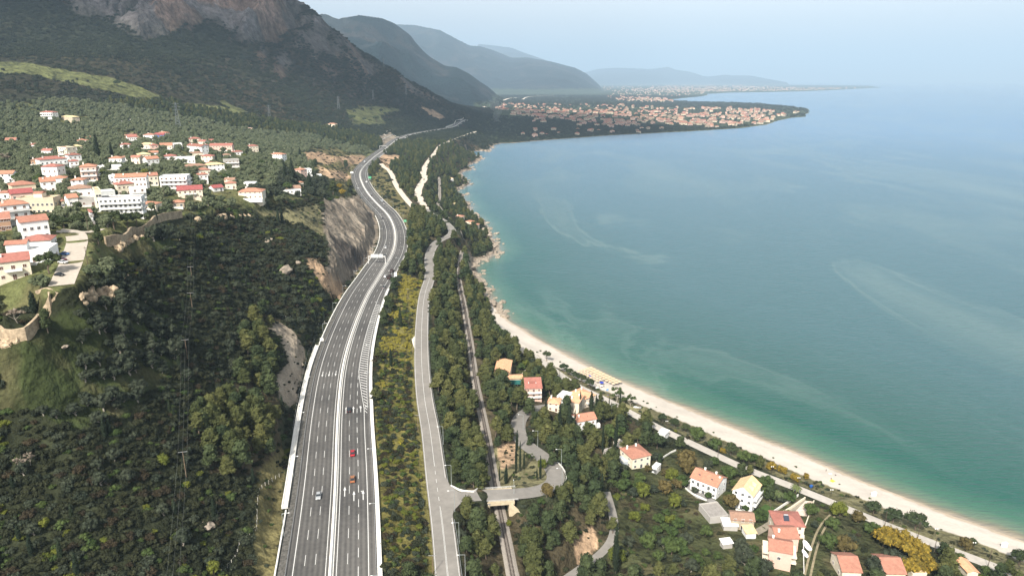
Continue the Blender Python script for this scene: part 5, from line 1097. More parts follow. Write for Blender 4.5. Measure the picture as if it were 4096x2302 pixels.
# courtyard with awning roofs
bch('long tan-roofed hall among the pines beside the railway', K3(335, 660), K3(590, 668), 21, 1, 'gable', 'beige', 'peach', ridge='y', chim=0, wins=False, rise=1.2)
bch('low tan-roofed shed with green awning left of the red sloping roof', K3(582, 770), K3(815, 762), 6, 1, 'gable', 'beige', 'peach', chim=0, wins=False, rise=.8)
g = ground(*K3(690, 812)); e = empty('awning', tuple(g), .02, 'dark green awning hanging under the tan-roofed shed', 'awning'); m = MB(); m.add([(-4.6,0,1.0),(4.6,0,1.0),(4.6,1.6,3.3),(-4.6,1.6,3.3),(-4.6,0,.9),(4.6,0,.9),(4.6,1.6,3.2),(-4.6,1.6,3.2)], [(0,1,2,3),(7,6,5,4),(0,4,5,1),(3,2,6,7)]); m.build('canvas', mat('green_canvas', (.012,.095,.085), .8, .1, 2), e)
m = MB(); [m.bar((x, .1, -.3), (x, .1, 1.0), .05) for x in (-4.3, -1.5, 1.5, 4.3)]; m.build('post', STEEL, e)
# peach-roofed complex
bch('left wing of the peach-roofed house group, with a chimney', K3(1240, 1240), K3(1440, 1262), 8, 1.6, 'hip', 'cream', 'peach', chim=1)
bch('middle block of the peach-roofed house group, with white side wall', K3(1590, 1265), K3(1775, 1300), 10, 2.3, 'shed', 'cream', 'peach', chim=2, rise=1.8, wins=False)
bch('flat white terrace block between two peach roofs', K3(1400, 1130), K3(1580, 1170), 9, 1.6, 'flat', 'white', 'white', chim=0)
bch('right wing of the peach-roofed group with roof windows and balcony', K3(1850, 1215), K3(2060, 1130), 13, 2, 'hip', 'cream', 'peach', chim=2, bal=1)
e, ww, hh = bch('white house with orange gabled roof and arched porches behind cypresses', K4(1735, 330), K4(2062, 275), 9, 2, 'gable', 'white', 'orange', chim=1, nwin=3)
MB().box(-ww/2 - 3.4, -3.6, 0, -ww/2 - .003, .5, 2.6).build('porch', TRIM, e); m = MB(); m.add([(-ww/2-3.8,-4,2.6),(-ww/2-.003,-4,3.6),(-ww/2-.003,.8,3.6),(-ww/2-3.8,.8,2.6),(-ww/2-3.8,-4,2.45),(-ww/2-.003,-4,3.45),(-ww/2-.003,.8,3.45),(-ww/2-3.8,.8,2.45)], [(0,1,2,3),(7,6,5,4),(0,4,5,1),(0,3,7,4)]); m.build('porch_roof', roofm('orange'), e)
MB().box(ww/2 + .003, -3.8, 0, ww/2 + 3, -.5, 2.5).build('porch', TRIM, e)
e, ww, hh = bch('cream house with terracotta hipped roof and grey-blue lower bay', K6(330, 975), K6(640, 900), 12, 2, 'hip', 'cream', 'terracotta', chim=2, shut=False)
MB().box(-ww/2 - 2.6, -2.0, -.6, -ww/2 + 2.2, 4.2, 3.1).build('bay', mat('grey_blue_render', (.42,.47,.52), .9, .06, 1), e)
m = MB(); m.box(-ww/2 - 2.7, -2.1, 3.1, -ww/2 + 2.3, -1.9, 4.0); m.box(-ww/2 - 2.7, -1.9, 3.1, -ww/2 - 2.5, 4.3, 4.0); m.build('parapet', TRIM, e)
bch('long low white outbuilding beside the cream house with grey-blue bay', K6(660, 990), K6(760, 1062), 5, .9, 'flat', 'white', 'white', chim=0)
e, ww, hh = bch('large white house with terracotta gabled roof, skylights and three chimneys', K6(1318, 1300), K6(1760, 1475), 11, 2.1, 'gable', 'white', 'orange', chim=2, ridge='x', nwin=5, shut=False, bal=1)
m = MB(); [m.box(x, -3.2 + dy, hh + 1.15, x + 1.0, -2.0 + dy, hh + 1.75) for x, dy in ((-4, 0), (-1, .5), (2.5, 0))]; m.build('skylight', SOLAR, e)
m = MB(); m.box(ww/2 - 1.4, -1, hh, ww/2 - .6, -.2, hh + 3.2); m.build('chimney', CHIM, e)
e, ww, hh = bch('white three-storey house with pale beige roof, dormers and curved balconies', K7(648, 640), K7(880, 720), 12, 2.7, 'gable', 'white', 'beige', chim=0, ridge='y', bal=0, nwin=3, rise=3.6)
for f in (1, 2):
    m = MB(); m.box(ww/2+.003, -5, f*3-.2, ww/2+1.6, 5, f*3); m.box(ww/2+1.48, -5, f*3, ww/2+1.6, 5, f*3+1); m.build('balcony', TRIM, e)
for y in (-2.5, 1.5):
    m = MB(); m.add([(1.8,y-1,hh+2.2),(3.9,y-1,hh+1.2),(3.9,y+1,hh+1.2),(1.8,y+1,hh+2.2),(1.8,y,hh+3.3),(4.1,y,hh+2.7)], [(0,1,5,4),(1,2,5),(2,3,4,5)]); m.build('dormer', roofm('beige'), e)
e, ww, hh = bch('old stone house with patchy tiled roof and concrete lean-tos', K7(640, 905), K7(905, 925), 7, 1.5, 'gable', 'stone', 'brown', chim=0, ridge='x', nwin=3, rise=1.7)
bch('flat grey concrete outbuilding joined to the old stone house', K7(400, 850), K7(610, 820), 11, .9, 'flat', 'grey', 'grey', chim=0, wins=False)
bch('low shed with rusty striped sheet roof below the old stone house', K7(560, 925), K7(720, 930), 5, .8, 'shed', 'grey', 'white', chim=0, wins=False, rise=.6)
bch('small pale shed with cream sheet roof right of the striped sheet roof', K7(820, 1020), K7(930, 1015), 5, .9, 'shed', 'white', 'beige', chim=0, wins=False, rise=.5)
bch('tiny shed with shiny metal roof in the vegetable garden', K7(555, 1140), K7(660, 1125), 3, .8, 'shed', 'grey', 'white', chim=0, wins=False, rise=.4)
e, ww, hh = bch('house with wide red hipped roof and solar heater, farthest of the stepped row', K7(1150, 995), K7(1480, 1010), 11, 1.8, 'hip', 'cream', 'red', chim=0, bal=1, shut=True)
m = MB(); m.add([(-2.3,-3.4,hh+1.3),(.1,-3.4,hh+1.3),(.1,-1.7,hh+2.8),(-2.3,-1.7,hh+2.8),(-2.3,-3.4,hh+1.15),(.1,-3.4,hh+1.15),(.1,-1.7,hh+2.65),(-2.3,-1.7,hh+2.65)], [(0,1,2,3),(7,6,5,4),(0,4,5,1),(0,3,7,4),(1,5,6,2)]); m.build('solar_panel', SOLAR, e); MB().bar((-2, -1.4, hh+2.9), (-.2, -1.4, hh+2.9), .32, 10).build('water_tank', STEEL, e)
bch('middle house of the stepped red-roofed row, balconies on both sides', K7(1150, 1165), K7(1410, 1165), 9, 2, 'gable', 'pink', 'terracotta', chim=1, bal=0, ridge='x', wins=False)
e, ww, hh = bch('nearest house of the stepped red-roofed row, tall blank pale wall', K7(1065, 1345), K7(1325, 1395), 9, 2.6, 'gable', 'pink', 'terracotta', chim=1, ridge='x', wins=False)
putwin(e, 'win', -.4, -4.5, 4.6, 0)
for f in (1, 2):
    for sx in (-1, 1):
        m = MB(); x0, x1 = sorted((sx * (ww/2 + .003), sx * (ww/2 + 2.2))); m.box(x0, -3, f*2.7 - .2, x1, 6, f*2.7); m.box(x0, -3, f*2.7, x1, -2.88, f*2.7 + .9); m.build('balcony', wallm('cream'), e)
bch('flat-topped orange roof at the bottom edge, left of the yellow trees', K8(208, 1505), K8(450, 1515), 12, 1.3, 'gable', 'cream', 'terracotta', chim=0, ridge='x')
bch('orange gabled roof at the bottom edge, under the yellow trees', K8(760, 1530), K8(1015, 1535), 12, 1.3, 'gable', 'cream', 'terracotta', chim=0, ridge='x')
bch('pale flat roof with dark recess at the bottom edge', K8(1110, 1500), K8(1290, 1500), 6, .8, 'flat', 'cream', 'beige', chim=0, wins=False)
bch('small peach-roofed gatehouse beside the beach road at the bottom', K8(1815, 1480), K8(1950, 1480), 8, .9, 'gable', 'cream', 'peach', chim=0, wins=False, ridge='y')
bch('little hut with white wall and red roof edge behind the dark round tree', K6(780, 410), K6(890, 445), 5, .9, 'shed', 'white', 'white', chim=0, wins=False, rise=.5)
bch('dark-walled shed with pale green doors left of the cream house', K6(-60, 810), K6(100, 770), 6, .9, 'flat', 'grey', 'grey', chim=0, wins=False)
# ------------------------------------------------------------------ walls, fences and rocks
def gline(K, pts, step=2.0, dz=0, z=None):
    P = np.array([ground(*K(x, y)) for x, y in pts]); P = resample(P, step)
    P[:, 2] = np.array([float(hgt(a, b)) for a, b in P[:, :2]]) if z is None else z
    P[:, 2] = smooth(P, 3)[:, 2] + dz; return P
ROCKW = mat('old_masonry', (.36,.28,.19), .95, .3, .9, bump=.6, scale2=.25, var2=.2)
BOULD = mat('weathered_rock', (.28,.235,.185), .95, .3, .5, bump=.6, scale2=2, var2=.2)
def clearband(P):
    for p in P:
        r = np.hypot(p[0], p[1]); q = p[:2] * (1 - 6 / r)
        for c_ in (p[:2], q): s1, s2 = sub(c_[None], 6); OCC[s1, s2] |= np.hypot(GX[s1, s2] - c_[0], GY[s1, s2] - c_[1]) < 4.5
def wall_on(name, mt, K, pts, w_, h0, h1, label, cat='wall', group=None, top=0, dz=0):
    P = gline(K, pts, 2.0, dz); clearband(P) if h1 > 3 else 0; m = thing_strip(name, mt, P, [(-w_/2, -h0), (w_/2, -h0), (w_/2, h1), (-w_/2, h1)], label, cat, group=group); return P
wall_on('retaining_wall', ROCKW, KV, [(1065,1018),(1110,1015),(1200,985),(1300,955),(1400,915),(1475,882),(1535,830),(1600,785),(1700,755),(1830,738)], 1, 6, 4.6, 'tall pale stone retaining wall curving below the village edge')
wall_on('retaining_wall', ROCKW, KG, [(-20,545),(60,545),(140,540),(260,520),(330,470),(400,390),(450,310),(490,250),(514,190),(510,150)], 1, 7, 4.6, 'long stone wall around the olive terrace at the left edge')
wall_on('retaining_wall', ROCKW, KG, [(508,140),(540,110),(590,70),(500,10),(360,38)], .6, 1.0, .6, 'low pale wall bordering the path above the olive terrace')
wall_on('garden_wall', CONCW, K7, [(1090,750),(1180,690),(1300,610),(1420,530)], .35, .5, 1.3, 'white wall between the beige-roofed house and the driveway')
wall_on('garden_wall', wallm('cream'), K7, [(1600,600),(1560,720),(1520,830),(1495,900)], .4, .5, 1.3, 'cream garden wall beside the dirt track, right of the red hipped roof')
wall_on('garden_wall', wallm('cream'), K7, [(1230,730),(1330,680),(1430,610),(1500,560)], .4, .5, 1.2, 'cream wall along the driveway, left of the paved yard')
wall_on('garden_wall', CONCW, K7, [(1485,1000),(1480,1120),(1480,1260),(1485,1420)], .3, .5, 1.2, 'pale wall along the right side of the stepped row')
wall_on('garden_wall', CONCW, K7, [(700,690),(800,725),(900,760),(1040,820)], .3, .5, 1.0, 'white wall with pillars below the lawn of the beige-roofed house')
wall_on('garden_wall', CONCW, K6, [(845,780),(920,730),(1000,680),(1080,645)], .3, .4, .9, 'low pale wall crossing the lawn right of the cream house')
wall_on('garden_wall', CONCW, K6, [(1215,1260),(1270,1210),(1330,1160)], .3, .4, 1.1, 'white fence wall at the left corner of the large white house')
wall_on('garden_wall', CONCW, K6, [(1240,1290),(1330,1370),(1450,1430),(1600,1500)], .4, .6, .8, 'grey boundary wall below the large white house')
wall_on('garden_wall', PALE, K3, [(800,670),(808,610),(860,560),(930,500)], .4, .4, .7, 'pale bent wall in the green plot behind the red sloping roof')
wall_on('garden_wall', CONCW, K7, [(1010,1130),(1065,1165)], .3, .4, 1.0, 'short white wall at the left side of the stepped row, upper one')
wall_on('garden_wall', CONCW, K7, [(965,1275),(1055,1300)], .3, .4, 1.0, 'short white wall at the left side of the stepped row, lower one')
wall_on('garden_wall', CONCW, K4, [(1310,775),(1400,850),(1480,930),(1535,1020),(1560,1110),(1545,1190)], .4, .5, .8, 'white kerb wall around the outer bend of the side road')
wall_on('garden_wall', CONCW, KX, [(1960,545),(2060,595),(2200,605),(2330,600),(2500,585)], .35, .4, .9, 'white wall and rail along the upper edge of the side road')
# paved yard, lawns
def flat(name, K, pts, mt, label, dz=.06):
    P = [ground(*K(x, y)) for x, y in pts]; P = np.array(P); P[:, 2] = P[:, 2].mean() + dz + .12; m = MB(); n = len(P); B_ = P.copy(); B_[:, 2] -= 1.0
    m.add(np.vstack([P, B_]), [tuple(range(n))] + [(i, n + i, n + (i + 1) % n, (i + 1) % n) for i in range(n)]); o = m.build(name, mt); 
    if o.data.polygons[0].normal.z < 0: o.data.flip_normals()
    s1, s2 = sub(P[:, :2], 3); OCC[s1, s2] |= inside(GX[s1, s2], GY[s1, s2], P[:, :2])
    return tag(o, label, None, None, 'structure')
flat('paved_yard', K7, [(1340,755),(1430,660),(1505,590),(1590,600),(1560,690),(1530,740),(1500,780),(1440,775)], mat('crazy_paving', (.62,.50,.42), .9, .2, .7), 'pale pink paved yard behind the red hipped roof')
LAWN = mat('lawn', (.045,.085,.02), .95, .2, .6)
flat('lawn', K7, [(905,735),(975,672),(1088,728),(1085,790),(1010,775)], LAWN, 'square green lawn nearest the beige-roofed house'); flat('lawn', K7, [(985,665),(1040,622),(1180,690),(1100,722)], LAWN, 'second green lawn beyond the small path')
flat('terrace', K7, [(120,450),(170,380),(200,440),(430,560),(500,600),(500,625),(250,550)], mat('grey_terrace', (.25,.24,.23), .9, .1, 1), 'grey terrace in front of the large white house')
flat('yard', K6, [(120,465),(250,545),(215,655),(120,690),(20,600),(10,500)], PALE, 'pale yard behind the dark-walled shed')
flat('gravel_patch', KY, [(1565,520),(1600,475),(1608,600),(1590,600)], mat('white_gravel', (.72,.68,.6), .95, .1, 1), 'white gravel lay-by on the left side of the old road')
flat('car_park', K3, [(430,-10),(560,10),(640,30),(760,110),(1010,290),(960,345),(760,210),(600,110),(520,50)], PALE, 'pale sandy end of the beach road')
# fence of pale posts on the lower left slope, and two more
def fence(K, pts, step, h, label, mt, r=.09, wire=True):
    P = gline(K, pts, step); e = empty('post_fence', tuple(P[0]), 0, label, 'fence')
    m = MB(); m.bar((0, 0, -.4), (0, 0, h), r, 5); pm = m.mesh('post', mt)
    for k, p in enumerate(P[:100]):
        o = link(bpy.data.objects.new('post', pm), e); o.location = p - P[0]
    if wire:
        m = MB()
        for zz in (h * .45, h * .9): m.tube([Vector(p - P[0]) + Vector((0, 0, zz)) for p in P], .018, 3)
        m.build('wire', STEEL, e)
    return e
PM = mat('pale_post', (.62,.58,.50), .9, .1, 2)
fence(KX, [(10,980),(15,800),(22,640),(50,570),(100,530),(180,480),(235,450)], 3.0, 1.8, 'pale fence posts at the top of the bare slope left of the channel', PM)
fence(KL, [(2235,1420),(2270,1390),(2310,1350),(2390,1270),(2400,1190),(2420,1110),(2440,1070),(2480,1040),(2540,1020),(2570,990)], 3.0, 1.8, 'crooked line of pale posts crossing the lower left scrub', PM)
fence(KY, [(300,300),(400,295),(470,312),(540,345),(620,360),(720,350),(750,340)], 4.5, 1.7, 'fence posts above the earth bank beside the upper left lanes', PM)
fence(KW, [(690,560),(760,555),(840,562)], 6, 1.6, 'fence along the top of the grey rock cutting', PM)
fence(KY, [(590,545),(520,690),(480,850),(440,1050),(410,1220),(375,1440)], 6, 2.6, 'tall grey mesh fence along the outer side of the white channel', STEEL, .05)
# boulders: irregular stones
BM = []
for k in range(5):
    r_ = np.random.default_rng(90 + k); v = IV2 * (1 + .28 * r_.normal(size=(len(IV2), 1)) * .6 + .25 * fbm(IV2[:, 0] + k, IV2[:, 1] + IV2[:, 2], .8, 3, 60 + k)[:, None]); v[:, 2] *= .62; v[:, 0] *= 1.25; BM.append(np_mesh('boulder', v, IF2, [BOULD]))
def boulder(p, s, label, group=None, name='boulder'):
    o = link(bpy.data.objects.new(name, random.choice(BM))); o.location = (p[0], p[1], p[2] + s * .15); o.scale = (s * random.uniform(.8, 1.2), s * random.uniform(.8, 1.2), s * random.uniform(.7, 1.2)); o.rotation_euler = (random.uniform(-.3, .3), random.uniform(-.3, .3), random.uniform(0, 6)); return tag(o, label, 'rock', group)
for x, y, s, lab in [(120,975,3.2,'grey boulder in dark scrub, upper of three near the rock cutting'),(420,1195,2.4,'small pale boulder in dark scrub left of the earth bank'),(300,1280,4.6,'largest grey boulder in the dark scrub left of the highway sign')]:
    boulder(ground(*KW(x, y)), s, lab)
boulder(ground(*KL(2090, 945)), 2.0, 'long grey boulder in the scrub at the lower left'); boulder(ground(*KG(650, 590)), 1.1, 'pale flat rock on the green slope under the wall')
# rough ruined walls: rock outcrops at the village edge
def outcrop(K, pts, s, label, n=None):
    e = empty('rock_outcrop', tuple(ground(*K(*pts[0]))), 0, label, 'rock'); m = MB()
    for x, y in pts:
        for q in range(n or 3):
            g = ground(*K(x + random.uniform(-12, 12), y + random.uniform(-9, 9))) - np.array(e.location); b_ = random.choice(BM); sc = s * random.uniform(.6, 1.3); A_ = np.array([v.co[:] for v in b_.vertices]) * [sc, sc * .8, sc * random.uniform(1.2, 2.0)]; a = random.uniform(0, 6); A_ = A_ @ np.array([[math.cos(a), math.sin(a), 0], [-math.sin(a), math.cos(a), 0], [0, 0, 1]]) + g
            m.add(A_, [tuple(f) for f in IF2])
    m.build('stone_mass', ROCKW, e)
outcrop(KG, [(810,90),(830,70),(860,60),(900,50),(925,20),(940,60),(940,110),(850,150),(880,120),(960,90)], 1.1, 'ragged ruined stone wall on the green rim below the village')
outcrop(KG, [(1010,40),(1050,60),(1100,40),(1130,80),(1090,110),(1040,100),(1140,30),(1060,20)], 1.5, 'tall layered sandstone block beside the ruined wall')
outcrop(KV, [(1190,1030),(1230,1010),(1270,990),(1320,970),(1370,950),(1430,930),(1200,1055)], 1.4, 'rocky ledge under the curved retaining wall')
outcrop(KV, [(2200,730),(2260,740),(2330,750),(2390,740),(2440,720),(2500,730),(2560,745),(1980,770)], 1.8, 'row of sandstone cliffs under the village trees')
outcrop(KV, [(1210,1330),(1240,1340),(1270,1320),(1180,1300),(1160,1330)], .8, 'small broken stones on the grassy rim above the green slope')
outcrop(KG, [(20,560),(60,545),(110,530),(170,520),(220,500),(60,580)], 1.3, 'crumbling rock face under the stone wall at the left edge', 4)
# shore rocks
k = 0
cw = resample(np.c_[C, np.zeros(len(C))], 6)
cpx = project(cw[:, 0], cw[:, 1], cw[:, 2])
for i in range(len(cw)):
    px, py, dp = cpx[0][i], cpx[1][i], cpx[2][i]
    if 1130 < py < 1260 or 585 < py <= 1130:
        if random.random() < (.95 if py > 900 else .55):
            for q in range(2 if py > 900 else 1):
                p = cw[i] + [random.gauss(1, 4.5), random.gauss(0, 4), 0]; p[2] = max(-.5, min(2, float(hgt(p[0], p[1]))))
                where = 'at the beach end' if py > 1130 else ('on the broad point' if py > 950 else ('below the orange-roofed shore houses' if py > 780 else 'of the far indented shore'))
                boulder(p, random.uniform(1.0, 3.6), 'brown shore rock at the water, %s' % where, 'brown rocks along the rocky shore')
for x, y, s in [(2405,30,1.6),(2310,75,5),(2270,70,5),(2250,130,6),(2210,130,6)]: boulder(onz(*KW(x, y), 0), s, 'dark rock standing in the water off the far shore', 'rocks standing in the water')
for x, y, s in [(1905,585,1.9),(2130,830,2.2),(2210,855,1.2),(1880,375,2.6),(1945,475,2.6),(1870,300,1.0),(2010,410,.8)]: boulder(onz(*KB(x, y), .1), s, 'rock standing in the shallows near the beach end', 'rocks in the shallows')

# ------------------------------------------------------------------ vehicles
TYRE = mat('tyre', (.02,.02,.02), .9, .05, 3); CGL = mat('car_glass', (.02,.025,.03), .1, .05, 2, spec=.8); LAMPW = mat('headlight_glass', (.75,.75,.72), .2, .02, 2); LAMPR = mat('tail_light', (.4,.02,.02), .3, .02, 2)
def paint(k):
    c = dict(silver=(.42,.44,.45), red=(.45,.02,.03), copper=(.36,.15,.06), dark=(.03,.032,.036), white=(.75,.75,.74), blue=(.05,.16,.40), maroon=(.16,.02,.03), black=(.015,.015,.017), green=(.05,.2,.08))[k]
    return mat('car_paint_' + k, c, .25, .03, 1, spec=.6, metal=.25)
WH = MB(); WH.bar((-.11, 0, 0), (.11, 0, 0), .33, 12); WHM = WH.mesh('wheel', TYRE)
def loft(m, secs, mi=0):
    """closed hull through rectangular-ish sections along y: (y, half width, z0, z1, top half width)"""
    V = []
    for y, w_, z0, z1, tw in secs: V += [(-w_, y, z0), (w_, y, z0), (w_ * 1.02, y, (z0 + z1) / 2), (tw, y, z1), (-tw, y, z1), (-w_ * 1.02, y, (z0 + z1) / 2)]
    n = len(secs); F = [tuple(range(6)), tuple(range((n - 1) * 6, n * 6))[::-1]]
    for k in range(n - 1):
        for i in range(6): F.append((k*6+i, (k+1)*6+i, (k+1)*6+(i+1) % 6, k*6+(i+1) % 6))
    return m.add(V, F, mi)
CARB = {}
def carmeshes():
    b = MB(); loft(b, [(-2.15,.68,.32,.62,.62),(-2.05,.82,.24,.78,.76),(-1.2,.87,.22,.92,.80),(.4,.88,.22,.93,.80),(1.5,.86,.24,.90,.78),(2.02,.80,.28,.82,.72),(2.12,.7,.36,.66,.66)])
    g = MB(); loft(g, [(-1.05,.74,.90,.93,.72),(-.45,.72,.88,1.36,.58),(.75,.72,.88,1.39,.58),(1.62,.72,.88,.94,.68)])
    r = MB(); loft(r, [(-.42,.575,1.345,1.42,.5),(.1,.59,1.36,1.46,.53),(.78,.575,1.37,1.44,.5)])
    return b, g, r
cb, cg, crf = carmeshes(); GLM = cg.mesh('glass', CGL)
def lampm(c): m = MB(); m.box(-.16, -.05, -.08, .16, .05, .08); return m.mesh('lamp', c)
LW, LR_ = lampm(LAMPW), lampm(LAMPR)
def car(p, rz, colour, label, cat='car', name='car', group=None, s=1.0):
    if colour not in CARB: CARB[colour] = (cb.mesh('body', paint(colour)), crf.mesh('roof', paint(colour)))
    e = empty(name, tuple(p), rz, label, cat, group); e.scale = (s, s, s)
    link(bpy.data.objects.new('body', CARB[colour][0]), e); link(bpy.data.objects.new('glass', GLM), e); link(bpy.data.objects.new('roof', CARB[colour][1]), e)
    for sx in (-.78, .78):
        for y in (-1.35, 1.3): o = link(bpy.data.objects.new('wheel', WHM), e); o.location = (sx, y, .33)
    for sx in (-.58, .58):
        o = link(bpy.data.objects.new('headlight', LW), e); o.location = (sx, -2.12, .6); o = link(bpy.data.objects.new('tail_light', LR_), e); o.location = (sx, 2.08, .66)
    return e
def hdg(W, p, rev):
    i = int(np.argmin(np.hypot(W[:, 0] - p[0], W[:, 1] - p[1]))); i = min(max(i, 2), len(W) - 3); d = W[i + 2] - W[i - 2]; a = math.atan2(d[1], d[0]); return a + (pi / 2 if not rev else -pi / 2), W[i, 2]
def hcar(K, x, y, colour, label, away, W=None, s=1.08, **k):
    W = hwW if W is None else W; q = onz(*K(x, y), 38); i = int(np.argmin(np.hypot(W[:, 0] - q[0], W[:, 1] - q[1]))); q = onz(*K(x, y), W[i, 2] + .4); a, z = hdg(W, q, not away); q[2] = z + .02
    return car(q, a, colour, label, group='vehicles on the motorway' if W is hwW else None, s=s * 1.1, **k)
# the front of a car model points to -y, so a car going away has heading +pi/2 from the road direction
CR = [(KX,628,640,'silver','silver car coming closer in the left carriageway, nearest of all',0),(KX,972,212,'red','bright red car going away in the middle lane',1),(KX,972,474,'copper','copper-coloured hatchback going away behind the red car',1),(KY,932,1225,'dark','dark grey car going away near the end of the hatched wedge',1),
 (KW,1300,1328,'white','white car beside the black truck',1),(KW,1285,1442,'black','black car following the black truck',1),(KW,1293,1125,'dark','dark car in the left carriageway just beyond the sign gantry',0),(KW,1303,1038,'white','white car in the left carriageway next beyond the gantry',0),(KW,1275,750,'dark','dark red-grey car coming down the bend beside the rock cutting',0),
 (KW,1163,497,'silver','silver car just ahead of the black car on the upper bend',1),(KW,1163,520,'black','black car on the upper bend close behind a silver one',1),(KW,1025,442,'white','white car coming closer left of the white van',0),
 (KW,1142,237,'silver','small silver car on the straight past the green sign',1),(KW,1067,217,'silver','silver car in front of the coach',0),(KW,1245,140,'dark','dark van on the rising straight',1),(KW,1318,77,'silver','silver car on the far straight, upper of two',1),(KW,1302,86,'dark','dark car beside the silver one on the far straight',1),
 (KU2,2105,1218,'white','white car at the far end of the motorway',0),(KU2,2085,1268,'red','red car at the far end of the motorway',1)]
for K, x, y, c_, lab, aw in CR: hcar(K, x, y, c_, lab, aw, s=1.1 if K is not KU2 else 1.6)
hcar(KW, 1690, 356, 'dark', 'dark car alone on the sandy far part of the old road', 1, lrW)
for x, y, c_, lab in [(650,1115,'blue','light blue car parked at the paved village lane'),(626,1172,'maroon','maroon car parked beside the village lane'),(634,1198,'white','white car parked close to the maroon car'),(598,1325,'black','black car parked under the round pine by the lane')]:
    g = ground(*KV(x, y)); car(g + [0, 0, .1], 1.3, c_, lab, group='cars parked in the village')
def boxvan(K, x, y, L_, w_, h, col, cabcol, label, name, cat, away, cargo=None):
    q = onz(*K(x, y), 40); a, z = hdg(hwW, q, not away); q = onz(*K(x, y), z + .5); q[2] = z
    e = empty(name, tuple(q), a, label, cat, 'vehicles on the motorway')
    f = -L_/2; m = MB(); loft(m, [(f, w_*.46, .45, h*.55, w_*.42), (f+.35, w_/2, .4, h*.8, w_*.46), (f+2.0, w_/2, .4, h*.86, w_*.47)]); m.build('cab', paint(cabcol), e)
    MB().box(-w_*.42, f + .02, h*.48, w_*.42, f + .28, h*.74).build('windscreen', CGL, e)
    if cargo == 'open':
        m = MB(); m.box(-w_/2, f+2.2, .9, w_/2, L_/2, 1.1); m.box(-w_/2, f+2.2, 1.1, -w_/2+.12, L_/2, h*.8); m.box(w_/2-.12, f+2.2, 1.1, w_/2, L_/2, h*.8); m.box(-w_/2+.12, f+2.2, 1.1, w_/2-.12, f+2.35, h*.9); m.box(-w_/2+.12, L_/2-.12, 1.1, w_/2-.12, L_/2, h*.8); m.build('tipper_body', mat('rusty_black', (.05,.028,.024), .8, .2, 1), e); MB().box(-w_*.44, f+2.5, 1.5, w_*.44, L_/2-.3, h*.62).build('load', mat('dark_load', (.02,.018,.018), .95, .3, 2), e)
    else: MB().box(-w_/2, f + 2.05, .55, w_/2, L_/2, h).build('cargo_box', paint(col), e)
    for sx in (-w_/2+.1, w_/2-.1):
        for yy in ([f+1.1, L_/2-1.2] if L_ < 7 else [f+1.1, L_/2-2.6, L_/2-1.3]):
            o = link(bpy.data.objects.new('wheel', WHM), e); o.location = (sx, yy, .48); o.scale = (1.4, 1.45, 1.45)
    return e
boxvan(KW, 1342, 1345, 9, 2.6, 3.0, 'black', 'black', 'rear half of the large black tipper truck', 'tipper_truck', 'truck', 1, 'open')
boxvan(KW, 1366, 1282, 6.5, 2.6, 2.9, 'black', 'black', 'black tipper truck driving right in front of the larger one', 'tipper_truck', 'truck', 1, 'open')
boxvan(KW, 1110, 385, 6.5, 2.2, 2.7, 'white', 'white', 'white delivery van near the green sign', 'delivery_van', 'van', 1)
boxvan(KW, 1264, 577, 8, 2.5, 3.0, 'silver', 'white', 'white and grey lorry in the seaward lanes', 'lorry', 'truck', 1)
car(onz(*KW(1285, 602), 42.5), hdg(hwW, onz(*KW(1285, 602), 42), False)[0], 'white', 'white car tight behind the lorry', group='vehicles on the motorway')
boxvan(KW, 1095, 182, 11, 2.5, 3.4, 'silver', 'silver', 'long silver coach coming down the far straight', 'coach', 'bus', 0)

# ------------------------------------------------------------------ gantries, signs, lamps, poles
def at_hw(K, x, y, off):
    s = hw_at(*K(x, y)); P, q = cut(hwW, s, s + 6); c0 = offset_line(P, off)[0]; d = P[-1] - P[0]; return c0, math.atan2(d[1], d[0])
def gantry(K, x, y, o0, o1, h, boards, label):
    c0, a = at_hw(K, x, y, (o0 + o1) / 2); L_ = abs(o1 - o0); e = empty('sign_gantry', tuple(c0), a - pi/2, label, 'gantry')
    m = MB()
    for sy in (-.5, .5):
        for z in (h - .9, h): m.bar((-L_/2, sy, z), (L_/2, sy, z), .09, 5)
    n = int(L_ / 1.3)
    for k in range(n): xa = -L_/2 + L_ * k / n; xb = -L_/2 + L_ * (k + 1) / n; m.bar((xa, -.5, h - .9), (xb, -.5, h), .05, 4); m.bar((xa, .5, h), (xb, .5, h - .9), .05, 4)
    m.build('truss', TRIM, e)
    for sx in (-1, 1): MB().bar((sx * L_/2, 0, -.5), (sx * L_/2, 0, h), .28, 8).build('post', TRIM, e)
    for x0, x1 in boards: MB().box(x0, .62, h - 2.0, x1, .75, h + 1.5).build('sign_board', mat('sign_back', (.62,.63,.62), .5, .12, 3, metal=.2), e)
    return e
gantry(KW, 1240, 1228, -1.2, -16.4, 7.2, [(-5.4, 1.2), (1.6, 5.4)], 'white overhead gantry with the backs of two sign boards over the left lanes')
gantry(KW, 1262, 75, -13.2, 2.2, 7.2, [], 'far overhead gantry without boards on the rising straight')
def postsign(K, x, y, off, w_, h, z0, colr, label, marks=None, W=None, name='road_sign'):
    c0, a = at_hw(K, x, y, off); e = empty(name, tuple(c0), a - pi/2, label, 'sign')
    for sx in (-.35, .35): MB().bar((sx * w_, 0, -.5), (sx * w_, 0, z0 + h), .08, 6).build('post', STEEL, e)
    MB().box(-w_/2, -.12, z0, w_/2, -.04, z0 + h).build('panel', mat('sign_green' if colr[0] < .3 else 'sign_white', colr, .6, .04, 2), e)
    if marks:
        m = MB()
        for x0, z, x1, z1 in marks: m.box(x0, -.14, z0 + z, x1, -.123, z0 + z1)
        m.build('lettering', PAINT, e)
    return e
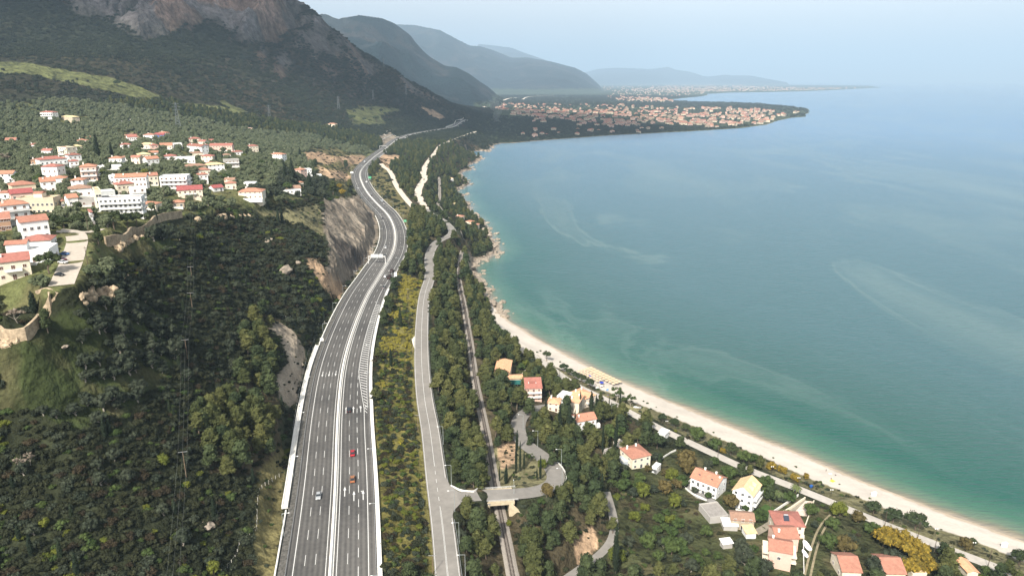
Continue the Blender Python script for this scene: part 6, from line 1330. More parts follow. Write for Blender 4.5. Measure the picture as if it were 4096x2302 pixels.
LETM = [(-1.2, 1.9, -.9, 2.1), (-.8, 1.9, -.2, 2.1), (0, 1.9, .7, 2.1), (-1.2, 1.3, -.3, 1.5), (-.1, 1.3, .9, 1.5), (-1.2, .6, .2, .8)]
postsign(KW, 1166, 392, 13.8, 4.8, 3.6, 3.0, (.05,.42,.20), 'green direction sign on two posts at the seaward side of the upper bend', LETM)
postsign(KW, 1530, 830, 13.6, 3.2, 2.4, 2.6, (.045,.40,.19), 'small green sign at the outside of the big bend', [(-.3, .8, .3, 1.6)])
postsign(KW, 978, 345, -13.6, 5.5, 2.6, 4.5, (.80,.80,.78), 'pale sign board at the inland side of the upper bend')
postsign(KW, 1412, 1350, 14.2, 2.2, 3.6, .6, (.80,.81,.79), 'white panel beside the black truck at the right edge')
postsign(KY, 645, 555, -17.2, 2.2, 2.0, 2.0, (.78,.78,.76), 'small white panel at the start of the white channel')
LH = mat('lamp_glass', (.85,.85,.83), .3, .02, 2); POLE = mat('lamp_pole', (.46,.50,.50), .5, .05, 2, metal=.5)
def lampmesh(h, arm):
    m = MB(); m.bar((0, 0, -.4), (0, 0, h), .12, 6, 0, .07); m.bar((0, 0, h), (-arm, 0, h + .15), .06, 5); a = m.mesh('pole', POLE)
    m = MB(); loft(m, [(-.16, .1, -.06, .02, .06), (0, .18, -.1, .08, .1), (.16, .1, -.06, .02, .06)]); 
    m.v = [(y * 2.4 - arm - .25, x * .9, z + h + .18) for x, y, z in m.v]; return a, m.mesh('lamp_head', LH)
LPM = lampmesh(9.5, 2.2)
def lamp(p, rz, label, group, mm=LPM, s=1):
    e = empty('street_lamp', tuple(p), rz, label, 'street lamp', group); e.scale = (s, s, s); link(bpy.data.objects.new('pole', mm[0]), e); link(bpy.data.objects.new('lamp_head', mm[1]), e); return e
s_ = 18; n = 0
while s_ < 1250:
    P, q = cut(hwW, s_, s_ + 3); a = math.atan2(*(P[-1] - P[0])[[1, 0]])
    lamp(offset_line(P, float(off_right(s_)) + .8)[0], a - pi/2, 'grey lamp post arching over the seaward lanes, %s' % ('beside the channel stretch' if s_ < 300 else 'between the hatched wedge and the sign gantry' if s_ < 560 else 'on the bends past the gantry'), 'lamp posts on the seaward side of the motorway')
    lamp(offset_line(P, -float(off_left(s_)) - 2.4)[0], a + pi/2, 'grey lamp post arching over the inland lanes, %s' % ('beside the channel stretch' if s_ < 300 else 'between the channel and the sign gantry' if s_ < 560 else 'on the bends past the gantry'), 'lamp posts on the inland side of the motorway')
    s_ += 42
for x, y, K in [(1885,125,KX),(1967,530,KX),(2045,1130,KX),(2107,1470,KX),(2000,800,KX)]:
    g = ground(*K(x, y)); a, _ = hdg(lrW, g, False); g[2] = 31; lamp(g, a - pi, 'lamp post at the wooded edge of the old road, its arm towards the lanes', 'lamp posts of the old road')
for x, y, K, a in [(820,300,K4,0),(1068,592,K4,0),(1470,925,K4,0),(1480,1250,K4,0.3),(660,205,K5,-1.5),(2320,120,K4,-pi/2 - 1)]:
    g = ground(*K(x, y)); lamp(g, a, 'slender lamp post along the bend of the side road', 'lamp posts of the side road', s=1.0)
m = MB(); m.bar((0, 0, -.3), (0, 0, 3.6), .07, 6); m.bar((-.5, 0, 3.5), (.5, 0, 3.5), .05, 5); TG_ = m.mesh('pole', mat('black_iron', (.02,.02,.022), .6, .05, 2))
m = MB(); [m.lathe([(0, -.28), (.2, -.2), (.28, 0), (.2, .2), (0, .28)], 8, 0, (sx, 0, 3.85)) for sx in (-.5, .5)]; TGG = m.mesh('globe', LH)
for K, x, y, wh in [(K7,1115,262,'beside the two yellow bushes'),(K7,1420,392,'left of the blue waste bins'),(K7,1798,532,'right of the blue waste bins'),(K8,75,432,'left of the three round trees'),(K8,545,620,'under the first of three round trees'),(K8,968,782,'between the second and third round trees'),(K8,1412,937,'right of the three round trees'),(K8,1895,1117,'beside the lone round shrub'),(K8,2490,1332,'under the corner tree at the right edge'),(K6,920,240,'under the small round trees by the road'),(KU4,1148,912,'beside the beach tables')]:
    e = empty('globe_lamp', tuple(ground(*K(x, y))), 0, 'short black lamp with two white globes, %s' % wh, 'street lamp', 'twin globe lamps behind the beach'); link(bpy.data.objects.new('pole', TG_), e); link(bpy.data.objects.new('globe', TGG), e)
WOOD = mat('pole_wood', (.10,.075,.055), .9, .15, 2)
m = MB(); m.bar((0, 0, -.5), (0, 0, 8.5), .15, 6, 0, .1); WPM = m.mesh('pole', WOOD); m = MB(); m.bar((-.8, 0, 8.0), (.8, 0, 8.0), .06, 4); WPC = m.mesh('crossarm', WOOD)
WP = []
for K, x, y, wh in [(K3,1447,700,'at the beach road behind the pines'),(KU4,830,1030,'where the beach road widens'),(K6,918,378,'beside the open stretch of beach road'),(K6,1788,800,'right of the big brown-green tree'),(K7,1085,800,'at the corner of the lawn'),(K7,1420,500,'where the driveway meets the beach road'),(K8,762,825,'above the yellow trees'),(K8,1188,962,'braced one at the top of the yellow trees'),(K8,1393,1172,'right of the yellow trees'),(K8,2088,1332,'near the lower right corner')]:
    g = ground(*K(x, y)); WP.append(g); e = empty('utility_pole', tuple(g), .5, 'dark wooden utility pole %s' % wh, 'utility pole', 'wooden poles along the beach road'); link(bpy.data.objects.new('pole', WPM), e); link(bpy.data.objects.new('crossarm', WPC), e)
# village poles
for x, y in [(890,880),(722,700),(300,790),(1655,550),(2150,540),(1915,560),(885,1225)]:
    g = ground(*KV(x, y)); e = empty('utility_pole', tuple(g), .9, 'dark wooden utility pole among the village houses', 'utility pole', 'wooden poles in the village'); link(bpy.data.objects.new('pole', WPM), e); link(bpy.data.objects.new('crossarm', WPC), e)
WIRE = mat('cable', (.22,.24,.22), .6, .05, 2)
def cable(a, b, sag, label, r=.03, group='power cables'):
    a = Vector(a); b = Vector(b); pts = [a.lerp(b, t) - Vector((0, 0, sag * 4 * t * (1 - t))) for t in np.linspace(0, 1, 17)]; m = MB(); m.tube(pts, r, 4); return tag(m.build('power_cable', WIRE), label, 'cable', group)
# three-wire line down the left slope
tp = []
for K, bx_, by_, hh in [(KL, 1878, 470, 11.5), (KG, 1888, 720, 10), (KG, 1935, 215, 9.5), (KV, 1935, 1385, 9)]:
    g = ground(*K(bx_, by_)); tp.append((g, hh))
tp.append((ground(*KV(1960, 590)), 9)); tp.insert(0, (onz(702, 2560, 60.), 11))
for k, (g, hh) in enumerate(tp):
    if k == 0: continue
    e = empty('power_pole', tuple(g), .25, ['', 'tall bare power pole with steel crossarm in the lower left scrub', 'power pole with pale crossarm halfway up the dark slope', 'power pole hidden to its crossarm among grey shrubs', 'power pole with pale crossarm below the village rim', 'power pole at the village edge above the scrub slope'][k], 'power pole', 'poles of the line down the left slope')
    m = MB(); m.bar((0, 0, -1), (0, 0, hh), .17, 6, 0, .12); m.build('pole', mat('bare_wood', (.20,.145,.10), .9, .2, 2), e); m = MB(); m.bar((-1.6, 0, hh - .2), (1.6, 0, hh - .2), .09, 4); m.build('crossarm', STEEL, e)
for k in range(len(tp) - 1):
    for i, o in enumerate((-1.5, 0, 1.5)):
        a, ha = tp[k]; b_, hb = tp[k + 1]; cable(a + [o, o * .25, ha], b_ + [o, o * .25, hb], 1.2, 'thin power cable hanging between poles down the dark left slope', .014, 'cables down the left slope')
PL2 = [(KX, 1780, 1430, 8), (KY, 1630, 1440, 9), (KY, 1575, 640, 9), (KB, 560, 635, 9)]
q2 = []
for K, x, y, hh in PL2:
    g = ground(*K(x, y)); q2.append((g, hh)); e = empty('power_pole', tuple(g), 0, ['tall pole with crossarm beside the old road nearest the bottom', 'power pole with crossarm between motorway and old road', 'power pole beside the white gravel lay-by', 'power pole at the top of the yellow broom slope'][len(q2) - 1], 'power pole', 'poles of the line beside the old road'); m = MB(); m.bar((0, 0, -1), (0, 0, hh), .15, 6, 0, .1); m.build('pole', mat('bare_wood', (0,0,0)), e); m = MB(); m.bar((-1.4, 0, hh), (1.4, 0, hh), .08, 4); m.build('crossarm', STEEL, e)
for k in range(3):
    for o in (-1.3, 0, 1.3): cable(q2[k][0] + [o, 0, q2[k][1]], q2[k + 1][0] + [o, 0, q2[k + 1][1]], 1.5, 'thin power cable hanging over the broom slope beside the old road', .014, 'cables beside the old road')
for k in (2, 3, 5, 6, 7):
    cable(WP[k] + [0, 0, 8.2], WP[k + 1] + [0, 0, 8.2], .8, 'thin cable between wooden poles of the beach road', .02, 'cables of the beach road')
# pylons
def pylon_mesh(h):
    m = MB(); w0 = h * .10
    def at_(t): return w0 * (1 - t) + .45 * t
    for sx in (-1, 1):
        for sy in (-1, 1): m.bar((sx * w0, sy * w0, -2), (sx * .45, sy * .45, h), .22, 4)
    N_ = 9
    for k in range(N_):
        a, b_ = k / N_, (k + 1) / N_; wa, wb = at_(a), at_(b_)
        for sy in (-1, 1): m.bar((-wa, sy * wa, a * h), (wb, sy * wb, b_ * h), .13, 3); m.bar((wa, sy * wa, a * h), (-wb, sy * wb, b_ * h), .13, 3); m.bar((sy * wa, -wa, a * h), (sy * wb, wb, b_ * h), .13, 3)
    a = m.mesh('tower', mat('pylon_steel', (.17,.185,.19), .6, .05, 2, metal=.4)); m = MB()
    for z, l in ((.72, 4.5), (.84, 5.5), (.95, 4)): m.bar((-l, 0, h * z), (l, 0, h * z), .2, 4); m.bar((-l, 0, h * z), (0, 0, h * z + 2), .12, 3); m.bar((l, 0, h * z), (0, 0, h * z + 2), .12, 3)
    return a, m.mesh('crossarms', mat('pylon_steel', (0,0,0)))
PY = pylon_mesh(33)
pyl = []
for K, x, y, s, wh in [(KU,1795,1290,1.25,'nearest, above the village meadow'),(KU2,138,1210,1.0,'left end of the dark hillside'),(KU2,832,1105,1.15,'left of the yellow clearing'),(KU2,1180,1010,.95,'above the yellow clearing'),(KU2,1510,960,1.15,'right on the hillside shoulder'),(KU2,1285,680,1.0,'smallest, high on the ridge')]:
    g = ground(*K(x, y)); e = empty('pylon', tuple(g), .4, 'lattice pylon, %s' % wh, 'pylon', 'lattice pylons on the hillside'); e.scale = (s, s, s); link(bpy.data.objects.new('tower', PY[0]), e); link(bpy.data.objects.new('crossarms', PY[1]), e); pyl.append((g, s))
# terraced stone revetments by the far motorway bend, dirt banks
for pts, lab in [([(1200,1375),(1260,1345),(1350,1310)], 'upper pale kerb of the terraced bank by the far motorway'), ([(1235,1415),(1300,1385),(1380,1345),(1440,1380)], 'lower pale kerb of the terraced bank by the far motorway'), ([(1300,1365),(1290,1345)], 'short pale cross wall of the terraced bank')]:
    wall_on('retaining_wall', CONC, KU2, pts, 1.0, 2, 1.0, lab)
wall_on('retaining_wall', CONC, KU2, [(1910,1285),(1990,1255),(2010,1215),(2085,1185)], 1.2, 3, 4.0, 'tall pale wall inland of the last motorway bend')

# ------------------------------------------------------------------ beach
THATCH = mat('thatch', (.52,.40,.27), .95, .22, 4, bump=.4)
m = MB(); m.lathe([(1.45, 2.15), (1.38, 2.25), (.75, 2.55), (0, 2.95)], 14); m.lathe([(0, 2.3), (1.40, 2.14)], 14); UT = m.mesh('thatched_top', THATCH); m = MB(); m.bar((0, 0, -.3), (0, 0, 2.4), .05, 6); UP = m.mesh('pole', WOOD)
A0, A1 = onz(*KU4(1060, 330), 2.2), onz(*KU4(1790, 690), 2.2); dd = (A1 - A0); L0 = np.linalg.norm(dd); dd /= L0; nn = np.array([-dd[1], dd[0], 0]); nn = nn if (nn @ (onz(*KU4(1000, 500), 2.2) - A0)) > 0 else -nn
rows = ['nearest the water', 'second from the water', 'third from the water', 'fourth from the water', 'farthest from the water']
for r_ in range(5):
    for k in range(10 if r_ < 3 else 7):
        p = A0 + dd * (L0 * k / 9) + nn * (r_ * 3.4) + dd * (.6 * r_); g = np.array([p[0], p[1], float(hgt(p[0], p[1]))])
        e = empty('beach_umbrella', tuple(g), random.uniform(0, 3), 'straw beach umbrella on the pebbles, row %s' % rows[r_], 'beach umbrella', 'straw umbrellas in rows on the beach'); sc = 1.12 if r_ < 2 else .86; e.scale = (sc, sc, 1)
        link(bpy.data.objects.new('thatched_top', UT), e); link(bpy.data.objects.new('pole', UP), e)
BLUE = mat('blue_canvas', (.015,.04,.36), .7, .1, 3)
m = MB(); m.lathe([(1.6, 1.9), (1.0, 2.2), (0, 2.45)], 8); m.lathe([(0, 2.2), (1.6, 1.88)], 8); BU = m.mesh('canopy', BLUE)
for x, y, lab in [(1003, 592, 'blue parasol among the straw umbrellas, farther one'), (1330, 765, 'blue parasol beside the straw umbrellas, nearer one')]:
    e = empty('parasol', tuple(ground(*KU4(x, y))), 0, lab, 'parasol'); link(bpy.data.objects.new('canopy', BU), e); link(bpy.data.objects.new('pole', UP), e)
TW = mat('white_plastic', (.80,.80,.78), .5, .03, 2); BRN = mat('brown_chair', (.12,.06,.04), .8, .1, 2)
for x, y, lab in [(1330, 812, 'white table with brown chairs, under the nearer blue parasol'), (1212, 860, 'white table with brown chairs beside the twin globe lamp')]:
    e = empty('beach_table', tuple(ground(*KU4(x, y))), .4, lab, 'table'); m = MB(); m.box(-1.1, -.6, .7, 1.1, .6, .78); m.build('top', TW, e); m = MB(); [m.bar((sx, sy, 0), (sx, sy, .7), .05) for sx in (-.9, .9) for sy in (-.45, .45)]; m.build('leg', TW, e)
    for i, (sx, sy) in enumerate(((-1.6, .2), (1.6, 0), (0, -1.1))):
        c_ = empty('chair', tuple(np.array(e.location) + [sx, sy, 0]), random.uniform(0, 6), 'small brown chair around a white beach table', 'chair', 'brown chairs at the beach tables'); MB().box(-.25, -.25, .4, .25, .25, .46).build('seat', BRN, c_); MB().box(-.25, .2, .46, .25, .26, .95).build('backrest', BRN, c_); m = MB(); [m.bar((a, b_, 0), (a, b_, .4), .025, 4) for a in (-.2, .2) for b_ in (-.2, .2)]; m.build('leg', BRN, c_)
e = empty('beach_frame', tuple(ground(*KU4(1385, 915))), -.45, 'white timber frame standing on the beach near the blue board', 'frame'); m = MB()
for x in (-3, -1, 1, 3): m.box(x - .06, -.06, 0, x + .06, .06, 1.4)
for z in (.2, .75, 1.3): m.box(-3, -.04, z, 3, .04, z + .08)
m.build('lattice', TW, e)
e = empty('changing_booth', tuple(ground(*KU4(1478, 935))), .4, 'blue board stand beside the white timber frame', 'stand'); MB().box(-.8, -.08, .9, .8, .08, 1.9).build('panel', mat('light_blue', (.08,.30,.60), .6, .05, 2), e); m = MB(); [m.bar((x, 0, 0), (x, 0, 1.9), .05) for x in (-.7, .7)]; m.build('post', STEEL, e)
def bathing_cabin(K, x, y, lab):
    e = empty('lifeguard_board', tuple(ground(*K(x, y))), .3, lab, 'panel'); MB().box(-1.3, -.5, 0, 1.3, .5, 1.9).build('box', TW, e); MB().box(-1.4, -.6, 1.903, 1.4, .6, 2.0).build('lid', TW, e)
bathing_cabin(K8, 622, 420, 'white rounded box on the beach behind the three round trees'); bathing_cabin(K8, 2295, 1075, 'white rounded box on the beach at the lower right')
for K, x, y, col, lab in [(K7,1115,412,(.02,.10,.35),'blue waste bin behind the palm tree'),(K7,1570,430,(.02,.10,.35),'blue waste bin beside the roadside kiosk post'),(K6,1912,445,(.02,.12,.5),'x')][:2]:
    e = empty('waste_bin', tuple(ground(*K(x, y))), .5, lab, 'bin'); m = MB(); m.add([(-.6,-.45,.15),(.6,-.45,.15),(.6,.45,.15),(-.6,.45,.15),(-.7,-.55,1.2),(.7,-.55,1.2),(.7,.55,1.2),(-.7,.55,1.2)], [(0,3,2,1),(0,1,5,4),(1,2,6,5),(2,3,7,6),(3,0,4,7)]); m.build('bin_body', mat('bin_blue', col, .5, .05, 2), e); m = MB(); m.box(-.74, -.6, 1.203, .74, .6, 1.35); m.build('lid', mat('bin_blue', col), e)
# boats on land
def boat(K, x, y, rz, lab, L_=5.5):
    e = empty('small_boat', tuple(ground(*K(x, y)) + [0, 0, .1]), rz, lab, 'boat'); m = MB(); secs = [(-.5, .36, .35), (-.3, .46, .1), (.1, .46, .05), (.35, .3, .1), (.5, .02, .4)]
    V = []; [V.extend([(-w_ * L_ * .4, t * L_, .9 + (t > .3) * .15), (0, t * L_, k), (w_ * L_ * .4, t * L_, .9 + (t > .3) * .15)]) for t, w_, k in secs]
    m.add(V, [q for i in range(4) for q in ((i*3, i*3+1, i*3+4, i*3+3), (i*3+1, i*3+2, i*3+5, i*3+4))] + [(0, 2, 1)]); m.build('hull', TW, e)
    m = MB(); m.box(-L_*.12, -L_*.35, .45, L_*.12, L_*.25, .6); m.build('deck', TW, e); return e
boat(K7, 1515, 1110, 0, 'white motorboat on land beside the stepped red-roofed row', 7); boat(K7, 1493, 1205, 0, 'slim white boat below the motorboat on land', 5); boat(KU4, 2250, 1370, 1.4, 'white boat half hidden under the trees behind the beach', 5)
# people on the beach
SKIN = mat('skin', (.42,.25,.17), .7, .05, 3)
def person(p, rz, top, legs, lab, pose='stand', hair=(.03,.02,.015)):
    me = bpy.data.meshes.new('person'); 
    if pose == 'stand':
        J = [(0,0,.95,.14),(0,0,1.2,.13),(0,0,1.42,.15),(0,0,1.53,.055),(0,-.01,1.66,.10),(0,0,1.76,.07),(-.19,0,1.40,.055),(-.26,-.03,1.12,.042),(-.25,-.12,.88,.034),(.19,0,1.40,.055),(.26,-.03,1.12,.042),(.25,-.12,.88,.034),(-.1,0,.86,.095),(-.11,.02,.48,.06),(-.11,.05,.08,.045),(-.11,-.12,.04,.035),(.1,0,.86,.095),(.11,-.05,.48,.06),(.11,-.02,.08,.045),(.11,-.18,.04,.035)]
    else:
        J = [(0,0,.16,.15),(0,.1,.42,.13),(0,.14,.62,.14),(0,.13,.73,.055),(0,.1,.86,.10),(0,.1,.96,.07),(-.19,.14,.60,.055),(-.26,.2,.34,.042),(-.26,.3,.1,.034),(.19,.14,.60,.055),(.25,-.05,.42,.042),(.18,-.25,.36,.034),(-.1,-.05,.15,.095),(-.12,-.45,.34,.06),(-.12,-.72,.06,.045),(-.12,-.86,.06,.035),(.1,-.05,.15,.095),(.12,-.45,.28,.06),(.12,-.8,.06,.045),(.12,-.94,.06,.035)]
    E = [(0,1),(1,2),(2,3),(3,4),(4,5),(2,6),(6,7),(7,8),(2,9),(9,10),(10,11),(0,12),(12,13),(13,14),(14,15),(0,16),(16,17),(17,18),(18,19)]
    hands = []
    for hnd, sx in ((8, -1), (11, 1)):
        x, y, z, r = J[hnd]
        for q in range(5):
            J.append((x + sx * (.012 * (q - 2)), y - .045 - .006 * (q == 2), z - .05 + (.03 if q == 4 else 0), .009)); E.append((hnd, len(J) - 1))
    me.from_pydata([j[:3] for j in J], E, []); o = bpy.data.objects.new('person', me); link(o); o.modifiers.new('skin', 'SKIN'); sb = o.modifiers.new('sub', 'SUBSURF'); sb.levels = sb.render_levels = 1
    for v, j in zip(me.skin_vertices[0].data if me.skin_vertices else [], J): v.radius = (j[3], j[3])
    if not me.skin_vertices:
        pass
    else: me.skin_vertices[0].data[0].use_root = True
    dg = bpy.context.evaluated_depsgraph_get(); m2 = bpy.data.meshes.new_from_object(o.evaluated_get(dg)); bpy.data.objects.remove(o)
    m2.materials.clear(); m2.materials.append(SKIN); m2.materials.append(mat('cloth_' + top[0], top[1], .9, .1, 4)); m2.materials.append(mat('cloth_' + legs[0], legs[1], .9, .1, 4)); m2.materials.append(mat('hair', hair, .9, .1, 4))
    for f in m2.polygons:
        c_ = f.center
        if pose == 'stand': f.material_index = 3 if (c_.z > 1.70 or (c_.z > 1.62 and c_.y > .03)) else (1 if .95 < c_.z < 1.5 and abs(c_.x) < .25 else (2 if .5 < c_.z <= .95 and abs(c_.x) < .22 else 0))
        else: f.material_index = 3 if (c_.z > .90 or (c_.z > .82 and c_.y > .13)) else (1 if .25 < c_.z < .7 and abs(c_.x) < .24 and c_.y > -.1 else (2 if c_.z <= .4 and c_.y > -.5 and abs(c_.x) < .22 else 0))
    o = link(bpy.data.objects.new('person', m2)); o.location = tuple(p); o.rotation_euler = (0, 0, rz); return tag(o, lab, 'person')
person(ground(*K7(1850, 290)), 2.0, ('navy', (.02,.03,.10)), ('black', (.02,.02,.02)), 'person sitting on the beach in dark clothes beyond the yellow towel', 'sit')
person(ground(*K7(1802, 333)), 2.4, ('brown', (.10,.05,.03)), ('black', (0,0,0)), 'person sitting beside the yellow towel in brown', 'sit')
g = ground(*K7(1815, 352)); o = MB().box(-.9, -.55, .02, .9, .55, .09).build('beach_towel', mat('yellow_cloth', (.80,.50,.06), .9, .05, 3)); o.location = tuple(g); o.rotation_euler = (0, 0, .6); o.scale = (1.4, 1.8, 1); tag(o, 'yellow beach towel spread on the pebbles', 'towel')
g = ground(*K7(1790, 268)); o = MB().box(-.8, -.45, .02, .8, .45, .07).build('beach_towel', TW); o.location = tuple(g); tag(o, 'white towel on the pebbles near the water', 'towel')
person(ground(*K7(1742, 244)), .3, ('grey', (.2,.2,.2)), ('black', (0,0,0)), 'person in grey standing near the water', 'stand')
person(ground(*KU4(1310, 806)), 1.0, ('black2', (.02,.02,.02)), ('black', (0,0,0)), 'person in black sitting at the farther beach table', 'sit')
person(ground(*KU4(1176, 795)), -.5, ('black2', (.02,.02,.02)), ('navy2', (.02,.02,.06)), 'person in black standing near the twin globe lamp', 'stand')
person(ground(*KU4(1492, 1065)), .6, ('bluetop', (.05,.12,.45)), ('pinklegs', (.55,.28,.2)), 'person in blue standing at the roadside verge', 'stand')
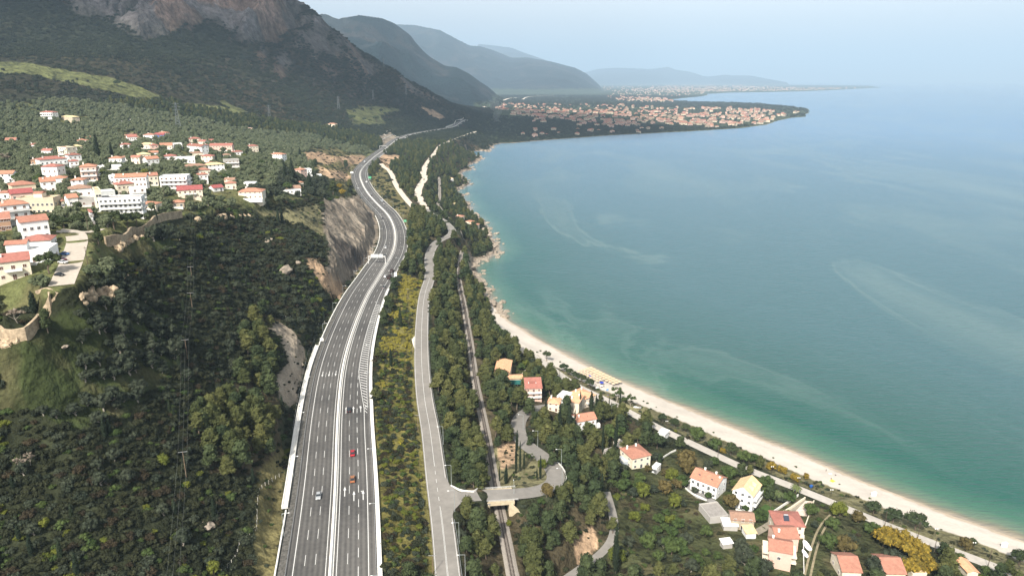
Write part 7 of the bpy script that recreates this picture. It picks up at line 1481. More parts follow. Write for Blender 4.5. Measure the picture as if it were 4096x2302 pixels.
# ------------------------------------------------------------------ hand-placed trees: crop, base x, base y, crown width in crop pixels, kind
KS = {KU: 2.514, KU2: 2.514, KV: 2.514, KW: 2.514, KG: 2.514, KY: 2.514, KX: 2.5156, KL: 2.516, K3: 4.283, K4: 4.258, K5: 4.233, K6: 4.258, K7: 2.884, K8: 3.204, KB: 4.258, KU4: 6.44}
TAKEN = []
def tree(K, x, y, wpx, kind, label, hs=1.0, var=None, group=None):
    px, py = K(x, y); g = ground(px, py); dep = float(project(g[0], g[1], g[2])[2]); R = wpx / KS[K] / 2 * dep / FP * .96
    TAKEN.append((g[0], g[1], R)); return plant(kind, g[0], g[1], R, label, None, group, var, hs=hs)
GT = 'trees behind the beach'
for a in [
 (K3,1232,385,160,'umbrella','round dark pine standing alone on the beach verge, nearest the rocks',1.35),
 (K3,1520,585,190,'umbrella','dark round pine, first of five in a row along the beach verge'),(K3,1622,640,160,'umbrella','dark round pine, second of five along the beach verge'),
 (K3,1715,700,165,'umbrella','dark round pine, third of five along the beach verge'),(K3,1828,780,185,'umbrella','dark round pine, fourth of five along the beach verge',1.15),(K3,1960,850,190,'umbrella','dark round pine, fifth of five beside the beach tables',1.1),
 (K3,1085,590,240,'pine','tall broad pine left of the pale courtyard wall end',.95),(K3,1270,800,270,'pine','big pine directly right of the red sloping roof',.8),(K3,1410,1010,310,'pine','big bright pine in front of the red sloping roof',.75),(K3,1700,940,300,'pine','big pine at the corner of the beach road',.75),
 (K3,1535,780,80,'sparse','young pale-leaved tree beside the utility pole'),(K3,2425,1090,240,'sparse','open-crowned tree with pale curved trunk on the beach edge',1.3),
 (K3,940,1330,290,'pine_d','large dark pine below the three-storey house'),(K3,1180,1440,260,'pine','dark pine left of the tall conifer clump'),(K3,1560,1330,300,'pine_d','tallest dark conifer in front of the peach roofs',1.1),(K3,1990,1260,120,'cypress','pointed dark conifer beside the peach-roofed wing',1.0),
 (K3,540,1430,280,'pine','broad pine above the inside of the side road bend'),(K3,480,1130,240,'pine','pine between railway and three-storey house'),(K3,620,1130,270,'pine_d','dark wide pine touching the three-storey house'),(K3,190,600,220,'pine','tall pine left of the tan-roofed hall'),
 (KU4,2080,1340,300,'sparse','tall airy tree with pale limbs behind the beach',1.4),(KU4,1900,1200,160,'green','dark leafy tree beside the open-crowned tree'),(KU4,2290,1400,130,'bare','nearly bare tree with pale trunk beside the half-hidden boat',1.5),(KU4,1300,1180,180,'pine','mid-green pine right of the peach-roofed wing'),
 (K6,850,160,180,'umbrella','small round pine on the beach verge, first of three'),(K6,1045,240,190,'umbrella','small round pine on the beach verge, second of three'),(K6,1240,330,190,'umbrella','small round pine on the beach verge, third of three'),
 (K6,1440,480,300,'sparse_g','pale green feathery tree on the beach verge',1.1),(K6,1740,640,270,'green','soft green rounded tree on the beach verge'),(K6,1875,690,130,'acacia','small yellow bush at the road between green trees'),(K6,2010,720,270,'pine_u','dark round tree on the beach verge right of the small yellow bush'),
 (K6,2230,830,260,'green','loose green tree on the beach verge, upper of a pair'),(K6,2410,860,220,'green','loose green tree on the beach verge, lower of a pair'),
 (K6,1250,1010,470,'rust','very large brown-green tree between cream house and beach road',1.05),(K6,760,610,300,'umbrella','dense dark round tree beside the red-edged hut',1.1),(K6,560,420,260,'pine','broad pine beside the beach road left of the hut'),(K6,420,500,230,'pine','pine between beach road and dark-walled shed'),
 (K6,60,830,150,'pine_d','dark conifer with bare trunk in front of the pale green doors',1.3),(K6,800,900,110,'pine_d','narrow dark tree right of the cream house',1.9),(K6,600,1010,160,'rust','brown-green tree below the cream house'),(K6,890,1090,170,'rust','yellowish tree beside the white outbuilding'),
 (K6,1720,900,200,'green','dark green tree at the gate beside the beach road'),(K6,1620,960,210,'greyolive','grey-green tree behind the large white house'),(K6,1980,1120,300,'green','large green tree right of the large white house'),(K6,2180,1110,260,'pine_d','dark tree right of the large green tree'),(K6,2330,1080,190,'pine','dark green tree above the beige-roofed house'),
 (K6,1400,1370,150,'greyolive','round shrub-like tree at the front of the large white house'),(K6,1620,1460,150,'green','dark shrub-like tree beside the white steps'),
 (K6,500,1440,330,'acacia_l','yellow-green blossoming tree in the lower garden'),(K6,1090,1290,220,'rust','olive-brown tree left of the large white house'),(K6,880,1380,300,'rust','wide olive-brown tree in the middle of the lower garden'),
 (K7,645,660,210,'rust','brown-green round tree left of the beige-roofed house'),(K7,815,700,100,'green','young green tree in front of the balconied house'),(K7,1090,590,170,'pine_d','tall dark tree right of the beige-roofed house',1.1),(K7,1180,580,150,'palm','palm with a round head right of the beige-roofed house'),(K7,1390,500,130,'palm','ragged palm at the driveway entrance'),(K7,1310,600,170,'green','dark shrubs between the palms and the white wall'),
 (K7,1285,750,90,'acacia_l','bright yellow-green bush beside the driveway'),(K7,1890,760,220,'green_l','bright green bush beside the beach road, right of the gate'),(K7,1760,1130,240,'green','dark tree right of the dirt track'),(K7,1960,1180,260,'rust','tall olive-brown tree right of the dirt track'),
 (K7,1110,230,130,'acacia','golden bush on the beach verge, left of two'),(K7,1230,270,130,'acacia','golden bush on the beach verge, right of two'),(K7,1378,360,130,'acacia','round golden bush farther along the beach verge'),(K7,1510,330,90,'acacia','small golden bush beside the round golden bush'),
 (K7,760,1160,200,'greyolive','grey olive tree left of the stepped row'),(K7,900,1180,130,'green','bright green tree left of the stepped row'),(K7,800,1330,280,'greyolive','large grey olive tree at the lower left of the stepped row'),(K7,1010,1440,260,'greyolive','grey olive tree at the bottom below the stepped row'),(K7,190,1400,200,'greyolive','olive tree in the lower meadow left of the path'),(K7,490,1260,130,'green','small tree beside the shiny-roofed shed'),
 (K8,620,660,230,'umbrella','large round pine on the beach verge, left of three',.95),(K8,860,770,260,'umbrella','large round pine on the beach verge, middle of three',.95),(K8,1150,860,310,'umbrella','large round pine on the beach verge, right of three',.95),(K8,1880,1070,130,'umbrella','small round dark shrub on the beach verge'),(K8,1790,1110,200,'rust','straggly olive-brown shrub on the beach verge'),(K8,2490,1310,260,'umbrella','dark round tree at the right edge by the beach'),
 (K8,420,760,200,'rust','brown-tipped tree at the beach road left of the yellow trees'),(K8,300,1100,260,'greyolive','grey-brown tall tree left of the yellow trees'),(K8,620,1400,260,'greyolive','dark grey tree above the bottom orange roof',1.1),
 (K8,760,1080,360,'acacia','golden blossoming tree, upper left part of the big yellow clump'),(K8,960,1130,380,'acacia','golden blossoming tree in the middle of the big yellow clump'),(K8,1130,1230,360,'acacia','golden blossoming tree at the road side of the big yellow clump'),(K8,1260,1400,330,'acacia','golden blossoming tree, lower right part of the big yellow clump'),(K8,1060,1430,280,'acacia','golden blossoming tree at the bottom of the big yellow clump'),(K8,860,1330,300,'greyolive','round grey-green tree below the big yellow clump'),
 (K8,1500,1210,200,'pine_d','dark shrub pair at the drive entrance below the beach road'),(K8,1730,1280,160,'green','dark clipped shrub beside the white pergola'),(K8,2060,1430,150,'green','green vine bush at the lower right'),(K8,2330,1460,220,'pine','pine at the lower right corner'),
 (K4,1320,900,230,'pine_d','pine directly right of the side road lamp'),(K4,1150,540,240,'pine','green pine outside the side road bend'),(K4,1400,700,260,'pine','wide pine right of the side road bend'),(K4,940,560,170,'pine_d','dark pine outside the upper side road'),
 (K4,390,600,200,'pine_d','dark pine with bare stem above the pale earth by the railway'),(K4,560,520,300,'pine','large pine between railway and side road'),(K4,940,830,180,'sparse','thin yellow-green tree inside the side road bend, left of two'),(K4,1150,960,190,'acacia_l','thin yellow-green tree inside the side road bend, right of two',1.2),
 (K4,1230,1440,260,'rust','brown airy tree covering the corner of the side road',1.3),(K4,1400,1380,140,'pine','small pine at the corner of the side road'),(K4,1580,1400,230,'pine','pine clump at the outer corner of the side road'),
 (KX,2130,900,210,'pine','tall pine at the junction beside the railway bridge',1.2),(K5,170,1150,330,'pine','large bright pine at the bottom left of the railway bridge'),(K5,1590,900,380,'pine','largest pine between railway and country lane'),(K5,330,1460,230,'pine','yellow-green pine at the bottom edge beside the railway'),(K5,1960,600,270,'pine','tall pine on the crest above the country lane'),(K5,2330,720,260,'pine','pine hanging over the country lane'),
 (K5,570,600,130,'green_l','bright green shrub against the bridge wing wall'),(K5,1130,600,220,'greyolive','grey olive-like tree right of the bridge'),(K5,900,1150,200,'greyolive','pale grey-green tree beside the lower railway'),(K5,1280,1010,250,'pine_d','dark leafy tree in the middle of the embankment'),
 (KV,505,1300,270,'umbrella_b','broad round stone pine beside the parked cars in the village',1.0),(KV,560,830,150,'umbrella_b','dark village pine right of the big white house, left of four'),(KV,640,850,150,'umbrella_b','dark village pine, second of four'),(KV,790,830,160,'umbrella_b','dark village pine covering the classical house'),(KV,420,800,150,'umbrella_b','dark village pine against the big white house'),
 (KV,1160,860,230,'umbrella_b','dark pine group above the curved wall, left one'),(KV,1290,850,200,'umbrella_b','dark pine group above the curved wall, middle one'),(KV,1370,820,170,'umbrella_b','dark pine group above the curved wall, right one'),(KV,990,1010,120,'pine_d','tall dark conifer left of the curved wall',1.5),(KV,1545,970,200,'greyround','big dark round bush under the curved wall'),(KV,1575,790,50,'cypress','slim cypress at the top of the curved wall'),
 (KV,990,160,80,'cypress','broad dark cypress above the white house with orange roof, left one'),(KV,1130,150,52,'cypress','slim dark cypress above the white house with orange roof, right one'),(KV,2178,205,36,'cypress','thin cypress near the concrete house, left one'),(KV,2240,180,32,'cypress','thin cypress near the concrete house, right one'),
 (KV,180,390,120,'green','bright green broad tree at the left of the village'),(KV,900,250,70,'pine_d','dark tree beside the arched porch house'),(KV,70,200,110,'bare','pale leafless tree at the left edge of the grove',1.2),
 (KW,370,380,75,'cypress','big cypress in the clump before the plain white house, left one'),(KW,295,360,60,'cypress','cypress at the left of the cypress clump'),(KW,545,470,95,'cypress_w','wide dark cypress clump below the plain white house'),(KW,320,480,120,'green','bright green tree left of the white farmhouse'),(KW,780,510,120,'pine','dark pine on the green plateau edge'),(KW,610,475,22,'cypress','thin cypress on the plateau, left of three'),(KW,650,490,20,'cypress','thin cypress on the plateau, middle of three'),(KW,683,500,20,'cypress','thin cypress on the plateau, right of three'),
 (KW,445,150,36,'cypress','cypress above the red earth bank'),(KW,600,230,70,'pine_d','dark conifer beside the red earth bank'),(KW,905,240,70,'pine_d','dark round tree left of the far motorway bend'),(KW,225,800,50,'cypress','tall cypress below the plateau, left of a pair'),(KW,265,800,50,'cypress','tall cypress below the plateau, right of a pair'),(KW,840,450,70,'acacia','yellow flowering bush above the rock cutting, farther one'),(KW,870,515,80,'acacia','yellow flowering bush above the rock cutting, nearer one'),
 (KW,480,540,40,'palm','pale palm beside the white farmhouse'),(KP,1570,620,100,'palm','palm in front of the arched porch house'),
 (KU,1180,870,75,'umbrella_b','largest lone dark tree on the upper meadow'),(KU,885,830,36,'greyround','lone tree on the upper meadow left of the largest'),(KU,735,832,36,'greyround','lone tree in the middle of the upper meadow'),(KU,680,845,50,'greyround','low dark tree in the middle of the upper meadow'),(KU,545,820,42,'greyround','dark tree toward the left of the upper meadow'),(KU,775,810,30,'greyround','small dark tree at the top of the upper meadow'),(KU,30,715,40,'greyround','dark tree at the left end of the upper meadow'),(KU,360,795,36,'greyround','small tree near the white dot on the upper meadow'),
 (KU2,970,1220,80,'umbrella_b','dark tree at the lower edge of the yellow clearing, left one'),(KU2,1090,1225,50,'umbrella_b','dark tree at the lower edge of the yellow clearing, middle one'),(KU2,1145,1235,46,'umbrella_b','dark tree at the lower edge of the yellow clearing, right one'),(KU2,1210,1225,75,'umbrella_b','wide dark tree closing the yellow clearing'),(KU2,990,1130,36,'greyround','small tree inside the yellow clearing, left'),(KU2,1070,1110,36,'greyround','small tree inside the yellow clearing, middle'),(KU2,1155,1110,32,'greyround','small tree inside the yellow clearing, right'),(KU2,1260,1125,40,'greyround','tree at the notch of the yellow clearing'),
 (KG,350,250,120,'cypress_w','dark tall tree with bare stems on the olive terrace'),(KG,480,450,170,'pine_d','dark ivy-like tree against the long stone wall',1.3),(KG,180,350,180,'bare','leafless fruit tree on the grass terrace'),(KG,1180,290,60,'cypress','slim cypress below the ruined wall',1.0),
 (KY,1455,390,60,'cypress','dark cypress in the yellow broom'),(KY,1360,790,60,'cypress','dark cypress between motorway and gravel lay-by'),
 (KL,2150,1420,170,'acacia_l','large bright yellow-green shrub near the crooked fence posts'),(KL,450,960,130,'acacia_l','bright yellow-green shrub at the lower left'),(KL,1650,330,150,'green_l','bright green shrub left of the tall power pole'),(KL,1885,560,90,'green_l','bright green shrub at the foot of the tall power pole'),
 (KL,210,380,110,'bare','bare grey tree in the lower left scrub, left one',1.5),(KL,305,330,110,'bare','bare grey tree in the lower left scrub, right one',1.5),
]:
    K, x, y, wd_, kd, lab = a[:6]; hs = a[6] if len(a) > 6 else 1.0
    if kd == 'palm': PALMS = globals().setdefault('PALMS', []); PALMS.append((K, x, y, wd_, lab)); continue
    var = None
    if kd.endswith('_d'): kd = kd[:-2]; var = 1
    elif kd == 'pine': var = 0
    if kd == 'pine_u': kd = 'umbrella'
    if kd == 'sparse_g': kd = 'green'
    if kd == 'acacia_l': kd, var = 'green', 1
    if kd == 'green_l': kd, var = 'green', 1
    elif kd == 'green' and var is None: var = 0
    if kd == 'umbrella_b': kd = 'umbrella'
    if kd == 'greyround': kd = 'greyolive'
    if kd == 'cypress_w': kd, wd_, hs = 'cypress', wd_, .6
    if kd == 'cypress': hs *= 1.15
    tree(K, x, y, wd_, kd, lab, hs, var)
for K, pts in ((K4, [(700,1040,70,1.6,'tall dark cypress beside the side road, nearest of the trio'),(718,640,60,1.0,'top cypress behind the trio inside the side road bend'),(768,1000,62,1.45,'tall dark cypress in the middle of the trio'),(835,960,60,.9,'shorter cypress at the right of the trio'),(1112,1130,70,1.0,'cypress inside the side road bend under the yellow-green tree'),(1055,1140,50,.7,'small cypress left of the one under the yellow-green tree'),(535,1190,70,.8,'broad low cypress by the railway'),(415,1160,26,1.5,'very thin cypress beside the railway, lower one'),(357,840,28,1.1,'very thin cypress beside the railway, upper one'),(1910,275,38,1.0,'small cypress against the white gabled house'),(1700,270,50,1.1,'cypress at the left corner of the white gabled house'),(2042,280,28,1.0,'thin cypress at the right corner of the white gabled house'),(1440,420,120,.8,'wide dark cypress clump left of the white gabled house'),(1600,420,130,.8,'second wide dark cypress clump left of the white gabled house'),(2170,700,80,1.1,'dark cypress in the group left of the dark-walled shed'),(2390,640,110,.9,'dark cypress touching the dark-walled shed')]),
               (K3, [(1800,1260,60,1.0,'cypress in front of the peach-roofed wing, left one'),(2070,1350,60,1.1,'cypress right of the peach-roofed group, first'),(2290,1300,40,1.3,'thin cypress right of the peach-roofed group, second'),(2325,1300,30,1.2,'thin cypress right of the peach-roofed group, third'),(2480,1250,55,1.2,'tall cypress beside the beach road'),(1215,1240,50,.8,'small cypress left of the peach-roofed group')]),
               (K5, [(2370,1420,170,.9,'big dark cypress at the bottom beside the country lane'),(2140,200,110,.8,'dark conifer between country lane and gardens')]),
               (KX, [(2450,490,26,1.0,'thin cypress right of the railway above the bridge'),(2515,520,60,.5,'small dark cypress right of the railway above the bridge')])):
    for x, y, wd_, hs, lab in pts: tree(K, x, y, wd_, 'cypress', lab, hs * 2.3)
# palms
FR = MB()
for k in range(26):
    a = 2 * pi * k / 26 + random.uniform(-.1, .1); up = random.uniform(-.1, .9); pts = [Vector((math.cos(a) * t * 2.6, math.sin(a) * t * 2.6, up * t * 1.6 - t * t * 1.9)) for t in (0, .3, .6, .85, 1)]; sd = Vector((-math.sin(a), math.cos(a), 0))
    for i in range(4): w0 = (.10, .34, .34, .22, .04)[i]; w1 = (.10, .34, .34, .22, .04)[i + 1]; FR.add([pts[i] - sd * w0 - Vector((0,0,.12)), pts[i], pts[i+1], pts[i+1] - sd * w1 - Vector((0,0,.12)), pts[i] + sd * w0 - Vector((0,0,.12)), pts[i+1] + sd * w1 - Vector((0,0,.12))], [(0,1,2,3),(1,4,5,2)])
FRM = FR.mesh('fronds', leafmat('palm_fronds', (.07,.09,.035), (.10,.12,.045))); m = MB(); m.bar((0,0,-4.2), (0,0,.1), .22, 8); PTM = m.mesh('trunk', BARK)
KS[KP] = 5.027
for K, x, y, wd_, lab in PALMS:
    g = ground(*K(x, y)); dep = float(project(*g)[2]); s = wd_ / KS[K] / 2 * dep / FP / 2.5; e = empty('palm_tree', (g[0], g[1], g[2] + 4 * s), 0, lab, 'palm tree'); e.scale = (s, s, s); link(bpy.data.objects.new('fronds', FRM), e); link(bpy.data.objects.new('trunk', PTM), e); TAKEN.append((g[0], g[1], 2.0))
TK = np.array(TAKEN)
for x, y, R in TAKEN:
    s1, s2 = sub(np.array([[x, y]]), R); OCC[s1, s2] |= np.hypot(GX[s1, s2] - x, GY[s1, s2] - y) < R * .75
# small keeps the road lamps, walls and houses visible: clear ground in front (towards the camera) is handled by zone choice

# ------------------------------------------------------------------ everything else that grows
def candidates(r0, r1, sp, margin=140):
    a = math.radians(44); xs = np.arange(-r1 * math.sin(a), r1 * math.sin(a), sp); ys = np.arange(60, r1, sp); X, Y = np.meshgrid(xs, ys); X = (X + RNG.uniform(-.5, .5, X.shape) * sp).ravel(); Y = (Y + RNG.uniform(-.5, .5, Y.shape) * sp).ravel()
    r = np.hypot(X, Y); k = (r >= r0) & (r < r1) & (np.abs(np.arctan2(X, Y)) < math.radians(55)); X, Y = X[k], Y[k]
    z = hgt(X, Y); px, py, dp = project(X, Y, z); k = (px > -margin) & (px < 4096 + margin) & (py > -margin) & (py < 2302 + margin * 1.6) & (z > .8) & ~occ(X, Y)
    q = (1.1 if sp < 4 else 4.2) * np.hypot(X, Y) / np.maximum(CAMZ - z, 20) / np.hypot(X, Y); q = np.minimum(q, .05); near_ = np.hypot(X, Y) < 1300
    for f in (.5, 1): k &= ~(occ(X * (1 + q * f), Y * (1 + q * f)) & near_ & (RNG.random(len(X)) < .85))
    return X[k], Y[k], z[k], px[k], py[k], dp[k]
def sdist(X, Y): return np.where(inside(X, Y, LANDPOLY), seg_dist(X, Y, LANDPOLY), -1)
OUT = {k: [] for k in CM}      # kind -> list of arrays x,y,z,R,var,px,py,dep,zone
def put(kind, X, Y, z, R, var, px, py, dp, zn): OUT[kind].append(np.stack([X, Y, z, R, var, px, py, dp, zn], 1))
def near_scatter(sp, r0, r1, big):
    X, Y, z, px, py, dp = candidates(r0, r1, sp); sdv = sdist(X, Y); zn = classify(px, py, X, Y, sdv, z)
    n1 = fbm(X, Y, 45, 3, 500); n2 = fbm(X, Y, 18, 3, 501); u = RNG.random(len(X)); v = RNG.random(len(X)); w_ = RNG.random(len(X))
    g = fbm(X, Y, 90, 2, 502)
    def sel(m, kind, R, var):
        if m.any(): put(kind, X[m], Y[m], z[m], np.broadcast_to(R, X.shape)[m], np.broadcast_to(var, X.shape)[m], px[m], py[m], dp[m], zn[m])
    Z = lambda *k: np.isin(zn, [ZI[q] for q in k])
    return X, Y, z, px, py, dp, zn, n1, n2, u, v, w_, g, sel, Z
# 1. trees: 5 m grid
X, Y, z, px, py, dp, zn, n1, n2, u, v, w_, g, sel, Z = near_scatter(5.0, 190, 900, 1)
m = Z('pine') & (u < .56); sel(m, 'pine', 3.1 + 2.5 * v, (w_ < .42).astype(int))
m = Z('olive') & (u < .55); sel(m, 'olive', 2.5 + 1.3 * v, (w_ < .5).astype(int))
m = Z('olive') & (u > .985); sel(m, 'green', 2.8 + 1.5 * v, (w_ < .2).astype(int))
m = Z('grass') & (u < .72 + .5 * n1) & (px < 1300); sel(m, 'greyolive', 2.6 + 2.3 * v ** 2, 0 * v)
m = Z('olive') & (px < 520) & (py > 1080) & (u < .8); sel(m, 'olive', 3.4 + 1.3 * v, 0 * v)
m = Z('garden') & (u < .30 + .45 * n1); sel(m, 'green', 1.8 + 2.4 * v, (w_ < .12).astype(int))
m = Z('garden') & (u > .90); sel(m, 'greyolive', 1.8 + 1.6 * v, 0 * v)
m = Z('maquis') & (px > 1500) & (u < .35); sel(m, 'pine', 2.8 + 2.2 * v, (w_ < .5).astype(int))
m = Z('maquis') & (px < 1500) & (u < .10 + .10 * n1) ; sel(m, 'greyolive', 2.0 + 1.5 * v, 0 * v)
m = Z('maquis') & (px < 1500) & (u > .93); sel(m, 'cypress', .9 + .5 * v, 0 * v)
X, Y, z, px, py, dp, zn, n1, n2, u, v, w_, g, sel, Z = near_scatter(3.4, 190, 620, 1)
m = Z('grass') & (u < .26 + .5 * n2) & (px < 1300); sel(m, 'greyolive', 1.8 + 2.2 * v ** 2, 0 * v)
# 2. scrub: 2.7 m grid near, 4 m farther
for sp, r0, r1, k in ((2.5, 190, 430, 1.0), (3.3, 430, 900, 1.25), (5.5, 900, 1500, 1.9)):
    X, Y, z, px, py, dp, zn, n1, n2, u, v, w_, g, sel, Z = near_scatter(sp, r0, r1, 0)
    vi = np.where(w_ < .40, 0, np.where(w_ < .62, 4, np.where(w_ < .80, 1, np.where(w_ < .90, 2, np.where(w_ < .915, 3, 5)))))
    vi = np.where((n1 > .30) & (w_ < .55) & (w_ > .25), np.where(w_ < .33, 3, 5), vi)
    sel(Z('maquis') & (u < .97), 'maquis', k * (1.45 + 1.5 * v ** 2), vi)
    sel(Z('pine') & (u < .45), 'maquis', k * (1.0 + .9 * v), np.where(w_ < .6, 0, np.where(w_ < .8, 1, 5)))
    sel(Z('broom') & (u < .9) & ((n2 + np.clip((1420 - py) / 600, -.5, .22)) > .14), 'broom', k * (.9 + .9 * v), 0 * v)
    sel(Z('broom') & (u < .9) & ((n2 + np.clip((1420 - py) / 600, -.5, .22)) <= .14), 'maquis', k * (1.0 + 1.1 * v), np.where(w_ < .25, 0, np.where(w_ < .45, 1, np.where(w_ < .7, 5, np.where(w_ < .85, 3, 2)))))
    sel(Z('garden') & (u < .30 + .5 * n1), 'maquis', k * (.8 + 1.0 * v), np.where(w_ < .35, 0, np.where(w_ < .6, 5, np.where(w_ < .85, 4, 2))))
    sel(Z('olive') & (u < .16), 'maquis', k * (.8 + 1.0 * v), np.where(w_ < .5, 0, 5))
    sel(Z('slope', 'dry') & (u < .22 + .3 * n2), 'maquis', k * (.7 + .7 * v), np.where(w_ < .3, 5, np.where(w_ < .6, 1, 0)))
    sel(Z('scree', 'earth') & (u < .2), 'maquis', k * (.6 + .7 * v), 0 * v)
    sel(Z('cut') & (u < .16), 'maquis', k * (.3 + .35 * v ** 2), 1 + 0 * v)
    sel(Z('grass') & (u < .42 + .6 * n1), 'maquis', k * (.4 + .9 * v ** 2), np.where(w_ < .5, 0, 1))
    sel(Z('beach', 'rock') & (u < .05) & (sdist(X, Y) > 14), 'maquis', k * (.6 + .5 * v), 5 + 0 * v)
    sel(Z('rock') & (u < .3) & (sdist(X, Y) > 5), 'maquis', k * (.8 + .5 * v), 0 * v)
# 3. far groves and woods
X, Y, z, px, py, dp, zn, n1, n2, u, v, w_, g, sel, Z = near_scatter(7.5, 900, 1900, 0)
sel(Z('olive') & (u < .72), 'olive', 3.1 + 1.2 * v, (w_ < .5).astype(int)); sel(Z('pine', 'maquis') & (u < .6), 'pine', 3.0 + 1.8 * v, (w_ < .6).astype(int)); sel(Z('mount') & (u < .35 + .5 * n1), 'farwood', 3.5 + 2 * v, 0 * v)
sel(Z('slope', 'dry', 'grass') & (u < .12), 'farwood', 2.5 + 1.5 * v, 0 * v)
X, Y, z, px, py, dp, zn, n1, n2, u, v, w_, g, sel, Z = near_scatter(9.5, 1900, 3300, 0)
rkl = RKF[np.clip(((np.log(np.hypot(X, Y)) - U0) / DU).astype(int), 0, NR - 1), np.clip(((np.arctan2(X, Y) - T0) / DU).astype(int), 0, NT - 1)]; u = np.where(rkl > .35, 2, u)
sel(Z('mount') & (u < .74 + .5 * fbm(X, Y, 160, 3, 503)), 'farwood', 4.4 + 3.2 * v, 0 * v); sel(Z('pine', 'olive', 'maquis') & (u < .8), 'farwood', 4.5 + 2 * v, 0 * v); sel(Z('plain') & (u < .55), 'farwood', 4.5 + 2 * v, 0 * v)
X, Y, z, px, py, dp, zn, n1, n2, u, v, w_, g, sel, Z = near_scatter(24, 3300, 9500, 0)
tin = inside(px, py, np.array([(1990,420),(3060,436),(3225,448),(3060,492),(2800,514),(1985,505)], float))
sel(Z('plain') & (u < (.34 + .4 * fbm(X, Y, 300, 3, 504)) * np.where(tin, .75, 1)) & (z < 40), 'farwood', np.where(tin, 5 + 3 * v, 8 + 6 * v), 0 * v)
LABELS = {
 'pine': [('pine tree in the wooded belt between the old road and the beach', lambda r: (r[5] > 1700) & (r[6] < 2000)), ('pine tree in the wood around the lower railway', lambda r: (r[5] > 1700) & (r[6] >= 2000)), ('pine tree in the dark wood left of the motorway', lambda r: r[5] < 1500), ('pine tree on the strip between motorway and old road', lambda r: True)],
 'olive': [('grey-green olive tree in the grove around the village', lambda r: True)],
 'greyolive': [('grey olive tree scattered on the green slope under the wall', lambda r: r[8] == ZI['grass']), ('grey olive tree in the beachside gardens', lambda r: r[5] > 1800), ('grey-green tree rising from the dark scrub left of the motorway', lambda r: True)],
 'green': [('leafy green tree in the beachside gardens', lambda r: r[5] > 1800), ('leafy green tree among the village olives', lambda r: True)],
 'cypress': [('small dark cypress in the scrub left of the motorway', lambda r: True)],
 'broom': [('yellow flowering broom bush between motorway and old road', lambda r: True)],
 'maquis': [('scrub bush on the dark slope left of the motorway', lambda r: (r[5] < 1500) & (r[6] > 1000)), ('scrub bush between the motorway and the old road', lambda r: (r[5] < 1760) & (r[6] > 1000)), ('undergrowth bush of the beachside gardens', lambda r: (r[5] > 2400)), ('undergrowth bush among the pines by the railway', lambda r: (r[5] > 1700)), ('scrub bush at the edge of the village olive groves', lambda r: True)],
}
TAIL = {'pine': 'pine_wood', 'olive': 'olive_grove', 'greyolive': 'olive_grove', 'green': 'leafy_woods', 'cypress': 'cypress_woods', 'broom': 'broom_shrubbery', 'maquis': 'scrub_vegetation', 'farwood': 'distant_woods'}
ROOTED = ('pine', 'olive', 'greyolive', 'green', 'cypress')
protos = {}
for kind, L_ in OUT.items():
    if not L_: continue
    A_ = np.vstack(L_); lim = 290 if kind != 'farwood' else 0
    if kind == 'pine': lim = 250
    if kind in ('greyolive', 'olive'): lim = 150 if kind == 'greyolive' else 130      # both are olives: 300 together
    if kind == 'green': lim = 200
    inv = (A_[:, 5] > 0) & (A_[:, 5] < 4096) & (A_[:, 6] > 0) & (A_[:, 6] < 2302); size = np.where(inv, A_[:, 3] / A_[:, 7], 0); o_ = np.argsort(-size)
    ind, rest = A_[o_[:lim]], A_[o_[lim:]]
    for r in ind:
        lab = next(l for l, f in LABELS[kind] if f(r)); e = plant(kind, r[0], r[1], r[3], lab, None, lab.replace(' tree', ' trees').replace(' bush', ' bushes'), int(r[4]), hs=random.uniform(.8, 1.15), z=r[2])
    OUT[kind] = rest
# prototypes for the rest: crowns of plants that stand in the scene
def proto_for(cm_):
    for o in bpy.data.objects:
        if o.type == 'MESH' and o.data == cm_: return o
    return None
byd = {}
for o in bpy.data.objects:
    if o.type == 'MESH' and o.data.name not in byd: byd[o.data.name] = o
if CM['farwood'][0].name not in byd:
    for q, (x, y) in enumerate(((60, 700), (100, 705))):
        g = ground(*KU2(980 + q * 30, 420 + q * 10)); o = plant('farwood', g[0], g[1], 5, 'small dark tree on the mountainside above the ridge path', None, 'small dark trees on the mountainside', q)
for o in bpy.data.objects:
    if o.type == 'MESH' and o.data.name not in byd: byd[o.data.name] = o
done = {}
for kind, A_ in OUT.items():
    if len(A_) == 0: continue
    pr = [byd.get(c_.name) for c_ in CM[kind]]; ok = [p for p in pr if p is not None]; pr = [p or ok[0] for p in pr]
    vi = (A_[:, 4].astype(int)) % len(pr)
    if kind == 'farwood': vi = RNG.integers(0, len(pr), len(A_))
    P = A_[:, :3].copy(); P[:, 2] -= SINK[kind] * A_[:, 3] * (.3 if kind in ROOTED else 1)
    scatter(TAIL[kind], P, A_[:, 3], vi, pr, {'pine': 'mass of farther pine trees', 'olive': 'farther olive trees around the village', 'greyolive': 'farther grey trees in the dark scrub', 'green': 'farther leafy trees', 'cypress': 'farther small cypresses', 'broom': 'yellow broom covering the slope beyond', 'maquis': 'dense scrub and undergrowth', 'farwood': 'woods on the mountainside and the coastal plain'}[kind])
    print(kind, len(A_))

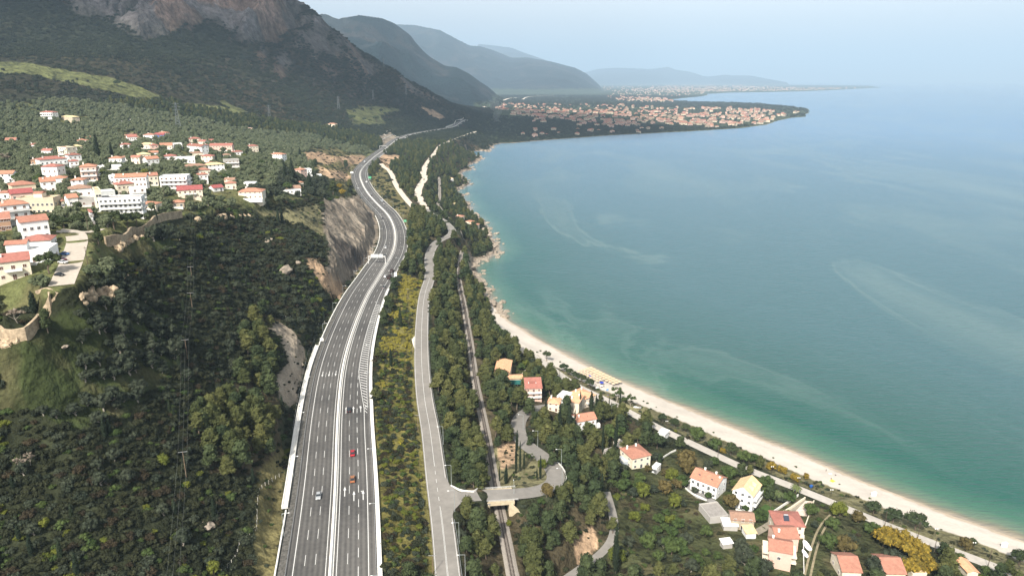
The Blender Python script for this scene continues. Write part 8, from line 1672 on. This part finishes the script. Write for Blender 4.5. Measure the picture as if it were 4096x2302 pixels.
# ------------------------------------------------------------------ the town on the bay
TM_ = []
tw = [wallm('beige'), wallm('stone'), wallm('sand'), wallm('pink')]; tr = [roofm('terracotta'), roofm('orange'), roofm('red'), roofm('brown'), roofm('darkred')]
for k in range(12):
    r_ = random.Random(k); w_, d_, h_ = r_.uniform(.8, 1.4), r_.uniform(.6, .9), r_.uniform(.42, .75); m = MB(); m.box(-w_/2, -d_/2, -.5, w_/2, d_/2, h_, 0)
    W_, D_ = w_/2 + .05, d_/2 + .05; kx = max(W_ - D_, 0) if k % 3 else W_
    m.add([(-W_,-D_,h_),(W_,-D_,h_),(W_,D_,h_),(-W_,D_,h_),(-kx,0,h_+.28),(kx,0,h_+.28)], [(0,1,5,4),(1,2,5),(2,3,4,5),(3,0,4)], 1)
    for q in (-.3, 0, .3): m.box(q * w_ - .06, -d_/2 - .01, h_ * .4, q * w_ + .06, -d_/2 - .002, h_ * .75, 2)
    TM_.append(m.mesh('town_house', tw[k % 4], tr[(k * 3) % 5], GLASS))
def inpoly(P, n, rng):
    P = np.array(P, float); out = []; lo, hi = P.min(0), P.max(0)
    while len(out) < n:
        q = rng.uniform(lo, hi, (n * 2, 2)); q = q[inside(q[:, 0], q[:, 1], P)]; out += list(q)
    return np.array(out[:n])
TZ = [([(1990,425),(2080,425),(2300,432),(2560,428),(2900,432),(3060,440),(3225,448),(3150,462),(3060,490),(2900,505),(2800,512),(2700,500),(2560,508),(2380,512),(2250,500),(2050,500),(1985,470)], 1050, 17, 'of the main bay town', 'low-rise houses of the bay town'),
      ([(2430,385),(2560,388),(2680,396),(2690,408),(2560,408),(2440,402)], 90, 20, 'of the small village behind the bay town', 'houses of the village behind the bay town'),
      ([(1990,412),(2060,415),(2300,422),(2500,420),(2500,428),(2000,424)], 60, 17, 'on the inland edge of the bay town', 'houses on the inland edge of the bay town'),
      ([(2050,500),(2300,505),(2700,515),(2600,528),(2300,540),(2080,556),(2040,530)], 30, 14, 'standing apart between bay town and shore', 'lone houses between town and shore')]
allh = []
for P, n, s, wh, grp in TZ:
    q = inpoly(P, n, RNG); W_ = onz(q[:, 0], q[:, 1], 5.0)
    cl = fbm(W_[:, 0], W_[:, 1], 160, 3, 600)
    for (x, y), w_, c_ in zip(q, W_, cl):
        if c_ < -.12 and grp.startswith('low-rise') and random.random() < .8: continue
        if float(sdist(np.array([w_[0]]), np.array([w_[1]]))[0]) < 12: continue
        allh.append((w_, s * random.uniform(.75, 1.25), wh, grp, y))
allh.sort(key=lambda t: -(t[1] / np.hypot(t[0][0], t[0][1])))
far_mesh = []
for k, (w_, s, wh, grp, y) in enumerate(allh):
    me = random.choice(TM_)
    if k < 296:
        sub_ = ' near the waterfront' if ('main' in wh and y > 488) else (' in its northern streets' if ('main' in wh and y < 450) else (' in its middle streets' if 'main' in wh else '')); col = me.materials[1].name.split('_')[-1]
        o = link(bpy.data.objects.new('town_house', me)); o.location = (w_[0], w_[1], float(hgt(w_[0], w_[1])) ); o.scale = (s, s, s * .75); o.rotation_euler = (0, 0, random.uniform(-.6, .6)); tag(o, 'small %s-roofed house %s%s' % (col, wh, sub_), 'house', '%s-roofed %s%s' % (col, grp, sub_))
    else: far_mesh.append((w_, s, me))
fh_ = [(w_, s) for w_, s, _ in far_mesh]
tow_pr = [byd_ for byd_ in (next(o for o in bpy.data.objects if o.type == 'MESH' and o.data == me) for me in TM_ if any(o.data == me for o in bpy.data.objects if o.type == 'MESH'))]
q = inpoly([(2560,350),(2640,338),(2760,330),(2900,328),(3050,338),(3100,345),(3300,350),(3480,347),(3300,356),(3150,360),(2900,362),(2650,366),(2500,360)], 900, RNG); W2 = onz(q[:, 0], q[:, 1] + 3, 6.0)
q3 = inpoly([(2380,345),(2500,338),(2900,345),(2900,365),(2700,385),(2450,380),(2390,362)], 260, RNG); W3 = onz(q3[:, 0], q3[:, 1], 6.0)
pts = [(w_[0], w_[1], 4.5) for w_, s in fh_]; rd = [s * .9 for w_, s in fh_]; pk = [random.randrange(len(tow_pr)) for _ in fh_]
for w_ in list(W2) + list(W3):
    if float(sdist(np.array([w_[0]]), np.array([w_[1]]))[0]) < 30: continue
    r = float(np.hypot(w_[0], w_[1]))
    if r > 40000: continue
    pts.append((w_[0], w_[1], 6)); rd.append(min(r * .0013, 26) * random.uniform(.5, 1.2)); pk.append(random.randrange(len(tow_pr)))
scatter('distant_town', pts, rd, pk, tow_pr, 'farther houses of the bay towns and the white city on the horizon')
# ------------------------------------------------------------------ far road along the foot of the mountains, smoke
def far_ribbon(name, pts, w_, label, z=15.):
    p = catmull(np.array(pts, float), 4.0); W = smooth(resample(onz(p[:, 0], p[:, 1], z), 25), 3);
    sheet(name, PALE, [strip(W, -w_, w_)], label)
far_ribbon('far_road', [(1899,468),(1903,452),(1911,441),(1935,437),(1951,433),(1940,427),(1919,422),(1922,414),(1945,410),(1971,407),(2010,402),(2034,394),(2070,391)], 13, 'pale road winding along the foot of the far mountains')
far_ribbon('far_road', [(2090,398),(2110,388),(2160,384),(2220,381)], 10, 'short pale road across the plain behind the town')
sm = MB(); base = onz(1996, 520, 6.)
for k in range(9):
    t = k / 8; r = 5 + 17 * t; c_ = np.array([-12 * t + 7 * math.sin(k * 1.3), 0, 4 + 95 * t]); V = IV2 * (r * (1 + .25 * fbm(IV2[:, 0] * 2 + k, IV2[:, 1] * 2 + IV2[:, 2], .7, 2, k)))[:, None] * [1, 1, 1.1] + c_; sm.add(V, [tuple(f) for f in IF2])
m, t, b, N, L = nodes('smoke_air'); t.nodes.remove(b); pv = N('ShaderNodeVolumePrincipled'); pv.inputs['Color'].default_value = (.85, .9, .95, 1); pv.inputs['Density'].default_value = .006; L(pv.outputs[0], t.nodes['Material Output'].inputs['Volume'])
o = sm.build('smoke', m); o.location = tuple(base); tag(o, 'thin blue-grey smoke rising from a field before the town', None, None, 'stuff')
